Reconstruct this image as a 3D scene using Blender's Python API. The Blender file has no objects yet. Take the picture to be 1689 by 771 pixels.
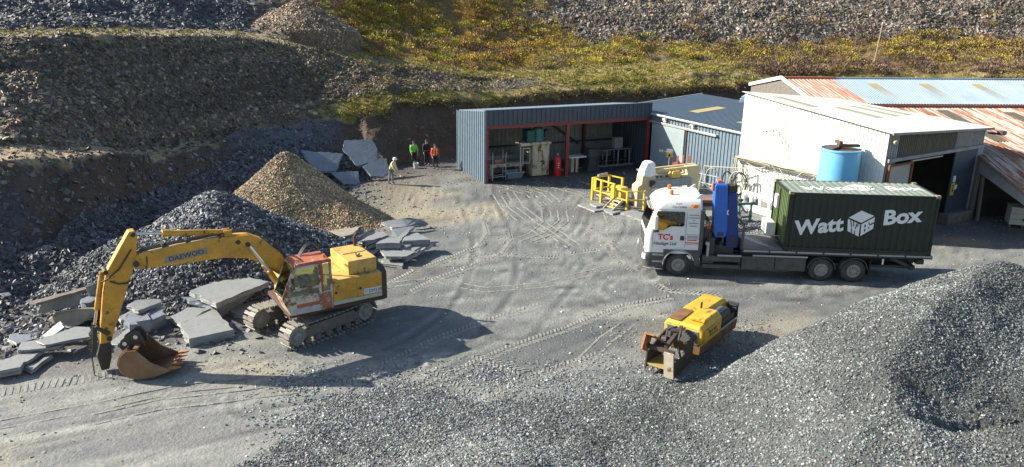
import bpy, math, random
import numpy as np
from mathutils import Vector, Matrix, Euler

# ------------------------------------------------------------------ camera
scene = bpy.context.scene
COLL = scene.collection
R = math.radians
PW, PH = 1689.0, 771.0
FPX, PITCH, ROLL, CAMH = 1250.0, R(17.2), 0.014, 11.38
_c, _s, _cr, _sr = math.cos(PITCH), math.sin(PITCH), math.cos(ROLL), math.sin(ROLL)
cam_d = bpy.data.cameras.new('camera')
cam = bpy.data.objects.new('camera', cam_d)
COLL.objects.link(cam)
cam_d.sensor_width = 36.0
cam_d.lens = FPX / PW * 36.0
cam_d.clip_end = 2000
rt = Vector((_cr, _sr * _s, _sr * _c))
up = Vector((-_sr, _cr * _s, _cr * _c))
bk = rt.cross(up)
cam.matrix_world = Matrix(((rt.x, up.x, bk.x, 0), (rt.y, up.y, bk.y, 0), (rt.z, up.z, bk.z, CAMH), (0, 0, 0, 1)))
scene.camera = cam

# ------------------------------------------------------------------ light
SUN_EL, SUN_AZ = R(30.5), R(-80.0)          # azimuth clockwise from +Y
world = bpy.data.worlds.new('World')
scene.world = world
world.use_nodes = True
nt = world.node_tree
sky = nt.nodes.new('ShaderNodeTexSky')
sky.sky_type = 'NISHITA'
sky.sun_disc = False
sky.sun_elevation = SUN_EL
sky.sun_rotation = SUN_AZ
bgn = nt.nodes['Background']
nt.links.new(sky.outputs[0], bgn.inputs[0])
bgn.inputs[1].default_value = 0.085
sun_d = bpy.data.lights.new('sun', 'SUN')
sun_d.energy = 5.0
sun_d.angle = R(0.5)
sun_d.color = (1.0, 0.93, 0.80)
sun = bpy.data.objects.new('sun', sun_d)
COLL.objects.link(sun)
sv = Vector((math.sin(SUN_AZ) * math.cos(SUN_EL), math.cos(SUN_AZ) * math.cos(SUN_EL), math.sin(SUN_EL)))
sun.rotation_euler = sv.to_track_quat('Z', 'Y').to_euler()
sun.location = sv * 100
scene.view_settings.view_transform = 'Standard'
scene.view_settings.look = 'None'
scene.view_settings.gamma = 1.0
scene.view_settings.exposure = 1.26

# ------------------------------------------------------------------ helpers
rng = np.random.default_rng(7)
random.seed(7)


def ray(px, py):
    a, b = px - PW / 2, py - PH / 2
    u, v = (a * _cr + b * _sr) / FPX, (-a * _sr + b * _cr) / FPX
    return np.array([u, _c - v * _s, -_s - v * _c])


def at(px, py, z=0.0):
    "point of the place seen at a photo pixel, on the level z"
    r = ray(px, py)
    return np.array([0, 0, CAMH]) + r * ((z - CAMH) / r[2])


def atd(px, py, y):
    r = ray(px, py)
    return np.array([0, 0, CAMH]) + r * (y / r[1])


def atp(px, py, p, n):
    "on the plane through p with normal n"
    r = ray(px, py)
    o = np.array([0, 0, CAMH])
    n = np.asarray(n, float)
    return o + r * (np.dot(np.asarray(p) - o, n) / np.dot(r, n))


def tag(o, label=None, cat=None, group=None, kind=None):
    if label: o['label'] = label
    if cat: o['category'] = cat
    if group: o['group'] = group
    if kind: o['kind'] = kind
    return o


def empty(name, loc=(0, 0, 0), rz=0.0, label=None, cat=None, group=None):
    o = bpy.data.objects.new(name, None)
    COLL.objects.link(o)
    o.empty_display_size = 0.3
    o.location = loc
    o.rotation_euler = (0, 0, rz)
    return tag(o, label, cat, group)


def link(name, me, mat=None, parent=None):
    o = bpy.data.objects.new(name, me)
    COLL.objects.link(o)
    if parent: o.parent = parent
    if mat is not None:
        for m in (mat if isinstance(mat, (list, tuple)) else [mat]): me.materials.append(m)
    return o


def np_mesh(name, V, F, smooth=False, col=None):
    "V (n,3); F (m,k) faces of one size, or list of such arrays"
    me = bpy.data.meshes.new(name)
    Fs = F if isinstance(F, list) else [F]
    V = np.ascontiguousarray(V, dtype=np.float32)
    me.vertices.add(len(V))
    me.vertices.foreach_set('co', V.ravel())
    loops = np.concatenate([f.ravel() for f in Fs]).astype(np.int32)
    tot = np.concatenate([np.full(len(f), f.shape[1], np.int32) for f in Fs])
    st = np.concatenate([[0], np.cumsum(tot)[:-1]]).astype(np.int32)
    me.loops.add(len(loops))
    me.loops.foreach_set('vertex_index', loops)
    me.polygons.add(len(tot))
    me.polygons.foreach_set('loop_start', st)
    me.polygons.foreach_set('loop_total', tot)
    me.polygons.foreach_set('use_smooth', np.full(len(tot), smooth, bool))
    if col is not None:
        a = me.color_attributes.new('tint', 'FLOAT_COLOR', 'POINT')
        c = np.ones((len(V), 4), np.float32)
        c[:, :3] = col
        a.data.foreach_set('color', c.ravel())
    me.update(calc_edges=True)
    me.validate()
    return me


def rotm(ax, ang):
    return np.array(Matrix.Rotation(ang, 3, ax))


class MB:
    "collects shapes into one mesh"

    def __init__(s):
        s.v, s.f, s.m, s.mi = [], [], [], 0

    def mat(s, i):
        s.mi = i
        return s

    def add(s, vs, fs):
        o = len(s.v)
        s.v += [tuple(map(float, p)) for p in vs]
        for f in fs:
            s.f.append(tuple(i + o for i in f))
            s.m.append(s.mi)
        return s

    def box(s, c, d, rot=None, taper=1.0):
        c = np.array(c, float)
        h = np.array(d, float) / 2
        P = []
        for z in (-1, 1):
            k = taper if z > 0 else 1
            for x, y in ((-1, -1), (1, -1), (1, 1), (-1, 1)): P.append(np.array([x * h[0] * k, y * h[1] * k, z * h[2]]))
        if rot is not None: P = [rot @ p for p in P]
        return s.add([c + p for p in P], [(3, 2, 1, 0), (4, 5, 6, 7), (0, 1, 5, 4), (1, 2, 6, 5), (2, 3, 7, 6), (3, 0, 4, 7)])

    def bb(s, a, b):
        a, b = np.array(a, float), np.array(b, float)
        return s.box((a + b) / 2, np.abs(b - a))

    def quad(s, *p):
        return s.add(p, [tuple(range(len(p)))])

    def frame(s, p0, p1):
        d = np.array(p1, float) - np.array(p0, float)
        L = np.linalg.norm(d)
        d = d / max(L, 1e-9)
        a = np.array([0, 0, 1.]) if abs(d[2]) < .9 else np.array([1., 0, 0])
        u = np.cross(a, d); u /= np.linalg.norm(u)
        return d, u, np.cross(d, u), L

    def beam(s, p0, p1, w, h):
        "square bar, w across, h along the upright side"
        d, u, v, L = s.frame(p0, p1)
        P = []
        for p in (np.array(p0, float), np.array(p1, float)):
            for a, b in ((-1, -1), (1, -1), (1, 1), (-1, 1)): P.append(p + u * a * w / 2 + v * b * h / 2)
        return s.add(P, [(3, 2, 1, 0), (4, 5, 6, 7), (0, 1, 5, 4), (1, 2, 6, 5), (2, 3, 7, 6), (3, 0, 4, 7)])

    def cyl(s, p0, p1, r0, r1=None, n=12, caps=True):
        if r1 is None: r1 = r0
        d, u, v, L = s.frame(p0, p1)
        P = []
        for p, r in ((np.array(p0, float), r0), (np.array(p1, float), r1)):
            for k in range(n):
                t = 2 * math.pi * k / n
                P.append(p + (u * math.cos(t) + v * math.sin(t)) * r)
        F = [(k, (k + 1) % n, n + (k + 1) % n, n + k) for k in range(n)]
        if caps: F += [tuple(range(n))[::-1], tuple(range(n, 2 * n))]
        return s.add(P, F)

    def tube(s, path, r, n=7):
        path = [np.array(p, float) for p in path]
        P, F = [], []
        u = None
        for i, p in enumerate(path):
            d = path[min(i + 1, len(path) - 1)] - path[max(i - 1, 0)]
            d = d / max(np.linalg.norm(d), 1e-9)
            if u is None:
                a = np.array([0, 0, 1.]) if abs(d[2]) < .9 else np.array([1., 0, 0])
                u = np.cross(a, d)
            u = u - d * np.dot(u, d)
            u /= max(np.linalg.norm(u), 1e-9)
            v = np.cross(d, u)
            for k in range(n):
                t = 2 * math.pi * k / n
                P.append(p + (u * math.cos(t) + v * math.sin(t)) * r)
        m = len(path)
        for i in range(m - 1):
            for k in range(n): F.append((i * n + k, i * n + (k + 1) % n, (i + 1) * n + (k + 1) % n, (i + 1) * n + k))
        F += [tuple(range(n))[::-1], tuple(range((m - 1) * n, m * n))]
        return s.add(P, F)

    def prism(s, poly, a, b):
        "poly: list of 3-D points; swept from +a to +b (vectors)"
        n = len(poly)
        a, b = np.array(a, float), np.array(b, float)
        P = [np.array(p, float) + a for p in poly] + [np.array(p, float) + b for p in poly]
        F = [tuple(range(n))[::-1], tuple(range(n, 2 * n))] + [(k, (k + 1) % n, n + (k + 1) % n, n + k) for k in range(n)]
        return s.add(P, F)

    def xz(s, poly, y0, y1):
        return s.prism([(x, 0, z) for x, z in poly], (0, y0, 0), (0, y1, 0))

    def loft(s, rings, caps=True):
        n = len(rings[0])
        P = [p for r in rings for p in r]
        F = []
        for i in range(len(rings) - 1):
            for k in range(n): F.append((i * n + k, i * n + (k + 1) % n, (i + 1) * n + (k + 1) % n, (i + 1) * n + k))
        if caps: F += [tuple(range(n))[::-1], tuple(range((len(rings) - 1) * n, len(rings) * n))]
        return s.add(P, F)

    def lathe(s, prof, c, axis='Z', n=24, caps=True):
        "prof: (radius, height) pairs"
        c = np.array(c, float)
        rings = []
        for r, h in prof:
            ring = []
            for k in range(n):
                t = 2 * math.pi * k / n
                x, y = r * math.cos(t), r * math.sin(t)
                ring.append(c + (np.array([x, y, h]) if axis == 'Z' else np.array([x, -h, y])))
            rings.append(ring)
        return s.loft(rings, caps)

    def corr(s, o, u, w, v, n, h0, h1, pitch=.2, dep=.035, flat=.5, b0=0., b1=0.):
        """trapezoid-ribbed sheet: from o along u for w, rising along v by h0..h1 (b0..b1 at its foot), ribs stand out along n"""
        o, u, v, n = (np.array(q, float) for q in (o, u, v, n))
        k = max(2, int(round(w / pitch)))
        xs, ds = [], []
        for i in range(k):
            for t, d in ((0, 0), (flat * .8, 0), (flat, 1), (.98, 1)):
                xs.append((i + t) / k * w); ds.append(d * dep)
        xs.append(w); ds.append(0)
        P = []
        for x, d in zip(xs, ds):
            t = x / w
            P += [o + u * x + n * d + v * (b0 + (b1 - b0) * t), o + u * x + n * d + v * (h0 + (h1 - h0) * t)]
        F = [(2 * i, 2 * i + 2, 2 * i + 3, 2 * i + 1) for i in range(len(xs) - 1)]
        return s.add(P, F)

    def build(s, name, mat, parent=None, bevel=0.0, smooth=False, solid=0.0, fix=True, seg=2):
        me = bpy.data.meshes.new(name)
        me.from_pydata(s.v, [], s.f)
        if fix:
            import bmesh
            bm = bmesh.new(); bm.from_mesh(me)
            bmesh.ops.recalc_face_normals(bm, faces=bm.faces)
            bm.to_mesh(me); bm.free()
        me.polygons.foreach_set('material_index', np.array(s.m, np.int32))
        if smooth: me.polygons.foreach_set('use_smooth', np.ones(len(me.polygons), bool))
        o = link(name, me, mat, parent)
        if solid:
            m = o.modifiers.new('solid', 'SOLIDIFY'); m.thickness = solid; m.offset = 0
        if bevel:
            m = o.modifiers.new('bevel', 'BEVEL'); m.width = bevel; m.segments = seg; m.limit_method = 'ANGLE'; m.angle_limit = R(35)
            m.harden_normals = False
        if smooth:
            try:
                me.set_sharp_from_angle(angle=R(38))
            except Exception: pass
        return o


# ------------------------------------------------------------------ noise in numpy
_tab = np.random.default_rng(11).random((512, 512)).astype(np.float64)


def vnoise(x, y, seed=0):
    x = np.asarray(x, float) + seed * 17.31; y = np.asarray(y, float) + seed * 5.77
    xi, yi = np.floor(x).astype(int), np.floor(y).astype(int)
    fx, fy = x - xi, y - yi
    fx = fx * fx * (3 - 2 * fx); fy = fy * fy * (3 - 2 * fy)
    a, b = _tab[xi % 512, yi % 512], _tab[(xi + 1) % 512, yi % 512]
    c, d = _tab[xi % 512, (yi + 1) % 512], _tab[(xi + 1) % 512, (yi + 1) % 512]
    return a + (b - a) * fx + (c - a) * fy + (a - b - c + d) * fx * fy


def fbm(x, y, oct=4, seed=0):
    t, amp, n = 0.0, .5, 0.0
    for i in range(oct):
        t = t + amp * vnoise(x * 2 ** i, y * 2 ** i, seed + i * 3)
        n += amp; amp *= .5
    return t / n - .5


def sst(x, a, b):
    t = np.clip((x - a) / (b - a), 0, 1)
    return t * t * (3 - 2 * t)


def lerp(a, b, t): return np.asarray(a) + (np.asarray(b) - np.asarray(a)) * np.asarray(t)[..., None]


# ------------------------------------------------------------------ materials
MATS = {}


def _n(ntree, kind, **kw):
    n = ntree.nodes.new(kind)
    for k, v in kw.items(): setattr(n, k, v)
    return n


def paint(name, col=(.5, .5, .5), col2=None, scale=6., amt=.5, rough=.5, metal=0., rust=None, rust_amt=0., rust_scale=3., dirt=None, dirt_amt=0.,
          bump=0., bump_scale=40., spec=.5, stretch=(1, 1, 1), attr=False, grain=0., grain_scale=90., alpha=None, trans=0.):
    "procedural surface: two tones, rust patches, dirt streaks, fine bump"
    if name in MATS: return MATS[name]
    m = bpy.data.materials.new(name)
    m.use_nodes = True
    T = m.node_tree
    b = T.nodes['Principled BSDF']
    tc = _n(T, 'ShaderNodeTexCoord')
    mp = _n(T, 'ShaderNodeMapping')
    mp.inputs['Scale'].default_value = stretch
    T.links.new(tc.outputs['Object'], mp.inputs[0])
    vec = mp.outputs[0]

    def noise(sc, det=5., ro=.6):
        n = _n(T, 'ShaderNodeTexNoise')
        n.inputs['Scale'].default_value = sc; n.inputs['Detail'].default_value = det; n.inputs['Roughness'].default_value = ro
        T.links.new(vec, n.inputs['Vector'])
        return n.outputs['Fac']

    def ramp(f, a, c):
        r = _n(T, 'ShaderNodeMapRange')
        r.inputs['From Min'].default_value = a; r.inputs['From Max'].default_value = c
        T.links.new(f, r.inputs['Value'])
        return r.outputs['Result']

    def mix(fac, A, B, typ='MIX'):
        x = _n(T, 'ShaderNodeMix', data_type='RGBA', blend_type=typ)
        if hasattr(fac, 'links') or hasattr(fac, 'is_linked'): T.links.new(fac, x.inputs[0])
        else: x.inputs[0].default_value = fac
        for v, i in ((A, 6), (B, 7)):
            if isinstance(v, (tuple, list)): x.inputs[i].default_value = (*v[:3], 1)
            else: T.links.new(v, x.inputs[i])
        return x.outputs[2]

    def mul(f, k):
        q = _n(T, 'ShaderNodeMath', operation='MULTIPLY')
        T.links.new(f, q.inputs[0]); q.inputs[1].default_value = k
        return q.outputs[0]
    cur = tuple(col)
    if attr:
        a = _n(T, 'ShaderNodeAttribute', attribute_name='tint')
        cur = a.outputs['Color']
    if col2 is not None:
        cur = mix(mul(ramp(noise(scale), .35, .68), amt * 2 if amt < .5 else 1.), cur, col2)
    if grain:
        g = ramp(noise(grain_scale, 3, .7), .25, .75)
        r = _n(T, 'ShaderNodeMapRange')
        r.inputs['To Min'].default_value = 1 - grain; r.inputs['To Max'].default_value = 1 + grain
        T.links.new(g, r.inputs['Value'])
        cmb = _n(T, 'ShaderNodeCombineColor')
        for i in range(3): T.links.new(r.outputs[0], cmb.inputs[i])
        cur = mix(1.0, cur, cmb.outputs[0], 'MULTIPLY')
    rg = None
    if rust is not None:
        f = ramp(noise(rust_scale, 8, .72), .62 - .3 * rust_amt, .68 - .24 * rust_amt)
        f2 = noise(rust_scale * 6, 4)
        rc = mix(ramp(f2, .3, .7), rust, tuple(c * .45 for c in rust))
        cur = mix(f, cur, rc)
        rg = f
    if dirt is not None:
        f = mul(ramp(noise(scale * .7, 6, .65), .38, .72), dirt_amt)
        cur = mix(f, cur, dirt)
    if isinstance(cur, tuple): b.inputs['Base Color'].default_value = (*cur, 1)
    else: T.links.new(cur, b.inputs['Base Color'])
    b.inputs['Roughness'].default_value = rough
    if rg is not None:
        r = _n(T, 'ShaderNodeMapRange')
        r.inputs['To Min'].default_value = rough; r.inputs['To Max'].default_value = .9
        T.links.new(rg, r.inputs['Value']); T.links.new(r.outputs[0], b.inputs['Roughness'])
    b.inputs['Metallic'].default_value = metal
    b.inputs['Specular IOR Level'].default_value = spec
    if trans: b.inputs['Transmission Weight'].default_value = trans
    if bump:
        bn = _n(T, 'ShaderNodeBump')
        bn.inputs['Strength'].default_value = 1.0; bn.inputs['Distance'].default_value = bump
        T.links.new(noise(bump_scale, 6, .65), bn.inputs['Height'])
        T.links.new(bn.outputs[0], b.inputs['Normal'])
    MATS[name] = m
    return m


RUST = (.20, .075, .03)
M_earth = paint('ground_cover', (.2, .2, .2), attr=True, rough=.85, grain=.35, grain_scale=5, bump=.06, bump_scale=7, spec=.3)
M_yard = paint('yard_surface', (.2, .2, .2), attr=True, rough=.8, grain=.24, grain_scale=7, bump=.045, bump_scale=9, spec=.3)
M_chip = paint('slate_chips', (.2, .2, .2), attr=True, rough=.62, spec=.4)
M_leaf = paint('heath_foliage', (.2, .2, .2), attr=True, rough=.8, spec=.25)
M_heap = paint('heap_surface', (.2, .2, .2), attr=True, rough=.7, grain=.4, grain_scale=14, bump=.04, bump_scale=16)
# ------------------------------------------------------------------ the ground: one sheet from the yard up over the hillside
COL = [-250, 0, 150, 300, 420, 520, 620, 700, 800, 950, 1100, 1280, 1500, 1700, 1950]
K1P = [540, 520, 470, 385, 330, 305, 288, 264, 252, 243, 238, 235, 232, 232, 232]
KP = [
    [400, 395, 372, 300, 245, 255, 245, 225, 212, 195, 190, 185, 182, 182, 182],
    [265, 262, 260, 258, 212, 200, 184, 170, 162, 150, 148, 138, 132, 130, 130],
    [245, 243, 242, 243, 203, 178, 152, 150, 148, 138, 132, 126, 122, 120, 120],
    [62, 60, 58, 56, 68, 86, 106, 116, 129, 128, 112, 110, 112, 112, 112],
    [52, 51, 48, 44, 56, 70, 88, 104, 118, 112, 100, 104, 104, 100, 100],
    [25, 25, 22, 18, 22, 35, 48, 60, 70, 62, 72, 76, 66, 68, 70],
    [-40] * 15]
KD = [
    [29.5, 29.5, 33, 40.5, 47.5, 51.0, 52.0, 56.5, 60.0, 63.5, 65.0, 67.0, 67.5, 67.5, 67.5],
    [31.5, 32.5, 36, 42.5, 49.8, 53.5, 55.0, 58.5, 61.5, 64.8, 66.5, 68.3, 69.0, 69.0, 69.0],
    [34, 35.0, 38.5, 45.0, 50.6, 54.6, 57.5, 60.0, 62.5, 66.0, 68.0, 69.5, 70.0, 70.0, 70.0],
    [41, 43.0, 46.5, 53.0, 58.5, 61.0, 62.5, 65.0, 66.5, 67.8, 72.0, 73.0, 73.0, 73.0, 73.0],
    [46, 48.0, 51.5, 58.0, 62.5, 64.5, 66.0, 68.0, 69.5, 71.5, 75.0, 75.0, 75.0, 75.0, 75.0],
    [51, 53.0, 56.0, 62.0, 66.5, 69.5, 73.0, 76.0, 78.0, 80.5, 80.0, 80.0, 81.0, 81.0, 81.0],
    [57, 59.0, 62.0, 68.0, 74.0, 78.0, 82.0, 85.0, 88.0, 91.0, 90.0, 90.0, 91.0, 91.0, 91.0]]
NC = 900
cpx = np.linspace(-420, 2110, NC)


def _ci(tab):
    a = np.interp(cpx, COL, tab)
    k = np.ones(31) / 31
    return np.convolve(np.pad(a, 15, mode='edge'), k, 'valid')


def wob(seed, amp, f=1 / 60.): return amp * 2 * (fbm(cpx * f, np.zeros(NC) + seed * 3.3, 4, seed))


_k1 = np.array([at(c, p) for c, p in zip(COL, K1P)])
D = [np.full(NC, 8.0), _ci(_k1[:, 1])]
Zk = [np.zeros(NC), np.zeros(NC)]
Xk = [np.array([at(c, 300)[0] / at(c, 300)[1] for c in cpx]) * 8, None]
for i in range(7):
    pp, dd = _ci(KP[i]), _ci(KD[i])
    if i in (1, 2): pp = pp + wob(3, 5, 1 / 45.)
    if i in (3, 4): pp = pp + wob(8, 9, 1 / 110.) * (1 - .6 * sst(cpx, 500, 800))
    P = np.array([atd(a, b, d) for a, b, d in zip(cpx, pp, dd)])
    D.append(P[:, 1]); Zk.append(P[:, 2]); Xk.append(P[:, 0])
# last knot: the hill climbs on out of the picture
D.append(D[-1] + 45); Zk.append(Zk[-1] + 1.5 + 16 * sst(cpx, 560, 1100)); Xk.append(Xk[-1] / D[-2] * D[-1])
Xk[1] = np.array([at(c, p)[0] for c, p in zip(cpx, _ci(K1P))])
D, Zk, Xk = np.array(D), np.array(Zk), np.array(Xk)
STEPS = [210, 64, 60, 26, 120, 36, 80, 66, 14]
ts = np.concatenate([np.linspace(i, i + 1, n, endpoint=False) for i, n in enumerate(STEPS)] + [[9.0]])
NR = len(ts)
seg = np.minimum(ts.astype(int), 8)
fr = (ts - seg)
GY = D[seg] + (D[seg + 1] - D[seg]) * fr[:, None]
# equal steps in view rather than in metres over the yard
y0 = 1 / D[0] + (1 / D[1] - 1 / D[0]) * np.linspace(0, 1, STEPS[0], endpoint=False)[:, None]
GY[:STEPS[0]] = 1 / y0
GX = Xk[seg] + (Xk[seg + 1] - Xk[seg]) * fr[:, None]
GX[:STEPS[0]] = Xk[1][None] * GY[:STEPS[0]] / D[1][None]
GZ = Zk[seg] + (Zk[seg + 1] - Zk[seg]) * fr[:, None]
GT = np.repeat(ts[:, None], NC, 1)
GC = np.repeat(cpx[None], NR, 0)
for _ in range(3):                                              # soften the breaks of slope
    for k in ((.25, .5, .25),):
        Zp = np.pad(GZ, ((3, 3), (0, 0)), mode='edge')
        GZ = (Zp[0:-6] + 2 * Zp[1:-5] + 3 * Zp[2:-4] + 4 * Zp[3:-3] + 3 * Zp[4:-2] + 2 * Zp[5:-1] + Zp[6:]) / 16
hillw = sst(GT, .97, 1.1)
rgh = np.where((GT > 3) & (GT < 4), .3, 1.) * np.where((GT > 5) & (GT < 6), .4, 1.)
GZ = GZ + hillw * rgh * (fbm(GX / 5, GY / 5, 4, 2) * 1.1 + fbm(GX / 1.3, GY / 1.3, 4, 5) * .55)
gully = np.abs(fbm(GX / 2.2 + GZ * .1, GY / 6, 3, 31)) * 2
bankw = sst(GT, 1.4, 1.9) * (1 - sst(GT, 2.9, 3.05))
GZ = GZ - bankw * (1 - np.clip(gully * 3, 0, 1)) * .35
GZ = GZ + (1 - hillw) * (fbm(GX / 3, GY / 3, 3, 4) * .06 + fbm(GX / .6, GY / .6, 3, 9) * .03)

# zones ---------------------------------------------------------------
SLATE_DK, SLATE_BL = (.065, .064, .068), (.095, .10, .115)
DIRT_BR, TAN, SCREE = (.080, .055, .038), (.28, .22, .13), (.135, .115, .09)
SCREE_MOSS, GRASS_G, GRASS_Y, HEATH = (.10, .082, .056), (.165, .15, .035), (.25, .20, .085), (.145, .10, .04)
nz = fbm(GX / 4, GY / 4, 5, 12)
nf = fbm(GX / .7, GY / .7, 4, 15)
tt = np.where(GT < 1.0, GT, np.maximum(1.0, GT + nz * .5))
cc = GC + nz * 160
ZC = np.zeros((NR, NC, 3))
# yard: pale dried slurry swept into streaks, damper darker lanes
ang = .5 + .5 * sst(GX, -12, 6)
sx, sy = GX * np.cos(.35) + GY * np.sin(.35), -GX * np.sin(.35) + GY * np.cos(.35)
streak = fbm(sx / 3.5, sy / .4, 5, 21)
big = fbm(GX / 9, GY / 9, 4, 23)
damp = np.clip(.58 + streak * 1.7 + big * 1.3 + .8 * fbm(GX / .5, GY / .5, 3, 22), 0, 1)
ZC[:] = lerp((.108, .114, .115), (.226, .231, .212), damp)
warm = sst(fbm(GX / 6, GY / 5, 4, 27) + sst(GC, 980, 560) * sst(GC, 380, 560) * sst(GY, 29, 40) * .45, .16, .5)
ZC[:] = lerp(ZC, (.285, .25, .18), warm)
ruts = np.clip((fbm(sx / 2.5, sy / .35, 4, 33) - .08) * 5, 0, 1)
ZC *= (1 - .2 * ruts[..., None])
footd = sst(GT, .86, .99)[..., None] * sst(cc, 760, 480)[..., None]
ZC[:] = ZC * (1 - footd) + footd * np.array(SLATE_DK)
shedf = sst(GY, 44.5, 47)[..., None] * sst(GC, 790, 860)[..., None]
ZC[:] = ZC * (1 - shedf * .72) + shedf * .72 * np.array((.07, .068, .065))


def patch(px, py, rx, ry, rot, c, w, ragged=.5):
    "a stain lying on the yard: centre by photo pixel, radii in metres"
    global ZC
    q = at(px, py)
    a = (GX - q[0]) * math.cos(rot) + (GY - q[1]) * math.sin(rot); b = -(GX - q[0]) * math.sin(rot) + (GY - q[1]) * math.cos(rot)
    r = np.sqrt((a / rx) ** 2 + (b / ry) ** 2) + ragged * 2.2 * (fbm(GX / 1.4, GY / 1.1, 5, int(px) % 97))
    m = ((1 - sst(r, .75, 1.05)) * w * (GT < 1.05))[..., None]
    ZC = ZC * (1 - m) + m * np.array(c)


WETG = (.088, .092, .096)
for a_ in ((870, 590, 3.6, 1.5, .5, WETG, .75), (740, 560, 2.6, 1.0, .4, WETG, .55), (1010, 545, 3.2, .9, .3, WETG, .7), (1180, 495, 4.5, .8, -.05, (.11, .113, .115), .7), (830, 500, 4.0, .5, .35, (.125, .128, .125), .6),
           (620, 560, 3.4, 1.5, .5, (.12, .122, .122), .6), (1000, 345, 6., 1.6, .2, (.10, .10, .10), .6), (1230, 420, 9., 1.6, -.05, (.14, .142, .138), .5), (760, 330, 1.6, .5, .3, WETG, .6), (700, 365, 1.6, .6, .3, (.12, .11, .09), .6),
           (90, 560, 6.5, 2.2, .10, (.075, .07, .068), .9), (300, 520, 5.0, 2.6, .2, (.085, .082, .082), .9), (170, 610, 3.0, .8, .05, (.12, .115, .112), .7), (430, 470, 4.5, 3.0, .3, (.095, .09, .086), .8), (640, 450, 2.6, 1.2, .3, (.11, .105, .095), .7),
           (120, 690, 4.0, .5, .12, (.16, .155, .158), .7), (330, 720, 4.5, .5, .2, (.15, .148, .15), .7), (1560, 385, 6, 2.2, 0, (.11, .105, .10), .7), (1580, 398, 2.2, .5, 0, (.30, .21, .12), .6), (560, 700, 2.4, .9, .5, (.13, .135, .135), .7)):
    patch(*a_)


def band_path(pts, gauge, wd, amt):
    global ZC
    P = np.array([at(x, y)[:2] for x, y in pts])
    for k in range(3):                                          # round the corners
        Q = [P[0]]
        for a, b in zip(P[:-1], P[1:]): Q += [a * .75 + b * .25, a * .25 + b * .75]
        P = np.array(Q + [P[-1]])
    n0 = STEPS[0]
    X, Y = GX[:n0], GY[:n0]
    best = np.full(X.shape, 1e9)
    for a, b in zip(P[:-1], P[1:]):
        d = b - a; t = np.clip(((X - a[0]) * d[0] + (Y - a[1]) * d[1]) / (d @ d + 1e-9), 0, 1)
        best = np.minimum(best, np.hypot(X - a[0] - d[0] * t, Y - a[1] - d[1] * t))
    e = np.exp(-((best - gauge) / wd) ** 2) - .8 * np.exp(-((best - gauge - 1.7 * wd) / (.7 * wd)) ** 2) - .5 * np.exp(-((best - gauge + 1.7 * wd) / (.7 * wd)) ** 2)
    f = np.clip(.9 + 2.2 * fbm(X / 2.2, Y / 2.2, 3, int(pts[0][0]) % 89), 0, 1.4)
    ZC[:n0] *= (1 - amt * e * f)[..., None]
    GZ[:n0] -= .013 * e * f * (amt / .25)


for pts_ in ([(600, 700), (680, 655), (760, 615), (840, 578), (930, 545), (1030, 508), (1130, 488), (1300, 478)], [(440, 660), (560, 640), (680, 590), (760, 540), (800, 490), (820, 430), (810, 380), (790, 340)],
             [(560, 500), (640, 470), (720, 462), (800, 472), (900, 468), (1010, 440), (1050, 420)], [(880, 300), (960, 318), (1000, 345), (1000, 380), (960, 420), (900, 470), (840, 540)],
             [(840, 305), (850, 345), (880, 378), (930, 410), (1000, 440), (1080, 480)], [(860, 300), (930, 330), (930, 365), (880, 400), (800, 440), (700, 490), (620, 540)], [(0, 735), (120, 700), (260, 668), (400, 652), (540, 632), (640, 600)],
             [(0, 690), (150, 668), (300, 640), (460, 612)], [(0, 771), (180, 740), (330, 700), (460, 672), (560, 650)], [(620, 290), (700, 320), (780, 360), (860, 420), (950, 470), (1080, 500)],
             [(1040, 480), (1200, 488), (1400, 470), (1560, 420)], [(780, 330), (860, 350), (960, 400), (1040, 450)]):
    band_path(pts_, 1.0, .15, .24)
    band_path(pts_, 0.0, .05, .10)


def zone(mask, c, w=1.0):
    global ZC
    m = (np.clip(mask, 0, 1) * w)[..., None]
    ZC = ZC * (1 - m) + m * np.array(c)


def between(v, a, b, s): return sst(v, a - s, a + s) * (1 - sst(v, b - s, b + s))


m12 = between(tt, 1.0, 2.0, .05); m23 = between(tt, 2.0, 3.0, .08); m34 = between(GT + nf * .25, 2.97, 4.0, .06)
m45 = between(tt, 4.0, 5.0, .06); m56 = between(GT + nf * .3, 4.93, 6.0, .1); m67 = between(tt, 6, 7.05, .08); m78 = sst(tt, 7.0, 7.1)
zone(sst(GT, .985, 1.0), SLATE_DK)
zone(m12, SLATE_DK); zone(m12 * between(cc, 350, 600, 40), SLATE_BL); zone(m12 * sst(cc, 590, 650), DIRT_BR)
zone(m23, DIRT_BR); zone(m23 * between(cc, 360, 560, 40), SLATE_BL, .8); zone(m23 * sst(nz, .02, .2) * sst(cc, 400, 300), SLATE_DK)
zone(m34, TAN); zone(m34 * between(cc, 320, 500, 30), SCREE_MOSS); zone(m34 * sst(cc, 480, 560), GRASS_Y); zone(m34 * sst(nz, -.06, .14) * sst(cc, 500, 560), GRASS_G)
zone(m45, SCREE_MOSS); zone(m45 * sst(nf, .0, .25), SLATE_DK, .6); zone(m45 * sst(cc, 840, 960), GRASS_Y); zone(m45 * sst(nz, -.02, .1) * sst(cc, 820, 960), GRASS_G)
zone(m45 * sst(cc, 1180, 1260), HEATH)
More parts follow.
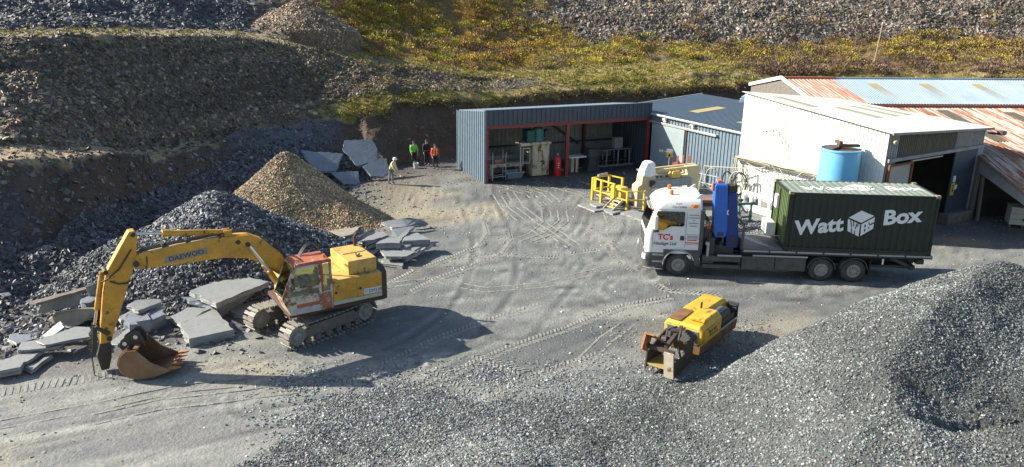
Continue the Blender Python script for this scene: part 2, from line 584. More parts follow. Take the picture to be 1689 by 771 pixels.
zone(m56, (.23, .19, .11)); zone(m56 * sst(cc, 420, 640), GRASS_Y); zone(m56 * sst(nz, .0, .2) * sst(cc, 420, 640), (.2, .18, .05)); zone(between(GT + nf * .12, 5.35, 5.85, .1) * between(GC, 360, 1010, 30), (.27, .22, .13), .85); zone(m56 * sst(cc, 1000, 1100) * sst(nz, -.1, .1), GRASS_G); zone(m56 * sst(cc, 1170, 1260), HEATH)
zone(m67, SLATE_DK); zone(m67 * sst(cc, 380, 560), HEATH); zone(m67 * sst(cc, 850, 950) * sst(nz, -.02, .12), GRASS_G)
zone(m78, SLATE_DK); zone(m78 * sst(cc, 400, 520), HEATH)
scr_edge = 860 + np.clip(GT - 7, 0, 1) * -40 + (1 - np.clip(GT - 7, 0, 1)) * 110
zone(sst(tt, 6.9, 7.1) * sst(cc - scr_edge, -15, 40), SCREE)
scree_m = sst(tt, 6.9, 7.1) * sst(cc - scr_edge, -15, 40)
ZC *= (1 + .5 * nf * hillw)[..., None]
ZC = np.clip(ZC, .01, 1)

GV = np.stack([GX, GY, GZ], -1)
idx = np.arange(NR * NC).reshape(NR, NC)


def grid_faces(r0, r1):
    a = idx[r0:r1, :-1]; b = idx[r0:r1, 1:]; c = idx[r0 + 1:r1 + 1, 1:]; d = idx[r0 + 1:r1 + 1, :-1]
    return np.stack([a, b, c, d], -1).reshape(-1, 4)


def sub_sheet(name, r0, r1, mat):
    n = r1 - r0
    F = (grid_faces(r0, r1) - r0 * NC)
    me = np_mesh(name, GV[r0:r1 + 1].reshape(-1, 3), F, True, ZC[r0:r1 + 1].reshape(-1, 3))
    o = link(name, me, mat)
    return tag(o, kind='structure')


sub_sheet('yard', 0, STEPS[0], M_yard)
sub_sheet('hillside', STEPS[0], NR - 1, M_earth)

# cell data for scattering
CA = GV[1:, 1:] - GV[:-1, :-1]; CB = GV[1:, :-1] - GV[:-1, 1:]
CN = np.cross(CB, CA); AR = np.linalg.norm(CN, axis=-1); CN = CN / np.maximum(AR, 1e-9)[..., None]; AR = AR / 2
CN *= np.sign(CN[..., 2:3] + 1e-9)


def sample_cells(w, n, seed):
    "n points on the sheet with density w per square metre (relative)"
    r = np.random.default_rng(seed)
    p = (w * AR).ravel(); cs = np.cumsum(p)
    k = np.searchsorted(cs, r.random(n) * cs[-1])
    i, j = np.unravel_index(np.minimum(k, len(cs) - 1), AR.shape)
    a, b = r.random((n, 1)), r.random((n, 1))
    P = (GV[i, j] * (1 - a) + GV[i, j + 1] * a) * (1 - b) + (GV[i + 1, j] * (1 - a) + GV[i + 1, j + 1] * a) * b
    return P, CN[i, j], i, j


def shards(P, N, s, flat=.3, tilt=.5, seed=1, sink=.25, asp=(.45, 1.)):
    "angular stone chips: jittered slabs, five faces each"
    r = np.random.default_rng(seed)
    n = len(P)
    N2 = N + r.normal(0, tilt, (n, 3)); N2 /= np.linalg.norm(N2, axis=1)[:, None]
    t = r.normal(0, 1, (n, 3)); t -= N2 * (t * N2).sum(1)[:, None]; t /= np.linalg.norm(t, axis=1)[:, None]
    b = np.cross(N2, t)
    L = s[:, None] * .5
    W = L * r.uniform(*asp, (n, 1)); H = s[:, None] * flat * r.uniform(.5, 1.4, (n, 1))
    base = P - N2 * H * sink
    V = np.zeros((n, 8, 3))
    for q, (x, y) in enumerate(((-1, -1), (1, -1), (1, 1), (-1, 1))):
        for h in (0, 1):
            jx, jy = r.uniform(.55, 1.15, (n, 1)), r.uniform(.55, 1.15, (n, 1))
            k = 1 if h == 0 else .85
            V[:, q + 4 * h] = base + t * L * x * jx * k + b * W * y * jy * k + N2 * H * h * r.uniform(.7, 1.2, (n, 1))
    f = np.array([(4, 5, 6, 7), (0, 1, 5, 4), (1, 2, 6, 5), (2, 3, 7, 6), (3, 0, 4, 7)])
    F = (np.arange(n)[:, None, None] * 8 + f[None]).reshape(-1, 4)
    return V.reshape(-1, 3), F


def rep8(c): return np.repeat(c, 8, 0)


def stone_tint(n, base, var, seed, warm=0.):
    r = np.random.default_rng(seed)
    c = np.array(base)[None] * np.exp(r.normal(0, var, (n, 1)))
    c = c * (1 + r.normal(0, .05, (n, 3)))
    if warm:
        m = r.random((n, 1)) < warm
        c = np.where(m, c * np.array([[1.5, 1.15, .8]]), c)
    return np.clip(c, .015, .75)


# loose slate over the slopes
cT, cC, cZ = tt[:-1, :-1], cc[:-1, :-1], scree_m[:-1, :-1]
gT, gC = GT[:-1, :-1], GC[:-1, :-1]
inview = ((gC > -60) & (gC < 1760) & (gT < 8.02)).astype(float)


def scree(name, w, n, smin, smax, base, var, seed, flat=.22, tilt=.45, warm=0., power=2.2, label=None, bands=0.):
    P, N, i, j = sample_cells(w * inview, n, seed)
    r = np.random.default_rng(seed + 1)
    s = smin + (smax - smin) * r.random(n) ** power
    V, F = shards(P, N, s, flat, tilt, seed + 2)
    T = stone_tint(n, base, var, seed + 3, warm)
    if bands: T = np.clip(T * (1 + bands * 2.2 * fbm(P[:, 0] / 5, P[:, 2] / .55 + P[:, 0] / 14, 4, seed))[:, None], .012, .7)
    o = link(name, np_mesh(name, V, F, False, rep8(T)), M_chip)
    return tag(o, label, 'loose stone' if label else None, kind='stuff')


left_low = between(cT, 1.0, 2.1, .05) * sst(cC, 640, 560) + .13 * between(cT, 2.0, 3.0, .1) * sst(cC, 600, 500) + .5 * between(gT, .93, 1.0, .02) * sst(cC, 560, 460)
scree('bank_rubble', left_low, 50000, .04, .36, (.078, .074, .076), .5, 41, label='dark broken slate strewn down the left bank', power=4)
sl = between(cT, 3.9, 5.05, .05) * sst(cC, 950, 700) + .5 * between(cT, 3.0, 4.0, .1) * between(cC, 320, 520, 20) + .22 * between(cT, 2.9, 4.0, .1) * sst(cC, 340, 300) + .1 * between(gT, 5.0, 6.0, .1) * sst(cC, 900, 800)
scree('slope_rubble', sl, 60000, .035, .36, (.096, .078, .058), .5, 45, tilt=.34, warm=.1, label='brown grey stones covering the long left slope', power=4, bands=.6)
scree('upper_left_scree', sst(cT, 5.9, 6.1) * sst(cC, 470, 400), 26000, .08, .5, (.074, .073, .078), .42, 48, tilt=.32, bands=.5, label='dark slate scree at the top left corner', power=3)
scree('hill_scree', cZ, 100000, .07, .52, (.118, .102, .084), .45, 52, flat=.28, tilt=.5, warm=.12, bands=.9, label='grey brown slate scree on the upper right hillside', power=4)
scree('bank_stones', between(cT, 1.0, 3.0, .1) * sst(cC, 560, 640), 6000, .04, .22, (.12, .09, .065), .4, 55, label='small stones in the brown earth bank behind the sheds', power=3)
# spilled chippings thinning out from the heaps
sp_w = between(GY, 16, 21.8, 1.2)[:-1, :-1] * between(gC, 420, 1120, 90) * (.1 + 2.5 * np.clip(fbm(GX / 1.6, GY / 1.2, 4, 36)[:-1, :-1] + .08, 0, 1)) + .5 * between(GY, 21, 26, 1.)[:-1, :-1] * between(gC, 980, 1300, 40) * np.clip(fbm(GX / 1.6, GY / 1.2, 4, 38)[:-1, :-1] + .15, 0, 1)
scree('spilled_chippings', sp_w, 16000, .025, .10, (.17, .178, .18), .42, 58, flat=.4, label='thin spill of grey chippings on the yard round the heaps', power=1.5)
scree('slab_debris', between(GY, 22.9, 31, .8)[:-1, :-1] * between(gC, -60, 470, 30) * sst(fbm(GX / 1.5, GY / 1.5, 4, 39)[:-1, :-1], -.12, .12) * (gT < 1.0), 6000, .03, .3, (.13, .135, .14), .5, 63, flat=.3, label='broken slate and grit on the dark ground around the left slabs', power=4)
# pebbles over the yard, thicker along its edges
yw = between(gT, .2, 1.0, .02) * (.25 + 2.5 * np.clip(big[:-1, :-1] + .05, 0, 1) + 2.2 * sst(gT, .8, .97) + 1.4 * warm[:-1, :-1])
scree('yard_pebbles', yw, 26000, .015, .12, (.22, .215, .19), .4, 60, flat=.4, warm=.12, label='small loose stones scattered over the yard', power=4)

# heather, moss and grass ------------------------------------------------
def tufts(name, w, n, hmin, hmax, m, cols, seed, label, spread=.5, blade=.2, up=.25):
    P, N, i, j = sample_cells(w * inview, n, seed)
    r = np.random.default_rng(seed + 1)
    h = hmin + (hmax - hmin) * r.random(n) ** 1.6
    pal = np.array(cols)
    pick = np.clip(((fbm(P[:, 0] / 3.5, P[:, 1] / 3.5, 3, seed) + .5) * 1.5 - .25) * len(pal) + r.normal(0, .8, n), 0, len(pal) - 1).astype(int)
    c0 = pal[pick] * np.exp(r.normal(0, .22, (n, 1)))
    th = r.random((n, m)) * 2 * np.pi
    ph = np.arccos(1 - r.random((n, m)) * .95)
    dome = np.stack([np.sin(ph) * np.cos(th), np.sin(ph) * np.sin(th), np.cos(ph) * .75], -1)
    rad = (.6 + .5 * r.random((n, m)))[..., None]
    C = P[:, None] + dome * h[:, None, None] * rad + np.array([0, 0, -.1]) * h[:, None, None]
    d = dome + r.normal(0, .55, (n, m, 3)) + np.array([0, 0, up]); d /= np.linalg.norm(d, axis=-1)[..., None]
    q = r.normal(0, 1, (n, m, 3)); q -= d * (q * d).sum(-1)[..., None]; q /= np.linalg.norm(q, axis=-1)[..., None]
    s = (h[:, None] * blade * (.6 + .8 * r.random((n, m))))[..., None]
    V = np.stack([C - q * s * spread, C + q * s * spread, C + d * s * 1.6], 2).reshape(-1, 3)
    cv = np.repeat((c0[:, None] * np.exp(r.normal(0, .18, (n, m, 1)))).reshape(-1, 3), 3, 0)
    F = np.arange(len(V)).reshape(-1, 3)
    o = link(name, np_mesh(name, V, F, False, np.clip(cv, .01, .6)), M_leaf)
    return tag(o, label, 'ground cover', kind='stuff')


hclump = (.15 + 2.4 * np.clip(fbm(GX / 1.8, GY / 2.6, 4, 66)[:-1, :-1] + .06, 0, 1) * 2)
heath_a = hclump * (m67 + m78)[:-1, :-1] * sst(cC, 470, 560) * (1 - cZ)
heath_b = hclump * ((m45 + m56)[:-1, :-1] * sst(cC, 1150, 1230) + .5 * m67[:-1, :-1] * sst(cC, 1150, 1230) * (1 - cZ) + .12 * cZ * sst(.16 - nz[:-1, :-1], .16, .0) * (cT < 7.4))
tufts('heather', heath_a, 5600, .22, .75, 100, [(.15, .10, .065), (.30, .18, .05), (.40, .29, .06), (.40, .32, .055), (.19, .125, .09), (.30, .28, .05), (.35, .23, .06)], 71,
      'low heather and bilberry in yellow and brown clumps on the middle hillside', spread=.42, blade=.13, up=.7)
tufts('heather', heath_b, 2100, .25, .85, 100, [(.11, .075, .055), (.16, .10, .06), (.14, .095, .075), (.21, .155, .055), (.12, .08, .07), (.25, .185, .07)], 91,
      'brown heather strip at the foot of the right hand scree', spread=.42, blade=.13, up=.7)
gr_w = (m34 * sst(cc, 480, 560) * (.35 + .65 * sst(cc, 760, 660) + .5 * sst(cc, 900, 960)) + m45 * (sst(cc, 840, 980) * .8 + .12 * sst(nz, .0, .15) * sst(cc, 560, 640)) + m56 * (.08 + .5 * sst(cc, 480, 700)))[:-1, :-1] * (1 - sst(cC, 1180, 1260) * .8) + .5 * m67[:-1, :-1] * sst(cC, 860, 960) * (1 - sst(cC, 1150, 1250))
tufts('grass', gr_w, 9000, .05, .2, 22, [(.33, .26, .08), (.27, .235, .05), (.19, .19, .04), (.33, .25, .12), (.28, .24, .06)], 75,
      'short yellow green grass along the track and bank tops', blade=.5, up=1.3, spread=.3)
tufts('bank_edge_growth', between(gT + nf[:-1, :-1] * .2, 2.8, 3.05, .05) * sst(cC, 590, 640), 700, .15, .5, 40, [(.10, .075, .03), (.14, .11, .03), (.09, .06, .035)], 78,
      'dark overhanging heather along the lip of the earth bank', up=-.2)
tufts('slope_moss', between(cT, 4.0, 5.05, .05) * between(cC, 430, 860, 60), 1500, .08, .3, 14, [(.13, .11, .04), (.17, .14, .045), (.10, .08, .04)], 80,
      'thin moss and grass patches on the stony slope')
# ------------------------------------------------------------------ heaps of slate
def smax(a, b, k=.25):
    h = np.clip(.5 + .5 * (a - b) / k, 0, 1)
    return b + (a - b) * h + k * h * (1 - h)


def ground_h(x, y):
    "level of the sheet under points"
    x, y = np.asarray(x, float), np.asarray(y, float)
    fx, fy = x.ravel(), y.ravel()
    z = np.zeros(len(fx))
    for it in range(3):
        px = PW / 2 + FPX * fx / (fy * _c + (CAMH - z) * _s) - .014 * FPX * .0
        j = np.clip(np.round((px - cpx[0]) / (cpx[1] - cpx[0])).astype(int), 0, NC - 1)
        z = np.array([np.interp(b, GY[:, a], GZ[:, a]) for a, b in zip(j, fy)])
    return z.reshape(x.shape)


def cone(x, y, cx, cy, h, sl, asp=1., rot=0., soft=.35):
    dx, dy = x - cx, y - cy
    a, b = dx * math.cos(rot) + dy * math.sin(rot), -dx * math.sin(rot) + dy * math.cos(rot)
    r = np.sqrt((a / asp) ** 2 + b ** 2 + soft ** 2) - soft
    return h - sl * r


def heap(name, fn, x0, x1, y0, y1, step, base, n, smin, smax_, var, seed, label, rough=(.28, .10), warm=0., flat=.35, power=1.6, chips_from=-.02, tilt=.55, on_slope=False):
    xs, ys = np.arange(x0, x1, step), np.arange(y0, y1, step)
    X, Y = np.meshgrid(xs, ys)
    base_z = ground_h(X, Y) if on_slope else np.zeros_like(X)
    H = fn(X, Y) - base_z
    k = 1.6                                                      # soft toe
    toe = np.where(H > -3, np.log1p(np.exp(np.clip(H * 5, -30, 30))) / 5, 0)
    H = toe
    act = sst(H, .02, .35)
    H = H + act * (fbm(X / 1.6, Y / 1.6, 4, seed) * rough[0] + fbm(X / .35, Y / .35, 3, seed + 2) * rough[1]) - .10
    Z = H + base_z
    keep = (H > -.085)
    V = np.stack([X, Y, Z], -1)
    ny, nx = X.shape
    id_ = np.arange(ny * nx).reshape(ny, nx)
    kc = keep[1:, 1:] | keep[:-1, :-1] | keep[1:, :-1] | keep[:-1, 1:]
    F = np.stack([id_[:-1, :-1], id_[:-1, 1:], id_[1:, 1:], id_[1:, :-1]], -1)[kc]
    used = np.unique(F); mp = np.full(ny * nx, -1); mp[used] = np.arange(len(used))
    cn = fbm(X / 2.5, Y / 2.5, 4, seed + 5)
    fine = fbm(X / .3, Y / .3, 3, seed + 7)
    cv = np.array(base)[None, None] * (1 + .7 * cn + .5 * fine)[..., None] * .55  # sheet darker than its chips, painting the shade in the gaps between them
    o = link(name, np_mesh(name, V.reshape(-1, 3)[used], mp[F], True, np.clip(cv.reshape(-1, 3)[used], .015, .7)), M_heap)
    tag(o, label, 'heap')
    r = np.random.default_rng(seed + 9)
    gy, gx = np.gradient(Z, step)
    p = (kc & (H[:-1, :-1] > chips_from)).astype(float) * np.sqrt(1 + gx[:-1, :-1] ** 2 + gy[:-1, :-1] ** 2)
    p = p * (.2 + np.clip((H[:-1, :-1] + .08) * 10, 0, 1))
    cs = np.cumsum(p.ravel())
    q = np.searchsorted(cs, r.random(n) * cs[-1]); q = np.minimum(q, len(cs) - 1)
    i, j = np.unravel_index(q, p.shape)
    a, b = r.random(n), r.random(n)
    z = (Z[i, j] * (1 - a) + Z[i, j + 1] * a) * (1 - b) + (Z[i + 1, j] * (1 - a) + Z[i + 1, j + 1] * a) * b
    P = np.stack([X[i, j] + a * step, Y[i, j] + b * step, z], -1)
    N = np.stack([-gx[i, j], -gy[i, j], np.ones(n)], -1); N /= np.linalg.norm(N, axis=1)[:, None]
    s = smin + (smax_ - smin) * r.random(n) ** power
    V2, F2 = shards(P, N, s, flat, tilt, seed + 11)
    t = stone_tint(n, base, var, seed + 12, warm) * (1 + 1.3 * cn[i, j] + .5 * fbm(P[:, 0] / .6, P[:, 1] / .6, 3, seed + 21))[:, None]
    c = link('loose_chips', np_mesh('loose_chips', V2, F2, False, rep8(np.clip(t, .015, .7))), M_chip, o)
    c['kind'] = 'stuff'
    return X, Y, Z


RIDGE = np.array([(21.5, 28.0, 1.6), (19.0, 26.4, 2.7), (16.9, 24.6, 3.35), (15.0, 23.2, 3.3), (13.3, 21.6, 3.2), (11.3, 19.7, 2.8), (9.8, 18.1, 2.42), (9.5, 16.6, 1.95), (10.3, 15.0, 1.55), (11.5, 12.5, 1.1)])


def f_right(x, y):
    "a tipped ridge: long gentle flank to the left, slope of repose to the right"
    best = np.full(np.shape(x), 1e9); hh = np.zeros(np.shape(x)); side = np.zeros(np.shape(x))
    for a, b in zip(RIDGE[:-1], RIDGE[1:]):
        d = b[:2] - a[:2]; L2 = d @ d
        t = np.clip(((x - a[0]) * d[0] + (y - a[1]) * d[1]) / L2, 0, 1)
        qx, qy = x - a[0] - d[0] * t, y - a[1] - d[1] * t
        r = np.hypot(qx, qy)
        sd = d[0] * qy - d[1] * qx
        m = r < best
        best = np.where(m, r, best); hh = np.where(m, a[2] + (b[2] - a[2]) * t, hh); side = np.where(m, sd, side)
    wig = 1 + .25 * fbm(x / 2.2, y / 2.2, 3, 88)
    lf = .2 * best + .045 * best ** 2
    rt_ = .55 * wig * (np.sqrt(best ** 2 + .09) - .3)
    w = sst(side / np.maximum(best, .05), -1.2, 1.2)             # the ridge list runs towards the camera: right side has side > 0
    A = hh - (lf * (1 - w) + rt_ * w)
    bs = (x - 8) * -.28 + (y - 21.9) * .96                      # far side, out of the picture, falls away
    A = A - .62 * np.log1p(np.exp(np.clip(bs * 5, -30, 30))) / 5
    C = cone(x, y, 15.2, 16.2, 2.0, .30, 1.3, R(60), 1.2)
    E_ = cone(x, y, 6.3, 17.2, .62, .17, 1.25, 0, 1.)
    return smax(smax(A, C, 1.0), E_, .35) - .12 + .2 * fbm(x / 3., y / 3., 3, 91) + .14 * fbm(x / 1.1, y / 1.1, 3, 93)


HX, HY, HZ = heap('slate_chip_heap', f_right, -1.0, 24, 9.0, 30, .085, (.116, .125, .122), 160000, .025, .085, .5, 101,
                  'huge heap of small grey slate chippings filling the lower right corner', rough=(.16, .07), power=1.3)


def right_h(x, y):
    i = int(np.clip((y - 9.0) / .085, 0, HZ.shape[0] - 1)); j = int(np.clip((x + 1.0) / .085, 0, HZ.shape[1] - 1))
    return max(0., float(HZ[i, j]))


def f_low(x, y):
    A = cone(x, y, -.2, 14.9, 1.35, .50, 1.45, R(-8), .4)
    B = cone(x, y, -.9, 16.5, .34, .14, 1.5, R(8), .8)
    S = cone(x, y, -3.3, 18.9, .15, .13, .8, R(35), .6)
    return smax(smax(A, B, .2), S, .15) + .22 * fbm(x / 1.5, y / 1.5, 3, 95)


heap('gravel_heap', f_low, -9, 5.5, 10, 24, .08, (.132, .139, .137), 70000, .025, .09, .5, 121,
     'low spread of pale grey gravel at the bottom centre of the yard', rough=(.2, .06), power=1.4)


def f_tan(x, y):
    A = cone(x, y, -12.15, 39.8, 3.5, .84, 1.0, 0, .25)
    B = cone(x, y, -10.2, 38.9, 1.7, .66, 1.2, R(-15), .4)
    return smax(A, B, .3)


heap('gravel_heap', f_tan, -19, -4, 33.5, 46, .09, (.235, .185, .12), 46000, .045, .13, .4, 141,
     'tall pointed heap of tan brown gravel below the bank', rough=(.25, .09), warm=.25, power=1.6)


def f_dark(x, y):
    A = cone(x, y, -12.75, 31.3, 3.35, .70, 1.15, R(10), .5)
    B = cone(x, y, -15.6, 30.6, 1.9, .62, 1.2, R(60), .6)
    C = cone(x, y, -10.2, 32.6, 1.6, .6, 1.2, 0, .5)
    return smax(smax(A, B, .4), C, .4)


heap('slate_heap', f_dark, -22, -5, 24, 38, .09, (.094, .10, .108), 36000, .05, .22, .6, 161,
     'big heap of dark blue grey broken slate behind the yellow excavator', rough=(.35, .14), power=2.0, tilt=.7)


def f_mound(x, y):
    r = np.hypot((x + 18.2) / 1.1, y - 66.9)
    return cone(x, y, -18.2, 66.9, 11.15, .60, 1.1, 0, .3) - 2.5 * np.clip(r - 4.3, 0, None)


heap('spoil_mound', f_mound, -26, -9, 59, 75, .14, (.20, .145, .095), 7000, .04, .26, .35, 181,
          'conical mound of tan spoil beside the grassy track at the top', rough=(.5, .2), power=3, on_slope=True)
# ------------------------------------------------------------------ buildings
CLAD = paint('slate_blue_cladding', (.155, .215, .27), (.12, .17, .22), 3, .4, rough=.45, metal=.1, dirt=(.16, .14, .11), dirt_amt=.25)
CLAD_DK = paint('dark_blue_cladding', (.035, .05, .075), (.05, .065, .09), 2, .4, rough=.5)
DOORBLUE = paint('grey_blue_door', (.27, .33, .345), (.23, .29, .31), 2, .4, rough=.5, dirt=(.2, .19, .16), dirt_amt=.2)
ROOFBLUE = paint('slate_blue_roof', (.085, .125, .17), (.11, .15, .19), 1.5, .4, rough=.5)
REDSTEEL = paint('red_oxide_steel', (.22, .035, .035), (.16, .03, .03), 4, .5, rough=.55)
LINER = paint('pale_inner_cladding', (.36, .36, .33), (.27, .27, .24), 2, .5, rough=.6, dirt=(.1, .09, .08), dirt_amt=.5)
CONC = paint('concrete', (.23, .225, .21), (.16, .155, .145), 2, .5, rough=.85, bump=.01, bump_scale=20)
DARKC = paint('dark_concrete', (.075, .072, .07), (.05, .05, .05), 1.2, .5, rough=.45)  # darker, smoother concrete for the building floors
DARKST = paint('dark_steel', (.035, .036, .04), (.055, .05, .045), 5, .5, rough=.55)
GALV = paint('galvanised_steel', (.42, .43, .43), (.33, .34, .34), 8, .5, rough=.45, metal=.4)
WHITEC = paint('white_cladding', (.69, .685, .655), (.62, .61, .57), 2, .5, rough=.55, dirt=(.38, .33, .24), dirt_amt=.22)
WHITEROOF = paint('weathered_white_roof', (.56, .55, .50), (.43, .415, .36), .8, .6, rough=.75, dirt=(.26, .24, .19), dirt_amt=.5, bump=.01, bump_scale=20)
GREYC = paint('grey_cladding', (.30, .31, .31), (.23, .24, .24), 3, .5, rough=.6, dirt=(.12, .11, .09), dirt_amt=.5)
OLIVEC = paint('stained_cladding', (.14, .125, .085), (.08, .07, .05), 3, .6, rough=.75, stretch=(3, 3, .6))
BLACKIN = paint('shade_dark_interior', (.02, .02, .02), (.035, .03, .025), 2, .5, rough=.9)  # near-black, the shade inside the open buildings put into the wall colour
RUSTM = paint('rusty_steel', RUST, (.10, .04, .02), 6, .6, rough=.85, bump=.004)
SKYLT = paint('yellowed_skylight', (.42, .33, .15), (.34, .26, .11), 4, .5, rough=.5)
BLUEROOF2 = paint('faded_blue_roof', (.225, .30, .36), (.18, .245, .30), 1.2, .5, rough=.55, stretch=(1, .3, 1), dirt=(.33, .34, .33), dirt_amt=.3)
RUSTROOF = paint('rust_streaked_roof', (.44, .38, .33), (.34, .26, .21), 2, .6, rough=.75, rust=(.28, .11, .05), rust_amt=.50, rust_scale=1.0, stretch=(2.6, .09, 1))
REDROOF = paint('red_rusted_roof', (.30, .105, .06), (.46, .37, .31), 2.6, .8, rough=.8, stretch=(2, .1, 1))
STONEW = paint('rough_stone_wall', (.17, .155, .135), (.10, .09, .08), 5, .6, rough=.9, bump=.03, bump_scale=9)
TIMBER = paint('weathered_timber', (.17, .15, .125), (.11, .095, .08), 4, .6, rough=.85, stretch=(1, 1, .2), bump=.005)
YEL = paint('safety_yellow', (.62, .42, .03), (.55, .36, .03), 4, .5, rough=.5)
WHITEP = paint('white_paint', (.74, .74, .72), (.68, .68, .66), 5, .4, rough=.4)
BLACKP = paint('black_rubber', (.02, .02, .021), (.03, .03, .03), 6, .4, rough=.7)

# --- open fronted shed ---
sh = empty('open_fronted_shed', (-1.82, 47.57, 0), R(24.0), 'blue grey open fronted shed with red steel posts beside the earth bank', 'shed')
SW, SDp = 12.4, 5.0
MB().corr((0, SDp, 0), (0, -1, 0), SDp, (0, 0, 1), (-1, 0, 0), 4.02, 4.62, .33, .05).build('side_wall', CLAD, sh, fix=False)
MB().bb((-.06, -.07, 0), (.10, .03, 4.66)).build('corner_trim', CLAD, sh, .008); MB().bb((-.06, SDp - .03, 0), (.03, SDp + .06, 4.05)).build('corner_trim', CLAD, sh, .008)
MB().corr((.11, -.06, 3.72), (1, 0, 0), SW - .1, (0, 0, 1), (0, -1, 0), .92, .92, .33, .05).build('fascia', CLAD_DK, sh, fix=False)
m = MB(); m.bb((.02, -.12, 4.64), (SW + .05, .03, 4.70)); m.build('roof_edge_trim', CLAD_DK, sh)
MB().corr((0, -.02, 4.62), (1, 0, 0), SW, (0, (SDp + .1) / 5.135, -.6 / 5.135), (0, .1, 1), 5.13, 5.13, .33, .04).build('roof', ROOFBLUE, sh, fix=False)
MB().corr((SW, SDp - .02, 0), (-1, 0, 0), SW, (0, 0, 1), (0, -1, 0), 4.0, 4.0, .33, .04).build('back_wall', LINER, sh, fix=False)
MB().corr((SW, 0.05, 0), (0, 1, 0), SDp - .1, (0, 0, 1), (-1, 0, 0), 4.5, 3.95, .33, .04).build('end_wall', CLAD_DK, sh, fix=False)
m = MB(); m.bb((.1, -.02, 3.48), (SW, .16, 3.71)); m.bb((.1, -.07, 3.66), (SW, .2, 3.715)); m.build('front_beam', REDSTEEL, sh, .006)
for x, y, w in ((.16, .02, .17), (5.95, .05, .24), (SW - .16, .05, .26)):
    m = MB(); m.bb((x - w / 2, y - .09, 0), (x + w / 2, y - .07, 3.48)); m.bb((x - w / 2, y + .07, 0), (x + w / 2, y + .09, 3.48)); m.bb((x - .012, y - .07, 0), (x + .012, y + .07, 3.48))
    m.bb((x - w / 2 - .05, y - .14, 0), (x + w / 2 + .05, y + .14, .03))
    m.build('post', REDSTEEL, sh)
m = MB(); m.bb((9.75, SDp - .3, 0), (9.95, SDp - .1, 3.9)); m.build('back_post', REDSTEEL, sh)
for z in (1.3, 2.7):
    m = MB(); m.bb((.05, SDp - .17, z), (SW - .1, SDp - .08, z + .12)); m.build('wall_rail', DARKST, sh)
for a, b in (((.3, SDp - .25, 1.1), (3.6, SDp - .25, 3.85)), ((5.4, SDp - .25, 3.9), (9.4, SDp - .25, 1.2))):
    m = MB(); m.beam(a, b, .1, .16); m.build('brace', DARKST, sh)
m = MB(); m.bb((.05, .1, -.1), (SW - .05, SDp - .05, .035)); m.build('floor_slab', DARKC, sh)
m = MB(); m.bb((6.1, 1.55, .035), (SW - .2, 1.75, .16)); m.build('kerb', CONC, sh)


def shw(x, y, z=0.035):
    c, s = math.cos(R(24)), math.sin(R(24))
    return (-1.82 + c * x - s * y, 47.57 + s * x + c * y, z)


# --- contents of the open shed ---
BEIGE = paint('stained_beige_steel', (.50, .455, .32), (.36, .31, .21), 3, .6, rough=.5, rust=RUST, rust_amt=.28, rust_scale=2.5, stretch=(1, 1, .4))
TEAL = paint('teal_paint', (.03, .19, .17), (.04, .14, .13), 4, .5, rough=.5)
mc = empty('stone_splitting_machine', shw(4.25, .95), R(24), 'tall beige machine cabinet with a teal motor on top inside the open shed', 'machine')
m = MB(); m.bb((-.62, -.45, .05), (.62, .6, 2.15)); m.bb((-.70, -.5, 2.15), (.72, .65, 2.32)); m.build('cabinet', BEIGE, mc, .02)
m = MB(); m.bb((-.58, -.475, .15), (.58, -.452, 2.1)); m.build('front_door', BEIGE, mc, .005)
m = MB(); m.bb((-.05, -.52, .98), (.12, -.476, 1.08)); m.build('handle', DARKST, mc)
m = MB()
for a, b in (((-.18, 1.0), (-.18, 1.75)), ((-.18, 1.75), (.08, 1.75)), ((.08, 1.75), (.08, 1.0))): m.tube([(a[0], -.50, a[1]), (b[0], -.50, b[1])], .012, 5)
m.build('pipework', DARKST, mc)
m = MB(); m.cyl((0, .05, 2.33), (0, .05, 3.15), .36, .34, 20); m.cyl((0, .05, 3.15), (0, .05, 3.25), .34, .2, 20)
for k in range(14):
    t = k / 14 * 2 * math.pi; m.box((.36 * math.cos(t), .05 + .36 * math.sin(t), 2.75), (.03, .03, .7), rotm('Z', t))
m.build('motor', TEAL, mc)
m = MB(); m.bb((-.95, -.3, 2.33), (-.42, .5, 3.1)); m.build('motor_housing', paint('dark_teal', (.02, .08, .075), rough=.6), mc, .03)
m = MB(); m.cyl((.75, 0, 2.75), (.75, .3, 2.75), .3, .3, 16); m.build('pulley_guard', DARKST, mc)
m = MB()
for a, b in (((-1.3, .95), (-1.3, 1.95)), ((-.8, .95), (-.8, 1.95)), ((-1.3, .95), (-.8, .95)), ((-1.3, 1.95), (-.8, 1.95))): m.beam((a[0], -.4, a[1]), (b[0], -.4, b[1]), .05, .05)
m.build('guard_frame', GALV, mc)
m = MB(); m.bb((-1.5, -.42, 2.1), (-.62, .5, 2.3)); m.bb((-1.5, -.4, 0), (-1.42, -.3, 2.1)); m.build('side_bracket', BEIGE, mc, .01)

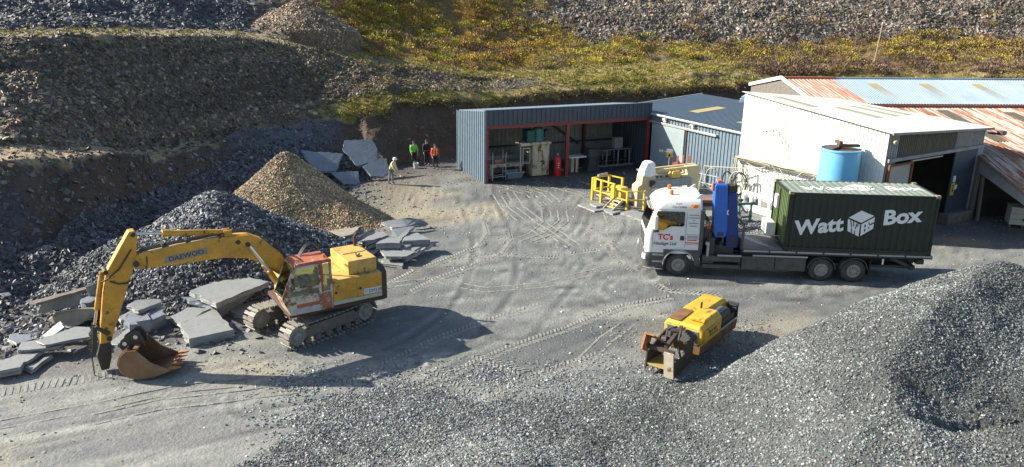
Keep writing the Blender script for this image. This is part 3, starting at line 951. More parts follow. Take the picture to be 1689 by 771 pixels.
wb = empty('work_bench', shw(1.9, 1.5), R(24), 'low bench with pale trestle legs in the left of the open shed', 'bench')
m = MB(); m.bb((-1.7, -.5, .88), (2.1, .5, .98)); m.build('bench_top', GREYC, wb, .01)
for x in (-.95, 1.15):
    for y in (-.45, .3): MB().bb((x - .1, y, 0), (x + .1, y + .15, .88)).build('leg', BEIGE, wb, .01)
m = MB(); m.bb((-1.15, -.5, .7), (1.35, -.38, .88)); m.build('rail', BEIGE, wb, .01)
o = MB(); o.box((0, 0, .62), (2.6, .10, 1.2), rotm('X', R(-12)))
o = o.build('stone_slab', paint('grey_slab_dim', (.24, .245, .25), (.19, .19, .19), 3, .5, rough=.8), None, .012)
o.location = shw(2.1, 2.3); o.rotation_euler = (0, 0, R(24)); tag(o, 'upright grey stone slab leaning behind the bench in the open shed', 'stone slab')
ro = empty('tube_trolley', shw(.95, .15), R(24), 'upright galvanised tube trolley at the left front corner of the open shed', 'trolley')
m = MB()
for x in (-.42, .5):
    for y in (-.25, .25): m.tube([(x, y, .06), (x, y, 2.0 if y > 0 else 1.95)], .022, 6)
for z in (.35, 1.15):
    m.tube([(-.42, -.25, z), (.5, -.25, z), (.5, .25, z), (-.42, .25, z), (-.42, -.25, z)], .02, 6)
m.build('frame', GALV, ro)
m = MB(); m.bb((-.40, -.22, 1.16), (.48, .22, 1.2)); m.build('shelf', TIMBER, ro)
for x, y in ((-.42, -.25), (.5, -.25), (-.42, .25), (.5, .25)):
    m = MB(); m.cyl((x - .03, y, .06), (x + .03, y, .06), .06, .06, 10); m.build('castor', BLACKP, ro)
m = MB(); m.box((0, 0, .12), (.5, .2, .24)); m.box((.3, 0, .1), (.16, .18, .2), rotm('Z', .5)); m.box((-.33, .02, .07), (.12, .14, .14))
o = m.build('timber_offcuts', paint('brown_offcuts', (.28, .16, .08), (.2, .1, .05), 5, .6, rough=.8), None, .02); p = shw(.98, .15, 1.235); o.location = p; o.rotation_euler = (0, 0, R(24)); tag(o, 'brown offcuts lying on the shelf of the tube trolley', 'offcuts')
tb = empty('mixing_tub', shw(2.35, .75), R(24), 'blue grey plastic tub on the shed floor under the bench', 'tub')
m = MB(); m.loft([[(-.5, -.3, 0), (.5, -.3, 0), (.5, .3, 0), (-.5, .3, 0)], [(-.6, -.38, .42), (.6, -.38, .42), (.6, .38, .42), (-.6, .38, .42)], [(-.55, -.34, .42), (.55, -.34, .42), (.55, .34, .42), (-.55, .34, .42)], [(-.46, -.26, .06), (.46, -.26, .06), (.46, .26, .06), (-.46, .26, .06)]])
m.build('tub_body', paint('blue_grey_plastic', (.17, .23, .27), (.13, .18, .22), 4, .5, rough=.5), tb, .02)
m = MB(); m.bb((-.66, -.42, .40), (.66, -.38, .45)); m.bb((-.66, .38, .40), (.66, .42, .45)); m.build('rim', GALV, tb)
gb = empty('gas_cylinder', shw(5.35, .18), R(24), 'tall bright red gas cylinder standing beside the middle red post of the shed', 'gas cylinder')
REDP = paint('bright_red_paint', (.50, .02, .025), (.42, .02, .02), 5, .4, rough=.35)
m = MB(); m.lathe([(.0, 0), (.23, 0), (.24, .05), (.24, 1.12), (.2, 1.28), (.09, 1.36), (.06, 1.42), (0, 1.42)], (0, 0, 0), n=20); m.build('cylinder_body', REDP, gb, smooth=True)
m = MB(); m.cyl((0, 0, 1.42), (0, 0, 1.55), .035, .035, 8); m.cyl((-.09, 0, 1.5), (.09, 0, 1.5), .025, .025, 8); m.build('valve', GALV, gb)
for dz in (.62, .78, .92): MB().box((-.05, -.245, dz), (.1, .012, .05)).build('paper_tag', WHITEP, gb)
t2 = empty('small_table', shw(7.2, 1.1), R(24), 'small white topped table right of the middle red post in the shed', 'table')
m = MB(); m.bb((-.65, -.4, 1.0), (.65, .4, 1.08)); m.build('table_top', WHITEP, t2, .01)
for x in (-.35, .0):
    m = MB(); m.bb((x - .12, -.3, 0), (x + .08, .3, 1.0)); m.build('leg', BEIGE, t2, .01)
dm = empty('covered_saw', shw(8.4, 1.0), R(24), 'dark covered machine standing in the middle of the open shed', 'machine')
m = MB(); m.loft([[(-.5, -.4, 0), (.5, -.4, 0), (.5, .4, 0), (-.5, .4, 0)], [(-.36, -.35, .8), (.4, -.35, .8), (.4, .35, .8), (-.36, .35, .8)], [(-.45, -.4, 1.0), (.35, -.4, 1.1), (.35, .4, 1.1), (-.45, .4, 1.0)], [(-.38, -.3, 1.55), (.2, -.3, 1.5), (.2, .3, 1.5), (-.38, .3, 1.55)]]); m.build('body', paint('dark_cover', (.05, .056, .064), (.035, .04, .045), 4, .5, rough=.7), dm, .03)
m = MB(); m.box((.32, -.42, .8), (.06, .08, 1.3), rotm('Y', .2)); m.build('lever', DARKST, dm)
b2 = empty('roller_bench', shw(10.4, 1.9), R(24), 'long dim steel roller bench at the right end of the open shed', 'bench')
m = MB(); m.bb((-1.5, -.3, 1.15), (1.7, .35, 1.24)); m.build('bench_top', paint('dim_grey_steel', (.17, .18, .18), (.1, .1, .1), 5, .6, rough=.6), b2, .01)
for x in (-1.35, -.4, .55, 1.5):
    for y in (-.25, .3): MB().beam((x, y, 0), (x, y, 1.15), .08, .08).build('leg', GREYC, b2)
m = MB(); m.bb((-1.4, -.2, .35), (1.6, .25, .42)); m.build('shelf', DARKST, b2)
m = MB(); m.bb((.3, -.1, 1.24), (1.0, .3, 2.0)); m.build('control_box', GREYC, b2, .02)

# --- blue shed with the sliding door ---
ang2 = math.atan2(-.883, .469)
bs = empty('workshop', (9.62, 52.62, 0), ang2, 'blue grey workshop with a large sliding door and a low pitched dark roof', 'workshop')
# local x runs along the wall to the right, y is away behind it (left-hand), so the front looks to -y
WL, W0 = 8.75, -3.6


def wy(x, y, z=0.0):
    c, s = math.cos(ang2), math.sin(ang2)
    return (9.62 + c * x - s * y, 52.62 + s * x + c * y, z)


MB().corr((3.7, 0, 0), (1, 0, 0), WL - 3.7, (0, 0, 1), (0, -1, 0), 3.85, 3.85, .30, .045).build('cladding', CLAD, bs, fix=False)
MB().corr((W0, .02, 3.3), (1, 0, 0), 3.7 - W0, (0, 0, 1), (0, -1, 0), .55, .55, .30, .045).build('head_panel', CLAD, bs, fix=False)
m = MB(); m.bb((.05, -.02, .0), (3.66, .06, 3.34)); m.build('wall', GREYC, bs)
m = MB(); m.bb((.25, -.16, .05), (3.62, -.09, 3.32)); m.build('sliding_door', DOORBLUE, bs, .01)
m = MB()
for z in (1.1, 2.2): m.bb((.26, -.172, z - .012), (3.61, -.161, z + .012))
m.build('door_seam', GREYC, bs)
m = MB(); m.bb((3.63, -.10, 0), (3.78, -.02, 3.3)); m.build('door_post', DARKST, bs)
m = MB(); m.bb((-.2, -.2, 3.36), (6.6, -.06, 3.5)); m.build('door_rail', GALV, bs, .01)
m = MB(); m.bb((W0, -.24, 3.86), (WL, -.08, 4.0)); m.build('gutter', GALV, bs, .03)
m = MB(); m.bb((WL - .05, -.05, 0), (WL, 7.8, 3.9)); m.bb((W0, .1, 0), (W0 + .05, 7.8, 3.9)); m.bb((W0, 7.75, 0), (WL, 7.8, 4.3)); m.build('rear_wall', CLAD, bs)
RZ0, RZ1, RWD = 3.92, 4.5, 7.8
sl = math.hypot(RWD, RZ1 - RZ0)
MB().corr((W0 - .15, -.12, RZ0), (1, 0, 0), WL - W0 + .15, (0, RWD / sl, (RZ1 - RZ0) / sl), (0, -.07, 1), sl, sl, .30, .03).build('roof', ROOFBLUE, bs, fix=False)
m = MB(); m.beam((W0 - .17, -.12, RZ0 + .03), (W0 - .17, RWD - .1, RZ1 + .03), .10, .12); m.build('verge_trim', GALV, bs)


def rp(x, t, dz=.045): return (x, -.12 + RWD * t, RZ0 + (RZ1 - RZ0) * t + dz)


for x0, t0, t1 in ((1.2, .30, .62), (6.2, .25, .62)):
    MB().quad(rp(x0, t0), rp(x0 + .9, t0), rp(x0 + .9, t1), rp(x0, t1)).build('skylight', SKYLT, bs, solid=.012)
for x in (1.55, 4.35):
    m = MB(); m.bb((x - .1, -.2, 3.58), (x + .12, -.08, 3.78)); m.bb((x - .14, -.28, 3.74), (x + .16, -.08, 3.8)); m.build('wall_light', WHITEP, bs, .01)
m = MB(); m.bb((0, 0, 0), (.9, .5, .25)); m.bb((.1, .05, .25), (.6, .4, .42)); m.tube([(.2, .2, .4), (.5, .25, .62), (.85, .2, .4)], .06)
o = m.build('rooftop_unit', paint('pale_blue_steel', (.38, .48, .54), (.3, .38, .42), 4, .5, rough=.5), None, .02)
o.location = wy(1.0, 7.0, RZ1 - .02); o.rotation_euler = (0, 0, ang2 + .8); tag(o, 'pale blue box with pipes on the ridge of the blue workshop', 'unit')

# --- white building ---
WY = R(31.9)
wbd = empty('white_workshop', (18.28, 36.64, 0), WY, 'tall white ribbed workshop with a wide dark doorway and a pale weathered roof', 'workshop')


def ww(x, y, z=0.0):
    c, s = math.cos(WY), math.sin(WY)
    return (18.28 + c * x - s * y, 36.64 + s * x + c * y, z)


FW, FL = 8.85, 9.2
HN, HF, HR, HRF = 5.38, 6.35, 5.0, 5.45
MB().corr((0, FL, .35), (0, -1, 0), FL, (0, 0, 1), (-1, 0, 0), HF - .37, HN - .37, .23, .03).build('side_wall', WHITEC, wbd, fix=False)
m = MB(); m.bb((-.04, 0.02, 0), (.06, FL, .36)); m.build('plinth', CONC, wbd)
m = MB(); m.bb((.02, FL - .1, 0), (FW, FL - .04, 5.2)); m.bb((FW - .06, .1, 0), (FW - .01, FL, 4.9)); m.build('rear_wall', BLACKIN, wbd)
m = MB(); m.bb((.05, .1, -.02), (FW - .1, FL - .1, .03)); m.build('floor', DARKC, wbd)
MB().corr((.0, -.01, 4.1), (1, 0, 0), .8, (0, 0, 1), (0, -1, 0), 1.26, 1.20, .2, .03).build('front_panel', GREYC, wbd, fix=False)
MB().corr((.8, -.01, 4.1), (1, 0, 0), 5.2, (0, 0, 1), (0, -1, 0), 1.20, 1.0, .16, .04).build('front_panel', OLIVEC, wbd, fix=False)
MB().corr((6.0, -.01, 4.1), (1, 0, 0), 2.8, (0, 0, 1), (0, -1, 0), 1.0, .88, .16, .03).build('front_panel', GREYC, wbd, fix=False)
MB().corr((.0, -.01, .0), (1, 0, 0), .75, (0, 0, 1), (0, -1, 0), 4.1, 4.1, .2, .03).build('front_panel', GREYC, wbd, fix=False)
m = MB(); m.bb((.05, -.16, 3.95), (FW - .05, -.045, 4.12)); m.build('lintel', GREYC, wbd, .01)
m = MB(); m.bb((2.0, -.19, 3.84), (4.7, -.08, 3.9)); m.build('door_rail', GALV, wbd)
m = MB(); m.bb((.15, -.16, .9), (1.95, -.1, 3.75)); m.build('left_door', paint('pale_grey_board', (.36, .355, .32), (.28, .27, .24), 2, .5, rough=.7), wbd, .005)
m = MB()
for a, b in (((.08, .8), (.08, 3.82)), ((2.0, .8), (2.0, 3.82)), ((.05, 3.8), (2.02, 3.8)), ((.05, .85), (2.02, .85))): m.beam((a[0], -.2, a[1]), (b[0], -.2, b[1]), .1, .1)
m.build('left_door_frame', RUSTM, wbd)
m = MB(); m.bb((6.05, -.12, .55), (8.15, -.05, 3.93)); m.build('right_door', paint('dark_navy_door', (.035, .05, .075), (.05, .06, .08), 2, .5, rough=.55), wbd, .01)
m = MB(); m.bb((8.2, -.14, 0), (8.75, -.02, 3.94)); m.build('door_jamb', GREYC, wbd, .01)
m = MB(); m.bb((6.18, -.14, 1.55), (6.5, -.122, 2.25)); m.build('warning_sign', YEL, wbd)
for a, b in (((6.24, -.15, 2.3), (6.44, -.122, 2.62)), ((6.5, -.145, 1.85), (6.72, -.122, 2.1))): MB().bb(a, b).build('notice_sheet', WHITEP, wbd)
m = MB(); m.add([(6.26, -.147, 1.75), (6.42, -.147, 1.75), (6.34, -.147, 1.92)], [(0, 1, 2)]); m.bb((6.22, -.147, 1.98), (6.46, -.1425, 2.02)); m.bb((6.22, -.147, 2.08), (6.46, -.1425, 2.12)); m.build('sign_mark', BLACKP, wbd, fix=False)
m = MB()
P = [(5.9, -.45, 0), (8.3, -.5, 0), (8.3, .1, 0), (5.9, .1, 0)]
m.loft([P, [(x, y, .42 + .05 * (i % 2)) for i, (x, y, z) in enumerate(P)], [(x * .98 + .12, y * .9, .58) for x, y, z in P]]); m.build('masonry_block', STONEW, wbd, .03)
# roof, a gently twisted ribbed sheet
m = MB()
nu, nv = 60, 14
u0, u1, v0, v1 = -.18, FW + .3, -.28, FL + .15
xs = []
for i in range(nu):
    for t, d in ((0, 0), (.45, 0), (.5, .028), (.95, .028)): xs.append(((i + t) / nu, d))
xs.append((1, 0))
# ribs run down the fall, along y
V = []
for j in range(nv + 1):
    b = j / nv
    for a, d in xs:
        x, y = u0 + (u1 - u0) * a, v0 + (v1 - v0) * b
        fa, fb = x / FW, y / FL
        z = (HN * (1 - fa) + HR * fa) * (1 - fb) + (HF * (1 - fa) + HRF * fa) * fb + .04
        V.append((x, y, z + d))
nn = len(xs)
m.add(V, [(j * nn + i, j * nn + i + 1, (j + 1) * nn + i + 1, (j + 1) * nn + i) for j in range(nv) for i in range(nn - 1)])
m.build('roof', WHITEROOF, wbd, fix=False)


def rz(x, y):
    fa, fb = x / FW, y / FL
    return (HN * (1 - fa) + HR * fa) * (1 - fb) + (HF * (1 - fa) + HRF * fa) * fb + .075


DULL = paint('dull_roof_light', (.36, .335, .27), (.30, .28, .22), 2, .5, rough=.7)
for x, y0, y1 in ((1.1, 5.6, 8.2), (3.1, 2.9, 5.6), (5.2, 3.2, 6.2), (7.0, 3.6, 6.6)):
    MB().quad(*[(a, b, rz(a, b)) for a, b in ((x, y0), (x + .8, y0), (x + .8, y1), (x, y1))]).build('roof_light', DULL, wbd, solid=.012)
m = MB(); m.beam((u0, v0, HN + .02), (u1, v0, HR - .02), .05, .12); m.build('eaves_trim', GREYC, wbd)
m = MB(); m.bb((FW + .05, -.55, HR - .3), (FW + .35, -.1, HR - .22)); m.bb((FW + .3, -.75, HR - .33), (FW + .75, -.45, HR - .12)); m.build('floodlight', DARKST, wbd, .01)
m = MB(); m.cyl((.22, -.28, 4.95), (.22, -.1, 4.98), .12, .06, 12); m.build('wall_lamp', BEIGE, wbd)
m = MB(); m.tube([(-.05, 6.6, 4.55), (-.9, 6.9, 4.5)], .02, 6); m.tube([(-.05, 6.5, 4.5), (-.06, 5.6, 3.7), (-.06, 5.6, 2.8)], .012, 5); m.build('wall_bracket', DARKST, wbd)
# ledge of old hoses along the wall
m = MB(); m.bb((-.38, 2.6, 2.5), (-.045, FL + .1, 2.56)); m.build('pipe_ledge', TIMBER, wbd)
HOSE = paint('grey_green_hose', (.40, .39, .28), (.30, .29, .2), 5, .5, rough=.7)
for k in range(6):
    pth = []
    r_ = random.Random(40 + k)
    for i in range(26):
        t = i / 25
        pth.append((-.10 - .05 * k + .03 * math.sin(t * 9 + k), FL - .05 - t * 6.5, 2.6 + .035 * (k % 3) + .03 * math.sin(t * 14 + 2 * k)))
    o = MB().tube(pth, .028, 6).build('water_hose', HOSE, None)
    o.location = (18.28, 36.64, 0); o.rotation_euler = (0, 0, WY)
    tag(o, 'pale green hose in the bundle on the ledge of the white workshop wall', 'hose', 'hoses bundled along the white wall')
for k, (ya, yb, sag) in enumerate(((8.6, 6.6, .32), (6.4, 3.5, .95), (5.9, 4.4, .5))):
    pth = [(-.3 - .05 * k, ya + (yb - ya) * i / 16, 2.6 - sag * math.sin(math.pi * i / 16)) for i in range(17)]
    o = MB().tube(pth, .03, 6).build('water_hose', HOSE, None)
    o.location = (18.28, 36.64, 0); o.rotation_euler = (0, 0, WY)
    tag(o, ('short hose loop sagging at the far end of the wall ledge', 'long hose loop sagging deepest below the wall ledge', 'thin hose loop sagging inside the deepest loop below the ledge')[k], 'hose')
for k in range(4):
    pth = []
    for i in range(20):
        t = i / 19
        pth.append((-.35 - .25 * t - .10 * k * t, FL - .15 - .25 * k * t + .12 * math.sin(5 * t + k), 2.62 - 2.45 * t + .05 * math.sin(7 * t)))
    o = MB().tube(pth, .03, 6).build('water_hose', HOSE, None)
    o.location = (18.28, 36.64, 0); o.rotation_euler = (0, 0, WY)
    tag(o, 'pale hose hanging down the far corner of the white workshop', 'hose', 'hoses hanging at the corner between the workshops')
pth = [(-.06, 7.6, 2.4), (-.2, 6.4, 1.3), (-.6, 5.4, .5)]
o = MB().tube(pth, .012, 5).build('guy_cable', DARKST, None); o.location = (18.28, 36.64, 0); o.rotation_euler = (0, 0, WY); tag(o, 'thin dark cable slanting down the white workshop wall', 'cable')
# white window-like frames standing at the wall foot
FRW = paint('white_blue_plastic', (.70, .74, .76), (.60, .67, .71), 4, .5, rough=.4)


def frame_panel(name, y0, L, nwin, label):
    p0 = ww(-1.15, y0)
    e = empty(name, p0, WY + R(-90), label, 'frame')
    m = MB(); H = 1.05
    m.bb((0, -.08, 0), (L, .08, .34)); m.bb((0, -.08, H - .16), (L, .08, H))
    wdt = L / nwin
    for i in range(nwin + 1):
        x = min(max(i * wdt, .07), L - .07); m.bb((x - .075, -.08, .34), (x + .075, .08, H - .16))
    for i in range(nwin):
        xa, xb = max(i * wdt, .07) + .075, min((i + 1) * wdt, L - .07) - .075
        for (cx_, sx_) in ((xa, 1), (xb, -1)):
            m.prism([(cx_, 0, H - .16), (cx_ + sx_ * .13, 0, H - .16), (cx_, 0, H - .32)], (0, -.075, 0), (0, .075, 0))
    m.build('frame_panel', FRW, e)
    m = MB(); m.bb((.02, -.2, 0), (L - .02, .2, .05)); m.build('foot_plate', FRW, e)


frame_panel('window_frame_panel', 7.6, 2.6, 4, 'long white framed panel with open bays at the foot of the white wall')
frame_panel('window_frame_panel', 4.9, 1.5, 2, 'shorter white framed panel nearest the green container at the wall foot')
# blue tank
tk = empty('water_tank', ww(-1.12, 1.75), WY, 'tall light blue cylindrical tank with scrap on its lid beside the white workshop', 'tank')
TANKB = paint('sky_blue_plastic', (.15, .47, .74), (.13, .42, .68), 2, .4, rough=.4, dirt=(.35, .5, .55), dirt_amt=.2)
m = MB(); m.lathe([(.97, 0), (.97, 2.05), (.985, 2.07), (.985, 2.13), (.965, 2.15), (.95, 4.36), (.985, 4.38), (.985, 4.45), (.93, 4.47), (.93, 4.40)], (0, 0, 0), n=40); m.build('tank_shell', TANKB, tk, smooth=True)
m = MB(); m.lathe([(0.0, 4.40), (.94, 4.40), (.94, 4.43), (0.0, 4.46)], (0, 0, 0), n=32); m.build('lid', paint('dark_tank_lid', (.05, .045, .04), (.09, .06, .04), 4, .5, rough=.8), tk)
m = MB(); m.lathe([(.99, 2.02), (1.0, 2.03), (1.0, 2.09), (.985, 2.10)], (0, 0, 0), n=40); m.build('strap', paint('navy_strap', (.03, .1, .2), rough=.5), tk)
m = MB(); m.bb((-1.3, -1.2, 0), (1.2, 1.2, .06)); m.build('tank_base', CONC, tk)
for k, (dx, dy, a, L, w, h, lab) in enumerate(((-.2, .1, .2, 1.4, .22, .1, 'longest rusty board lying across the lid of the blue tank'), (.25, -.2, -.5, 1.1, .3, .12, 'broad rusty sheet at the right edge of the blue tank lid'), (.1, .25, .9, .9, .14, .16, 'short thick rusty bar on the blue tank lid'))):
    o = MB().box((0, 0, h / 2), (L, w, h), rotm('Y', .06 * (k - 1))).build('scrap_board', paint('dark_scrap', (.10, .06, .04), (.06, .045, .035), 5, .5, rough=.85), None, .01)
    p = ww(-1.12 + dx, 1.75 + dy, 4.47 + .09 * k); o.location = p; o.rotation_euler = (0, 0, WY + a); tag(o, lab, 'scrap')

# --- long stone shed with the blue and rusty roofs ---
LY = R(4)
LOX, LOY = 25.55, 40.75
lb = empty('long_stone_shed', (LOX, LOY, 0), LY, 'long old stone shed with a faded blue upper roof and a rust streaked lower roof', 'shed')


def lw(x, y, z=0.0):
    c, s = math.cos(LY), math.sin(LY)
    return (LOX + c * x - s * y, LOY + s * x + c * y, z)


LX = 34
EY0, EZ0, RY, RZ = 9.2, 5.02, 15.0, 6.2


def g_(y): return 3.5 + y * .30 if y < 0 else 3.5 + y * .158


def u_(y): return EZ0 + (y - EY0) / (RY - EY0) * (RZ - EZ0)


def slope_sheet(name, mat, x0, x1, y0, z0, y1, z1, pitch=.2, dep=.035):
    L = math.hypot(y1 - y0, z1 - z0)
    return MB().corr((x0, y0, z0), (1, 0, 0), x1 - x0, (0, (y1 - y0) / L, (z1 - z0) / L), (0, 0, 1), L, L, pitch, dep).build(name, mat, lb, fix=False)


slope_sheet('lower_roof', RUSTROOF, -.15, LX, -5.2, g_(-5.2), 0.02, g_(0))
slope_sheet('lower_roof', RUSTROOF, -.15, LX, 0.0, g_(0) + .012, EY0 + .2, g_(EY0 + .2))
m = MB()
for k in range(8):                                              # the corner behind the white workshop, cut along its wall
    xa = -.16 - .5 * k; ya = 1.2 + (.25 - xa + .5) / .5
    if ya < EY0:
        L = math.hypot(EY0 + .2 - ya, g_(EY0 + .2) - g_(ya))
        m.corr((xa - .5, ya, g_(ya) + .012), (1, 0, 0), .5, (0, (EY0 + .2 - ya) / L, (g_(EY0 + .2) - g_(ya)) / L), (0, 0, 1), L, L, .25, .035)
m.build('lower_roof', RUSTROOF, lb, fix=False)
slope_sheet('upper_roof', BLUEROOF2, -1.7, LX, EY0, EZ0 + .12, RY, RZ)
slope_sheet('upper_roof', REDROOF, -5.3, -1.7, EY0, EZ0 + .12, RY, RZ, .26)
slope_sheet('rear_roof', REDROOF, -5.3, LX, 2 * RY - EY0, EZ0 + .12, RY, RZ)
m = MB(); m.beam((-5.3, RY, RZ + .04), (-1.4, RY, RZ + .04), .4, .14); m.build('ridge_cap', paint('rust_red_ridge', (.34, .10, .055), (.25, .07, .04), 4, .5, rough=.8), lb)
m = MB(); m.beam((-1.4, RY, RZ + .04), (LX, RY, RZ + .04), .3, .1); m.build('ridge_cap', BLUEROOF2, lb)
m = MB(); m.beam((-3.6, EY0 - .05, EZ0 + .02), (LX, EY0 - .05, EZ0 + .02), .25, .12); m.build('ridge_flashing', paint('rust_red_ridge'), lb)
for x in (.35, 4.1, 8.0, 11.8, 15.8):
    MB().quad(*[(q, y, u_(y) + .11 - (y - EY0) / (RY - EY0) * .06) for q, y in ((x, EY0 + .5), (x + .7, EY0 + .5), (x + .7, RY - 1.3), (x, RY - 1.3))]).build('skylight', SKYLT, lb, solid=.012)
for x, y0, y1 in ((2.3, 2.4, 8.4), (6.6, 2.2, 8.0)):
    MB().quad((x, y0, g_(y0) + .055), (x + .8, y0, g_(y0) + .055), (x + .8, y1, g_(y1) + .055), (x, y1, g_(y1) + .055)).build('skylight', OLIVEC, lb, solid=.012)
m = MB(); m.add([(-5.1, EY0, 0), (-5.1, 2 * RY - EY0, 0), (-5.1, 2 * RY - EY0, EZ0), (-5.1, RY, RZ - .1), (-5.1, EY0, EZ0)], [(0, 1, 2, 3, 4)]); m.build('gable_wall', STONEW, lb, solid=.3)
m = MB(); m.beam((-5.36, EY0 - .2, EZ0 + .12), (-5.36, RY, RZ + .06), .06, .24); m.beam((-5.36, 2 * RY - EY0 + .2, EZ0 + .12), (-5.36, RY, RZ + .06), .06, .24); m.build('barge_board', WHITEP, lb)
m = MB(); m.bb((-5.2, EY0 + .02, 0), (LX, EY0 + .12, EZ0)); m.build('stone_wall', STONEW, lb)
m = MB(); m.bb((-5.0, 2 * RY - EY0 - .1, 0), (LX, 2 * RY - EY0, EZ0)); m.build('stone_wall', STONEW, lb)
# open side of the lower roof
m = MB(); m.add([(0, 0.2, g_(.2) - .05), (0, -5.0, g_(-5.0) - .05), (0, -5.0, g_(-5) - .5), (0, 0.2, g_(.2) - .85)], [(0, 1, 2, 3)]); m.build('header_board', GREYC, lb, solid=.06)
m = MB(); m.beam((-.12, .3, g_(0) + .04), (-.12, -5.2, g_(-5.2) + .02), .06, .16); m.build('verge_board', TIMBER, lb)
MB().beam((0.02, .15, 0), (0.02, .15, g_(.15) - .06), .26, .22).build('post', TIMBER, lb)
MB().beam((0.02, -4.9, 0), (0.02, -4.9, g_(-4.9) - .05), .22, .22).build('post', TIMBER, lb)
MB().beam((0.05, -.5, 0), (.05, -.28, g_(-.3) - .7), .14, .14).build('leaning_timber', TIMBER, lb)
m = MB(); m.bb((-.12, .42, 0), (-.06, .5, 1.75)); m.build('yellow_post', YEL, lb)
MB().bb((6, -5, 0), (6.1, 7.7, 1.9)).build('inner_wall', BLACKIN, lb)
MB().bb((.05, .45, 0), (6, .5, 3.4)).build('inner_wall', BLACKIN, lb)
# crate in the bay
cr = empty('pallet_crate', lw(1.85, -1.35), R(-20), 'pale slatted pallet crate standing in the dark bay at the right edge', 'crate')
CRT = paint('pale_plywood', (.52, .49, .42), (.44, .41, .34), 4, .5, rough=.7)
m = MB(); m.bb((-.6, -.5, .14), (.6, .5, 1.05)); m.build('box_body', CRT, cr, .01)
m = MB(); m.bb((-.63, -.53, 1.05), (.63, .53, 1.1)); m.build('lid', CRT, cr, .005)
m = MB()
for x in (-.6, 0, .52): m.bb((x, -.51, 0), (x + .1, .51, .13))
m.build('pallet_base', TIMBER, cr)
m = MB()
for z in (.45, .75): m.bb((-.58, -.508, z), (.58, -.501, z + .015))
m.cyl((.05, -.5, .45), (.05, -.512, .45), .08, .08, 12); m.build('stencil_mark', DARKST, cr)
# pole on the hillside
pb = atd(1436, 131, 73.2)
pl = empty('timber_pole', (float(pb[0]), 73.2, float(pb[2]) - .2), 0, 'tall thin bare pole standing on the hillside behind the long shed', 'pole')
m = MB(); m.cyl((0, 0, 0), (.35, 0, 5.3), .085, .06, 10); m.build('pole_shaft', paint('pale_pole_wood', (.33, .25, .19), (.26, .19, .14), 4, .5, rough=.8), pl)
m = MB(); m.cyl((.35, 0, 5.3), (.352, 0, 5.42), .075, .05, 8); m.build('pole_cap', GALV, pl)
pa, pc = atd(1196, 116, 72.5), atd(1275, 133, 70.5)
o = MB().cyl((0, 0, 0), tuple(pc - pa), .16, .13, 9).build('timber_log', TIMBER, None); o.location = tuple(pa); tag(o, 'fallen grey log lying in the heather left of the pole', 'log')
pa = atd(1092, 160, 66.5)
m = MB(); m.box((0, 0, .3), (1.2, .8, .6), rotm('Z', .4)); m.box((.9, 0, .2), (.8, .6, .4), rotm('Z', .1)); m.box((.2, -.1, .7), (.6, .5, .25), rotm('Z', .9))
o = m.build('stone_block_pile', STONEW, None, .06); o.location = (float(pa[0]), 66.5, float(pa[2]) - .5); tag(o, 'few pale stone blocks piled on the bank behind the blue workshop', 'stones')
# ------------------------------------------------------------------ vehicles
def glass(name, tint, refl=.12):
    m = bpy.data.materials.new(name); m.use_nodes = True
    T = m.node_tree
    for n in list(T.nodes):
        if n.type == 'BSDF_PRINCIPLED': T.nodes.remove(n)
    out = [n for n in T.nodes if n.type == 'OUTPUT_MATERIAL'][0]
    tr = T.nodes.new('ShaderNodeBsdfTransparent'); tr.inputs[0].default_value = (*tint, 1)
    gl = T.nodes.new('ShaderNodeBsdfGlossy'); gl.inputs['Roughness'].default_value = .04
    lw_ = T.nodes.new('ShaderNodeLayerWeight'); lw_.inputs[0].default_value = .35
    mr = T.nodes.new('ShaderNodeMapRange'); mr.inputs['To Min'].default_value = refl; mr.inputs['To Max'].default_value = .8
    mx = T.nodes.new('ShaderNodeMixShader')
    T.links.new(lw_.outputs['Fresnel'], mr.inputs[0]); T.links.new(mr.outputs[0], mx.inputs[0])
    T.links.new(tr.outputs[0], mx.inputs[1]); T.links.new(gl.outputs[0], mx.inputs[2]); T.links.new(mx.outputs[0], out.inputs[0])
    return m


GLASS_G = glass('green_tinted_glass', (.45, .58, .50), .10)
GLASS_D = glass('dark_cab_glass', (.30, .33, .31), .10)
GLASS_W = glass('windscreen_glass', (.42, .46, .46), .28)


def text(name, s, size, mat, parent, o, u, v, off=0., extrude=.004, align='LEFT', sx=1.):
    "lettering as a mesh: baseline start o, reading direction u, up v"
    c = bpy.data.curves.new(name, 'FONT')
    c.body = s; c.size = size; c.extrude = extrude; c.offset = off; c.align_x = align; c.resolution_u = 3
    t = bpy.data.objects.new(name, c); COLL.objects.link(t)
    dg = bpy.context.evaluated_depsgraph_get()
    me = bpy.data.meshes.new_from_object(t.evaluated_get(dg))
    bpy.data.objects.remove(t); bpy.data.curves.remove(c)
    u = np.array(u, float); u /= np.linalg.norm(u); v = np.array(v, float); v /= np.linalg.norm(v)
    n = np.cross(u, v)
    co = np.zeros(len(me.vertices) * 3); me.vertices.foreach_get('co', co); co = co.reshape(-1, 3)
    co = np.array(o)[None] + co[:, :1] * u * sx + co[:, 1:2] * v + co[:, 2:] * n
    me.vertices.foreach_set('co', co.ravel()); me.update()
    me.materials.clear()
    return link(name, me, mat, parent)


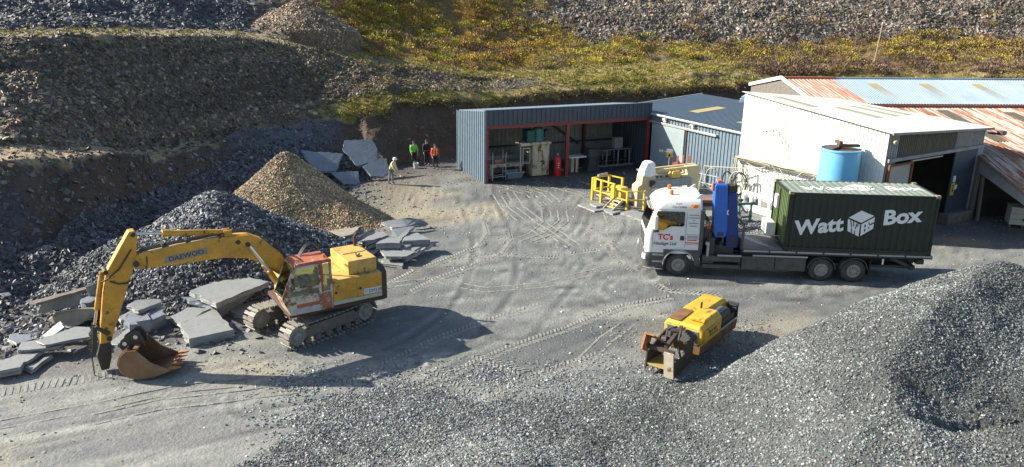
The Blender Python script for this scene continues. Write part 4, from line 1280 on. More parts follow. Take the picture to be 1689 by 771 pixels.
EY = paint('worn_yellow_paint', (.64, .33, .03), (.50, .235, .022), 2.2, .5, rough=.5, rust=(.10, .05, .02), rust_amt=.2, rust_scale=2.6, dirt=(.20, .115, .045), dirt_amt=.5, grain=.12, grain_scale=12)
EY2 = paint('sun_bleached_yellow', (.62, .395, .10), (.54, .32, .065), 2, .5, rough=.5, rust=(.15, .07, .03), rust_amt=.16, rust_scale=2.5, dirt=(.24, .15, .07), dirt_amt=.5, grain=.10, grain_scale=12)
ECAB = paint('dirty_white_cab', (.50, .47, .40), (.42, .37, .29), 3, .5, rough=.55, rust=(.27, .10, .04), rust_amt=.46, rust_scale=2.4)
ERED = paint('rusted_red_cab', (.36, .10, .05), (.30, .085, .04), 4, .5, rough=.7, rust=(.45, .40, .34), rust_amt=.18, rust_scale=3)
ERUST = paint('dark_rust_steel', (.085, .045, .032), (.055, .03, .022), 4, .6, rough=.85, bump=.004)
TRACK = paint('dusty_track_steel', (.26, .245, .215), (.17, .155, .135), 6, .6, rough=.7, metal=.2)
TRKDK = paint('muddy_track_frame', (.10, .09, .078), (.15, .135, .115), 5, .6, rough=.85)
CHROME = paint('chrome_rod', (.62, .62, .62), rough=.22, metal=.9)
GREASE = paint('black_grease', (.025, .022, .02), (.05, .04, .03), 8, .5, rough=.55)

EXA = R(213.4)
ex = empty('excavator', (-7.16, 25.15, 0), EXA, 'old yellow tracked excavator with a rusty red and white cab, boom raised over slabs', 'excavator')
# undercarriage -------------------------------------------------------
for side in (1, -1):
    rr, half, ty_ = .41, 1.46, side * 1.08
    ca, sa = math.cos(R(16.6)), math.sin(R(16.6))

    def tr_(x, y, z): return np.array([ca * x - sa * y, sa * x + ca * y, z])
    m = MB()
    m.box(tr_(0, ty_, .42), (2.7, .30, .34), rotm('Z', R(16.6)))
    m.box(tr_(0, ty_, .62), (1.9, .34, .12), rotm('Z', R(16.6)))
    m.box(tr_(0, ty_ * .62, .55), (.7, .75, .22), rotm('Z', R(16.6)))
    tf = m.build('track', TRKDK, ex, .02)
    m = MB()
    per = 4 * half + 2 * math.pi * rr
    n = 46
    for k in range(n):
        s_ = k / n * per
        if s_ < 2 * half: x, z, a = half - s_, .87 - .05 * math.sin(math.pi * s_ / (2 * half)), math.pi
        elif s_ < 2 * half + math.pi * rr:
            t = (s_ - 2 * half) / rr; x, z, a = -half - rr * math.sin(t), .46 + rr * math.cos(t), math.pi + t
        elif s_ < 4 * half + math.pi * rr: x, z, a = -half + (s_ - 2 * half - math.pi * rr), .05, 0
        else:
            t = (s_ - 4 * half - math.pi * rr) / rr; x, z, a = half + rr * math.sin(t), .46 - rr * math.cos(t), t
        Rm = rotm('Z', R(16.6)) @ rotm('Y', -a)
        c0 = tr_(x, ty_, z)
        m.box(c0, (.118, .60, .035), Rm)
        for gx in (-.035, .035): m.box(c0 + Rm @ np.array([gx, 0, -.028]), (.018, .60, .03), Rm)
        m.box(c0 + Rm @ np.array([0, 0, .05]), (.1, .16, .07), Rm)
    m.build('track_chain', TRACK, tf)
    for nm, x in (('drive_sprocket', -half), ('idler_wheel', half)):
        m = MB()
        p0, p1 = tr_(x, ty_ - .17, .46), tr_(x, ty_ + .17, .46)
        m.cyl(p0, p1, .33, .33, 20)
        for sg in (1, -1): m.cyl(tr_(x, ty_ + sg * .17, .46), tr_(x, ty_ + sg * .24, .46), .20, .15, 14)
        m.build(nm, TRACK, tf, .01)
    for k in range(6):
        x = -1.05 + k * .42
        m = MB(); m.cyl(tr_(x, ty_ - .2, .2), tr_(x, ty_ + .2, .2), .115, .115, 12); m.cyl(tr_(x, ty_ + .2, .2), tr_(x, ty_ + .23, .2), .06, .05, 8); m.build('track_roller', TRKDK, tf)
m = MB(); m.cyl((0, 0, .5), (0, 0, .98), .62, .62, 24); m.box((0, 0, .58), (1.5, 1.3, .25), rotm('Z', R(16.6))); m.build('turntable', TRKDK, ex, .02)
# house ---------------------------------------------------------------
m = MB(); m.bb((-2.25, -1.28, 1.0), (1.15, 1.28, 1.16)); m.build('house_frame', ERUST, ex, .02)
m = MB(); m.bb((-2.2, .2, 1.16), (-.34, 1.3, 2.06)); m.bb((-2.2, -1.3, 1.16), (.9, .18, 2.04)); m.build('house_body', EY2, ex, .025)
for x0, x1 in ((-1.22, -.38), (-2.17, -1.25)):
    m = MB(); m.bb((x0, 1.301, 1.32), (x1, 1.322, 2.02)); d = m.build('side_door', EY, ex, .006)
    m = MB(); m.cyl((x1 - .1 if x0 > -1.3 and x0 < -1 else x1 - .12, 1.32, 1.62), (x1 - .1 if x0 > -1.3 and x0 < -1 else x1 - .12, 1.335, 1.62), .05, .05, 10); m.build('handle', GREASE, d)
m = MB(); m.bb((-2.18, 1.302, 1.18), (-.38, 1.316, 1.31)); m.build('side_stripe', paint('grey_green_stripe', (.42, .43, .36), (.36, .35, .28), 4, .5, rough=.6, rust=RUST, rust_amt=.1), ex)
m = MB()
ring = lambda x0, x1, y0, y1, z: [(x0, y0, z), (x1, y0, z), (x1, y1, z), (x0, y1, z)]
P_ = [(-2.2, -1.3), (-2.2, 1.3), (-2.42, 1.22), (-2.56, .7), (-2.6, 0), (-2.56, -.7), (-2.42, -1.22)]
m.loft([[(x, y, 1.0) for x, y in P_], [(x, y, 2.0) for x, y in P_], [(x * .995, y * .97, 2.06) for x, y in P_]]); m.build('counterweight', ERUST, ex, .02)
m = MB(); m.bb((-2.14, -.75, 2.06), (-1.08, 1.02, 2.56)); h_ = m.build('engine_hood', EY2, ex, .03)
m = MB(); m.bb((-2.05, -.6, 2.565), (-1.2, .2, 2.585)); m.build('hood_panel', EY2, h_, .005)
m = MB(); m.box((-1.62, .62, 2.6), (.28, .03, .05), rotm('Z', .8)); m.box((-1.55, .6, 2.64), (.03, .03, .1)); m.build('handle', GREASE, h_)
m = MB(); m.cyl((-1.95, -.5, 2.56), (-1.95, -.5, 2.95), .06, .06, 10); m.cyl((-1.95, -.5, 2.95), (-2.05, -.5, 3.05), .06, .06, 10); m.build('exhaust', ERUST, ex)
m = MB(); m.tube([(-.6, -.9, 2.04), (-.6, -.9, 2.5), (-1.9, -.9, 2.5), (-1.9, -.9, 2.05)], .02, 6); m.tube([(-1.2, -.9, 2.04), (-1.2, -.9, 2.5)], .02, 6); m.build('deck_rail', GREASE, ex)
# text on the side
m = MB(); m.bb((-2.16, 1.323, 1.36), (-1.5, 1.33, 1.56)); pnl = m.build('name_panel', paint('white_sticker', (.62, .63, .64), (.5, .5, .5), 6, .4, rough=.4), ex)
DKB = paint('dark_blue_letters', (.03, .04, .09), rough=.5)
text('lettering', 'DH130', .165, DKB, ex, (-1.68, 1.331, 1.40), (-1, 0, 0), (0, 0, 1), .003, .002)
m = MB()
for k in (0, 1):
    for sg in (1, -1):
        x = -1.535 - k * .06
        m.add([(x, 1.3325, 1.46), (x - .04, 1.3325, 1.46 + sg * .05), (x - .055, 1.3325, 1.46 + sg * .05), (x - .015, 1.3325, 1.46)], [(0, 1, 2, 3)])
m.build('arrow_mark', DKB, ex, fix=False)
# cab -----------------------------------------------------------------
cy0, cy1 = .40, 1.36
prof = [(-.36, 1.12), (1.12, 1.12), (1.40, 1.78), (.90, 2.86), (.82, 2.92), (-.30, 2.92), (-.36, 2.86)]
m = MB()
# lower body and pillars only, so the panes stay open
m.xz([(-.36, 1.12), (1.12, 1.12), (1.38, 1.74), (1.30, 1.86), (1.26, 1.78), (-.36, 1.78)], cy0, cy1)
cabo = m.build('cab', ECAB, ex, .02)
m = MB(); m.xz([(-.36, 2.80), (.92, 2.80), (.88, 2.87), (.80, 2.92), (-.30, 2.92), (-.36, 2.87)], cy0 - .02, cy1 + .02); m.build('cab_roof', ERED, cabo, .02)
for y in (cy0 + .035, cy1 - .035):
    MB().beam((1.36, y, 1.75), (.90, y, 2.82), .07, .07).build('cab_pillar', ECAB, cabo); MB().beam((-.32, y, 1.75), (-.32, y, 2.82), .08, .07).build('cab_pillar', ECAB, cabo)
m = MB(); m.bb((-.05, cy1 - .06, 1.75), (.05, cy1 - .005, 2.82)); m.build('cab_pillar', ERED, cabo)
for x, z in ((1.33, 1.80), (.91, 2.80)): MB().beam((x, cy0, z), (x, cy1, z), .06, .06).build('windscreen_frame', ECAB, cabo)
MB().quad((1.37, cy0 + .06, 1.79), (1.37, cy1 - .06, 1.79), (.93, cy1 - .06, 2.80), (.93, cy0 + .06, 2.80)).build('windscreen', GLASS_G, cabo, solid=.012)
# door with its own frame
m = MB()
dpo = [(.08, 1.16), (1.06, 1.16), (1.31, 1.78), (.86, 2.78), (.08, 2.78)]
dpi = [(.15, 1.78), (1.17, 1.78), (.81, 2.70), (.15, 2.70)]
for a, b in (((.08, 1.16), (.08, 2.78)), ((.08, 2.78), (.86, 2.78)), ((.86, 2.78), (1.30, 1.76)), ((.08, 1.76), (1.28, 1.76)), ((.1, 2.02), (1.18, 2.02))):
    m.beam((a[0], cy1 + .015, a[1]), (b[0], cy1 + .015, b[1]), .05, .075)
m.xz([(.10, 1.16), (1.08, 1.16), (1.30, 1.74), (.10, 1.74)], cy1 + .003, cy1 + .03)
door = m.build('cab_door', ECAB, cabo, .006)
MB().quad((.13, cy1 + .012, 2.05), (1.14, cy1 + .012, 2.05), (.83, cy1 + .012, 2.74), (.13, cy1 + .012, 2.74)).build('door_pane', GLASS_G, door, solid=.01)
MB().quad((.13, cy1 + .012, 1.80), (1.24, cy1 + .012, 1.80), (1.16, cy1 + .012, 1.99), (.13, cy1 + .012, 1.99)).build('lower_pane', GLASS_G, door, solid=.01)
MB().quad((-.29, cy1 - .02, 1.80), (-.07, cy1 - .02, 1.80), (-.07, cy1 - .02, 2.76), (-.29, cy1 - .02, 2.76)).build('rear_side_pane', GLASS_G, cabo, solid=.01)
m = MB(); m.bb((.12, cy1 + .031, 1.18), (1.05, cy1 + .04, 1.34)); m.build('grey_panel', paint('bare_grey_panel', (.36, .37, .38), (.28, .28, .28), 4, .4, rough=.6), door)
m = MB(); m.bb((.14, cy1 + .031, 1.37), (.92, cy1 + .037, 1.50)); m.build('rust_patch', ERED, door)
m = MB(); m.bb((.98, cy1 + .03, 2.30), (1.06, cy1 + .12, 2.46)); m.build('mirror', GREASE, cabo)
m = MB(); m.bb((-.30, cy1 + .003, 1.2), (.05, cy1 + .02, 1.74)); m.build('rear_side_panel', ERED, cabo)
m = MB(); m.bb((.0, .6, 1.78), (.45, 1.1, 1.95)); m.bb((-.08, .6, 1.9), (.06, 1.1, 2.5)); m.build('seat', paint('yellow_seat', (.5, .34, .05), rough=.7), cabo, .04)
m = MB(); m.bb((.35, 1.0, 2.0), (.72, 1.25, 2.42)); m.build('blue_jacket', paint('blue_cloth', (.02, .09, .35), (.02, .06, .25), 6, .5, rough=.8), cabo, .06)
m = MB(); m.bb((.75, .55, 1.78), (1.0, .75, 2.2)); m.build('control_lever', GREASE, cabo, .02)
m = MB(); m.cyl((-.2, 1.1, 2.92), (-.2, 1.1, 3.02), .05, .045, 10); m.build('beacon', paint('orange_lens', (.7, .16, .01), rough=.3), cabo)
m = MB()
for k, y in enumerate((.5, .58, .66)): m.tube([(.5 - .9 * t, y - .5 * t, 2.9 + .32 * math.sin(math.pi * t)) for t in np.linspace(0, 1, 12)], .022, 6)
m.build('hose', GREASE, ex)
# boom ----------------------------------------------------------------
up_ = [(5.50, 3.52), (5.37, 3.70), (4.14, 3.80), (2.70, 3.86), (1.98, 3.80), (1.55, 3.58), (.96, 2.96), (.52, 1.75)]
lo_ = [(.28, 1.5), (.16, 1.72), (1.23, 2.36), (1.69, 2.76), (2.05, 3.0), (2.83, 3.16), (3.95, 3.18), (5.42, 3.24)]
m = MB(); m.xz(up_ + lo_, -.22, .22); bo = m.build('boom', EY, ex, .02)
m = MB(); m.xz([(2.9, 3.845), (4.14, 3.80), (5.3, 3.70), (5.3, 3.735), (4.14, 3.835), (2.9, 3.88)], -.18, .2); m.build('top_plate', paint('pale_worn_yellow', (.5, .38, .18), (.4, .28, .12), 4, .5, rough=.6), bo)
for x, z in ((5.42, 3.42), (2.35, 3.62), (2.05, 3.5)):
    MB().cyl((x, -.26, z), (x, .26, z), .09 if x > 3 else .075, None, 14).build('pin', GREASE, bo)
for k in range(3):
    y = -.12 + .12 * k
    m = MB(); m.tube([(.7, y, 2.7), (1.2, y, 3.4), (1.7, y, 3.86), (2.3, y, 3.95), (2.9, y, 3.94), (4.1, y, 3.88), (5.2, y, 3.79), (5.45, y, 3.6)], .022, 6); m.build('hose', GREASE, bo)
for x in (2.9, 3.9, 4.6): MB().bb((x - .03, -.18, 3.80 if x > 4 else 3.84), (x + .03, .22, 3.93)).build('hose_clamp', GREASE, bo)
m = MB(); m.prism([(4.62, 0, 3.285), (3.32, 0, 3.385), (3.32, 0, 3.62), (4.60, 0, 3.50)], (0, .221, 0), (0, .228, 0)); m.build('name_panel', paint('faded_grey_plate', (.28, .25, .22), (.2, .17, .13), 5, .6, rough=.7), bo)
text('lettering', 'DAEWOO', .21, paint('faded_dark_letters', (.06, .04, .035), rough=.7), bo, (4.50, .2285, 3.335), (-1, 0, .085), (.06, 0, 1), .004, .002, sx=1.12)
m = MB(); m.tube([(5.1, .24, 3.62), (5.12, .28, 3.4), (5.2, .26, 3.15)], .018, 6); m.build('hose', GREASE, bo)
for y in (.34, -.34):
    m = MB(); m.cyl((.85, y, 1.35), (1.45, y, 2.5), .085, .085, 14); m.build('lift_cylinder', EY, ex, smooth=True)
    m = MB(); m.cyl((1.45, y, 2.5), (2.02, y, 3.46), .05, .05, 12); m.build('lift_rod', CHROME, ex, smooth=True)
m = MB(); m.cyl((2.62, 0, 3.96), (4.42, 0, 4.20), .095, .095, 14); m.cyl((4.36, 0, 4.19), (4.55, 0, 4.22), .115, .115, 14); m.build('arm_cylinder', EY, ex, smooth=True)
m = MB(); m.cyl((4.55, 0, 4.22), (5.38, 0, 4.33), .05, .05, 12); m.build('arm_rod', CHROME, ex, smooth=True)
m = MB(); m.bb((2.5, -.16, 3.84), (2.74, -.10, 4.05)); m.bb((2.5, .10, 3.84), (2.74, .16, 4.05)); m.build('cylinder_bracket', EY, ex, .01)
# stick ---------------------------------------------------------------
m = MB(); m.xz([(5.50, 4.46), (5.34, 4.46), (5.28, 4.34), (5.40, 3.55), (5.56, 3.15), (6.22, 1.52), (6.42, 1.02), (6.72, 1.02), (6.62, 1.6), (6.42, 2.6), (6.22, 3.35)], -.19, .19); st = m.build('arm', EY, ex, .02)
for x, z in ((5.40, 4.36), (6.45, 1.15), (6.28, 3.3)): MB().cyl((x, -.24, z), (x, .24, z), .075, None, 12).build('pin', GREASE, st)
m = MB(); m.xz([(6.42, 1.05), (6.72, 1.05), (6.86, .62), (6.80, .12), (6.58, .12), (6.46, .5)], -.16, .16); m.build('quick_hitch', GREASE, st, .03)
m = MB(); m.cyl((6.36, 0, 3.28), (6.66, 0, 2.1), .075, .075, 12); m.build('tipping_cylinder', EY, st, smooth=True)
m = MB(); m.cyl((6.66, 0, 2.1), (6.78, 0, 1.62), .042, .042, 10); m.build('tipping_rod', CHROME, st, smooth=True)
m = MB()
for y in (-.2, .2): m.beam((6.78, y, 1.62), (6.45, y, 1.3), .04, .12); m.beam((6.78, y * .8, 1.62), (6.92, y * .8, .75), .05, .13)
m.build('linkage', GREASE, st)
for k, y in enumerate((.2, -.2)):
    m = MB(); m.tube([(5.5, y, 3.9), (5.9, y * 1.2, 3.35), (6.25, y * 1.25, 3.1), (6.42, y * .8, 3.0)], .022, 6); m.build('hose', GREASE, st)
m = MB(); m.tube([(5.55, .2, 2.95), (5.75, .24, 2.86), (5.98, .24, 2.88), (6.2, .2, 3.0)], .025, 6); m.build('hose', GREASE, st)


def exw(x, y, z):
    c, s = math.cos(EXA), math.sin(EXA)
    return (-7.16 + c * x - s * y, 25.15 + s * x + c * y, z)


# chain hanging from the hitch
m = MB()
for k in range(15):
    z = 1.15 - k * .072
    ring = [(.022 * math.cos(t), 0, z + .04 * math.sin(t)) if k % 2 else (0, .022 * math.cos(t), z + .04 * math.sin(t)) for t in np.linspace(0, 2 * math.pi, 9)]
    m.tube(ring, .011, 5)
o = m.build('lifting_chain', GREASE, None); o.location = exw(7.0, .22, 0); tag(o, 'rusty lifting chain with a hook hanging from the tip of the excavator arm', 'chain')
hk = MB().tube([(0, 0, .12), (0, 0, .06), (.05, 0, -.0), (.04, 0, -.06), (-.02, 0, -.08), (-.06, 0, -.03)], .016, 6).build('hook', GREASE, o)
# bucket, lying on the yard ------------------------------------------
bk_ = empty('digging_bucket', (-11.72, 21.5, 0), R(10), 'detached rusty brown toothed digging bucket resting on the yard beside the excavator arm', 'bucket')
BKT = paint('rust_brown_bucket', (.23, .125, .065), (.15, .075, .035), 2.4, .6, rough=.55, metal=.25, dirt=(.27, .20, .14), dirt_amt=.4, bump=.004)
BKE = paint('worn_bright_steel', (.34, .25, .17), (.26, .15, .08), 6, .5, rough=.5, metal=.4)
prf = [(-.06, .90), (-.22, .74), (-.30, .50), (-.24, .26), (-.06, .08), (.20, .02), (.55, .06), (1.08, .24)]     # belly, opening to +x
inn = [(1.08, .275), (.55, .10), (.20, .06), (-.04, .12), (-.20, .28), (-.26, .50), (-.18, .72), (-.03, .86)]
m = MB(); m.xz(prf + inn, -.55, .55); m.build('bucket_shell', BKT, bk_, .006)
for y in (-.55, .55):
    m = MB(); sg = -1 if y < 0 else 1
    m.xz([(-.06, .90), (-.22, .74), (-.30, .50), (-.24, .26), (-.06, .08), (.20, .02), (.55, .06), (1.05, .24), (.80, .36), (.52, .52), (.30, .78), (.20, .90)], y, y + sg * .035); m.build('side_plate', BKT, bk_, .006)
for k in range(8):
    y = -.52 + k * .148
    m = MB()
    a = prf[:6]
    for q in range(5): m.beam((a[q][0] * 1.04 - .02, y, a[q][1]), (a[q + 1][0] * 1.04 - .02, y, a[q + 1][1]), .035, .035)
    m.build('wear_strip', BKE, bk_)
for k in range(5):
    y = -.5 + k * .25
    m = MB(); m.add([(.98, y - .045, .21), (.98, y + .045, .21), (.98, y + .045, .30), (.98, y - .045, .30), (1.28, y - .02, .29), (1.28, y + .02, .29), (1.28, y + .02, .315), (1.28, y - .02, .315)],
                    [(3, 2, 1, 0), (4, 5, 6, 7), (0, 1, 5, 4), (1, 2, 6, 5), (2, 3, 7, 6), (3, 0, 4, 7)]); m.build('tooth', paint('orange_rust_tooth', (.42, .17, .05), (.25, .1, .04), 5, .5, rough=.6), bk_)
for y in (-.17, .17):
    m = MB(); m.xz([(-.24, .72), (.14, .88), (.32, .86), (.30, 1.10), (.18, 1.30), (.06, 1.30), (-.10, 1.18), (-.28, 1.05), (-.34, .85)], y - .03, y + .03); m.build('hitch_plate', GREASE, bk_, .01)
    for x, z in ((-.18, .96), (.12, 1.14)):
        m = MB(); m.cyl((x, y - .05, z), (x, y + .05, z), .06, .06, 12); m.build('bush', CHROME, bk_)
m = MB(); m.beam((.16, -.5, .90), (.16, .5, .90), .12, .06); m.build('rear_lip', BKT, bk_)

bk_.scale = (1.12, 1.1, 1.12)

# ------------------------------------------------------------------ the lorry
TRA = R(-3.9)
TX, TY = 7.18, 30.86
lo = empty('flatbed_lorry', (TX, TY, 0), TRA, 'white cabbed flatbed lorry with a folded blue crane carrying the green container', 'lorry')


def tw(x, y, z):
    c, s = math.cos(TRA), math.sin(TRA)
    return (TX + c * x - s * y, TY + s * x + c * y, z)


LW = paint('white_lorry_paint', (.72, .72, .71), (.66, .66, .64), 1.5, .4, rough=.28, dirt=(.5, .47, .4), dirt_amt=.2)
LD = paint('dark_grey_plastic', (.045, .048, .055), (.06, .06, .062), 4, .5, rough=.5, dirt=(.16, .15, .13), dirt_amt=.4)
LB = paint('black_chassis', (.03, .03, .032), (.055, .052, .05), 4, .5, rough=.6)
LBLUE = paint('crane_blue', (.03, .13, .50), (.025, .11, .42), 2, .4, rough=.35)
LBLUE2 = paint('crane_deep_blue', (.010, .035, .19), (.01, .03, .15), 2, .4, rough=.4)
ORL = paint('orange_lens', (.7, .16, .01))
ALU = paint('dusty_aluminium', (.42, .43, .44), (.34, .35, .36), 5, .5, rough=.4, metal=.5)
BW = 2.48


def cab_ring(z, xf, xb, ins, rf, rb):
    "rounded outline of the cab at one height"
    y0, y1 = .02 + ins, BW - .02 - ins
    pts = []
    for cx_, cy_, a0, r in ((xf + rf, y0 + rf, 180, rf), (xb - rb, y0 + rb, 270, rb), (xb - rb, y1 - rb, 0, rb), (xf + rf, y1 - rf, 90, rf)):
        for k in range(6):
            t = R(a0 + 90 * k / 5); pts.append((cx_ + r * math.cos(t), cy_ + r * math.sin(t), z))
    return pts


m = MB()
m.loft([cab_ring(1.02, -1.44, .82, 0, .22, .05), cab_ring(1.70, -1.45, .82, 0, .24, .05), cab_ring(1.98, -1.42, .82, .0, .25, .05), cab_ring(2.9, -1.12, .82, .05, .26, .06), cab_ring(2.97, -1.08, .82, .06, .26, .06)])
cb = m.build('cab', LW, lo, smooth=True)
m = MB()
m.loft([cab_ring(2.975, -1.16, .84, .03, .28, .06), cab_ring(3.06, -1.12, .84, .04, .30, .06), cab_ring(3.26, -.95, .84, .12, .34, .1), cab_ring(3.40, -.72, .84, .24, .4, .12), cab_ring(3.475, -.45, .83, .38, .45, .15), cab_ring(3.505, -.05, .70, .55, .4, .15)])
rf_ = m.build('roof_fairing', LW, cb, smooth=True)
m = MB(); m.box((.18, BW / 2 - .1, 3.512), (.62, .62, .02), rotm('Y', 0)); m.build('roof_hatch', paint('pale_grey_hatch', (.48, .5, .51), rough=.4), rf_, .02)
for x, y in ((-.42, .62), (-.40, 1.62)):
    m = MB(); m.cyl((x, y, 3.38), (x, y, 3.50), .04, .04, 8); m.cyl((x, y, 3.50), (x, y, 3.67), .085, .075, 12); m.build('beacon', ORL, rf_)
for y in (.28, BW - .33): MB().xz([(.5, 3.36), (.84, 3.36), (.84, 3.60), (.76, 3.60)], y, y + .05).build('roof_fin', LW, rf_, .01)
# glass
MB().add([(-1.455, .30, 1.98), (-1.455, BW - .30, 1.98), (-1.165, BW - .33, 2.86), (-1.165, .33, 2.86)], [(0, 1, 2, 3)]).build('windscreen', GLASS_W, cb, solid=.012)
m = MB(); m.add([(-1.445, .31, 1.99), (-1.445, BW - .31, 1.99), (-1.150, BW - .34, 2.85), (-1.150, .34, 2.85)], [(0, 1, 2, 3)]); m.build('dark_cabin', paint('grey_dash', (.10, .10, .10), (.06, .06, .06), 3, .5, rough=.7), cb)
wp = [(-1.02, 2.86), (.10, 2.86), (.12, 2.80), (.12, 2.30), (.06, 2.25), (-.42, 2.25), (-.72, 2.08), (-1.12, 2.06)]
m = MB(); m.add([(x, .012 + .05 * max(0, (z - 2)) / .9, z) for x, z in wp], [tuple(range(len(wp)))]); m.build('side_cabin', paint('dark_cabin_trim', (.03, .028, .025), (.12, .08, .02), 2.5, .5, rough=.6), cb, solid=.004)
MB().add([(x, -.002 + .05 * max(0, (z - 2)) / .9, z) for x, z in wp], [tuple(range(len(wp)))]).build('side_window', GLASS_D, cb, solid=.006)
m = MB()
for a, b in zip(wp, wp[1:] + wp[:1]):
    f = lambda z: .006 + .05 * max(0, (z - 2)) / .9
    m.beam((a[0], f(a[1]), a[1]), (b[0], f(b[1]), b[1]), .02, .03)
m.build('window_seal', LD, cb)
m = MB()
for x in (-1.16, .22): m.bb((x - .006, .013, 1.3), (x + .006, .019, 2.1 if x < 0 else 2.85))
m.bb((.22, .013, 1.88), (.8, .019, 1.892)); m.build('panel_gap', LD, cb)
m = MB(); m.bb((.0, -.004, 1.62), (.17, .02, 1.82)); m.build('door_handle', LB, cb, .01)
# front
m = MB(); m.loft([cab_ring(.38, -1.50, -.62, -.01, .26, .02), cab_ring(.80, -1.53, -.62, -.02, .28, .02), cab_ring(1.0, -1.50, -.62, -.01, .26, .02), cab_ring(1.05, -1.46, -.62, .0, .25, .02)]); bp_ = m.build('bumper', LD, cb, smooth=True)
for y in (.16, BW - .16):
    m = MB(); m.box((-1.44, y, .82), (.14, .26, .24), rotm('Z', .5 if y < 1 else -.5)); m.build('headlight', paint('lamp_glass', (.75, .76, .76), rough=.12), bp_, .03)
m = MB(); m.bb((-1.475, .5, 1.15), (-1.44, BW - .5, 1.72)); m.build('grille', LB, cb, .01)
for z in (.62, .92):
    m = MB(); m.bb((-1.12, -.03, z), (-.66, .04, z + .07)); m.build('step', ALU, cb)
m = MB(); m.tube([(-1.5, .1, .36), (-1.2, -.02, .32), (-.66, -.02, .32)], .03, 6); m.build('lower_rail', ALU, cb)
# mirrors and visor
for y, sg in ((-.10, -1), (BW + .10, 1)):
    m = MB(); m.bb((-1.16, y - .10, 2.1), (-1.0, y + .10, 2.72)); mr = m.build('mirror', LW if sg < 0 else LW, cb, .04)
    m = MB(); m.tube([(-1.08, y, 2.72), (-1.0, y - sg * .2, 2.84)], .025, 6); m.tube([(-1.08, y, 2.1), (-1.1, y - sg * .2, 2.02)], .025, 6); m.build('mirror_arm', LD, mr)
m = MB(); m.box((-1.30, BW / 2, 2.93), (.24, 2.0, .025), rotm('Y', .5)); m.build('sun_visor', glass('smoked_visor', (.5, .54, .5), .25), cb)
m = MB(); m.bb((-1.18, -.06, 1.96), (-.92, .03, 2.04)); m.build('kerb_mirror', LD, cb, .02)
# wheel arch and lower cab
m = MB()
arc = [(.64 * math.cos(t), .52 + .64 * math.sin(t)) for t in np.linspace(0, math.pi, 13)]
poly = [(.82, .52)] + [(.82, 1.16)] + [(-.7, 1.16), (-.7, .52)] + arc[::-1]
for i in range(len(arc) - 1):
    a, b = arc[i], arc[i + 1]
    m.prism([(a[0], 0, a[1]), (b[0], 0, b[1]), (b[0] * 1.05, 0, 1.2), (a[0] * 1.05, 0, 1.2)], (0, -.015, 0), (0, .5, 0))
m.bb((.66, -.015, .5), (.86, .5, 1.2)); m.build('wheel_arch', LD, cb)
m = MB(); m.tube([(.67 * math.cos(t), -.03, .52 + .67 * math.sin(t)) for t in np.linspace(.35, math.pi, 16)], .035, 6); m.build('arch_lip', ALU, cb)
m = MB(); m.bb((.82, .1, .9), (.98, BW - .1, 3.0)); m.bb((.80, .0, 1.2), (.97, .12, 2.98)); m.build('rear_fairing', LD, cb, .03)
# chassis
m = MB(); m.bb((-1.0, .72, .72), (10.1, .86, 1.0)); m.bb((-1.0, 1.62, .72), (10.1, 1.76, 1.0)); m.bb((1.0, .3, .62), (10.0, BW - .3, .74)); ch = m.build('chassis', LB, lo)


def wheel(x, near, dual=False):
    y = .16 if near else BW - .16
    sg = -1 if near else 1
    m = MB()
    pr = [(.29, -.15), (.42, -.155), (.485, -.13), (.51, -.09), (.51, .09), (.485, .13), (.42, .155), (.29, .15)]
    m.lathe(pr, (x, y, .51), 'Y', 32, False)
    if dual: m.lathe(pr, (x, y - sg * .34, .51), 'Y', 24, False)
    w = m.build('wheel', paint('dusty_tyre', (.035, .033, .031), (.075, .07, .062), 4, .5, rough=.85), lo, smooth=True)
    RIM = paint('dusty_rim', (.34, .33, .31), (.22, .21, .195), 8, .5, rough=.5, metal=.4)
    m = MB()
    if dual: m.lathe([(.30, sg * -.12), (.29, sg * .02), (.20, sg * .06), (.16, sg * -.05), (.13, sg * -.08), (0, sg * -.08)], (x, y, .51), 'Y', 28)
    else: m.lathe([(.30, sg * -.13), (.28, sg * -.02), (.22, sg * -.06), (.19, sg * -.11), (.11, sg * -.12), (.10, sg * -.2), (0, sg * -.21)], (x, y, .51), 'Y', 28)
    # lathe axis Y mirrors the sign of the height, so flip for the near side
    m.build('rim', RIM, w, smooth=True)
    m = MB()
    for k in range(10):
        t = 2 * math.pi * k / 10
        px_, pz_ = x + .165 * math.cos(t), .51 + .165 * math.sin(t)
        m.cyl((px_, y + sg * .10, pz_), (px_, y + sg * .15, pz_), .02, .018, 6)
    m.build('wheel_nuts', LB, w)
    m = MB()
    for k in range(10):
        t = 2 * math.pi * (k + .5) / 10
        px_, pz_ = x + .24 * math.cos(t), .51 + .24 * math.sin(t)
        m.cyl((px_, y + sg * .03, pz_), (px_, y + sg * .085, pz_), .028, .028, 8)
    m.build('hand_holes', LB, w)


for x, d in ((0, False), (6.03, True), (7.38, False)):
    for near in (True, False): wheel(x, near, d)
for x in (6.03, 7.38):
    for y0, y1 in ((-.0, .42), (BW - .42, BW)):
        m = MB()
        a = [(x + .60 * math.cos(t), .5 + .60 * math.sin(t)) for t in np.linspace(.15, math.pi - .15, 13)]
        m.prism([(p[0], 0, p[1]) for p in a] + [(x + (p[0] - x) * .95, 0, .5 + (p[1] - .5) * .95) for p in a[::-1]], (0, y0, 0), (0, y1, 0)); m.build('mudguard', LD, lo)
m = MB(); m.bb((8.02, .05, .3), (8.06, .42, .95)); m.build('mud_flap', BLACKP, lo)
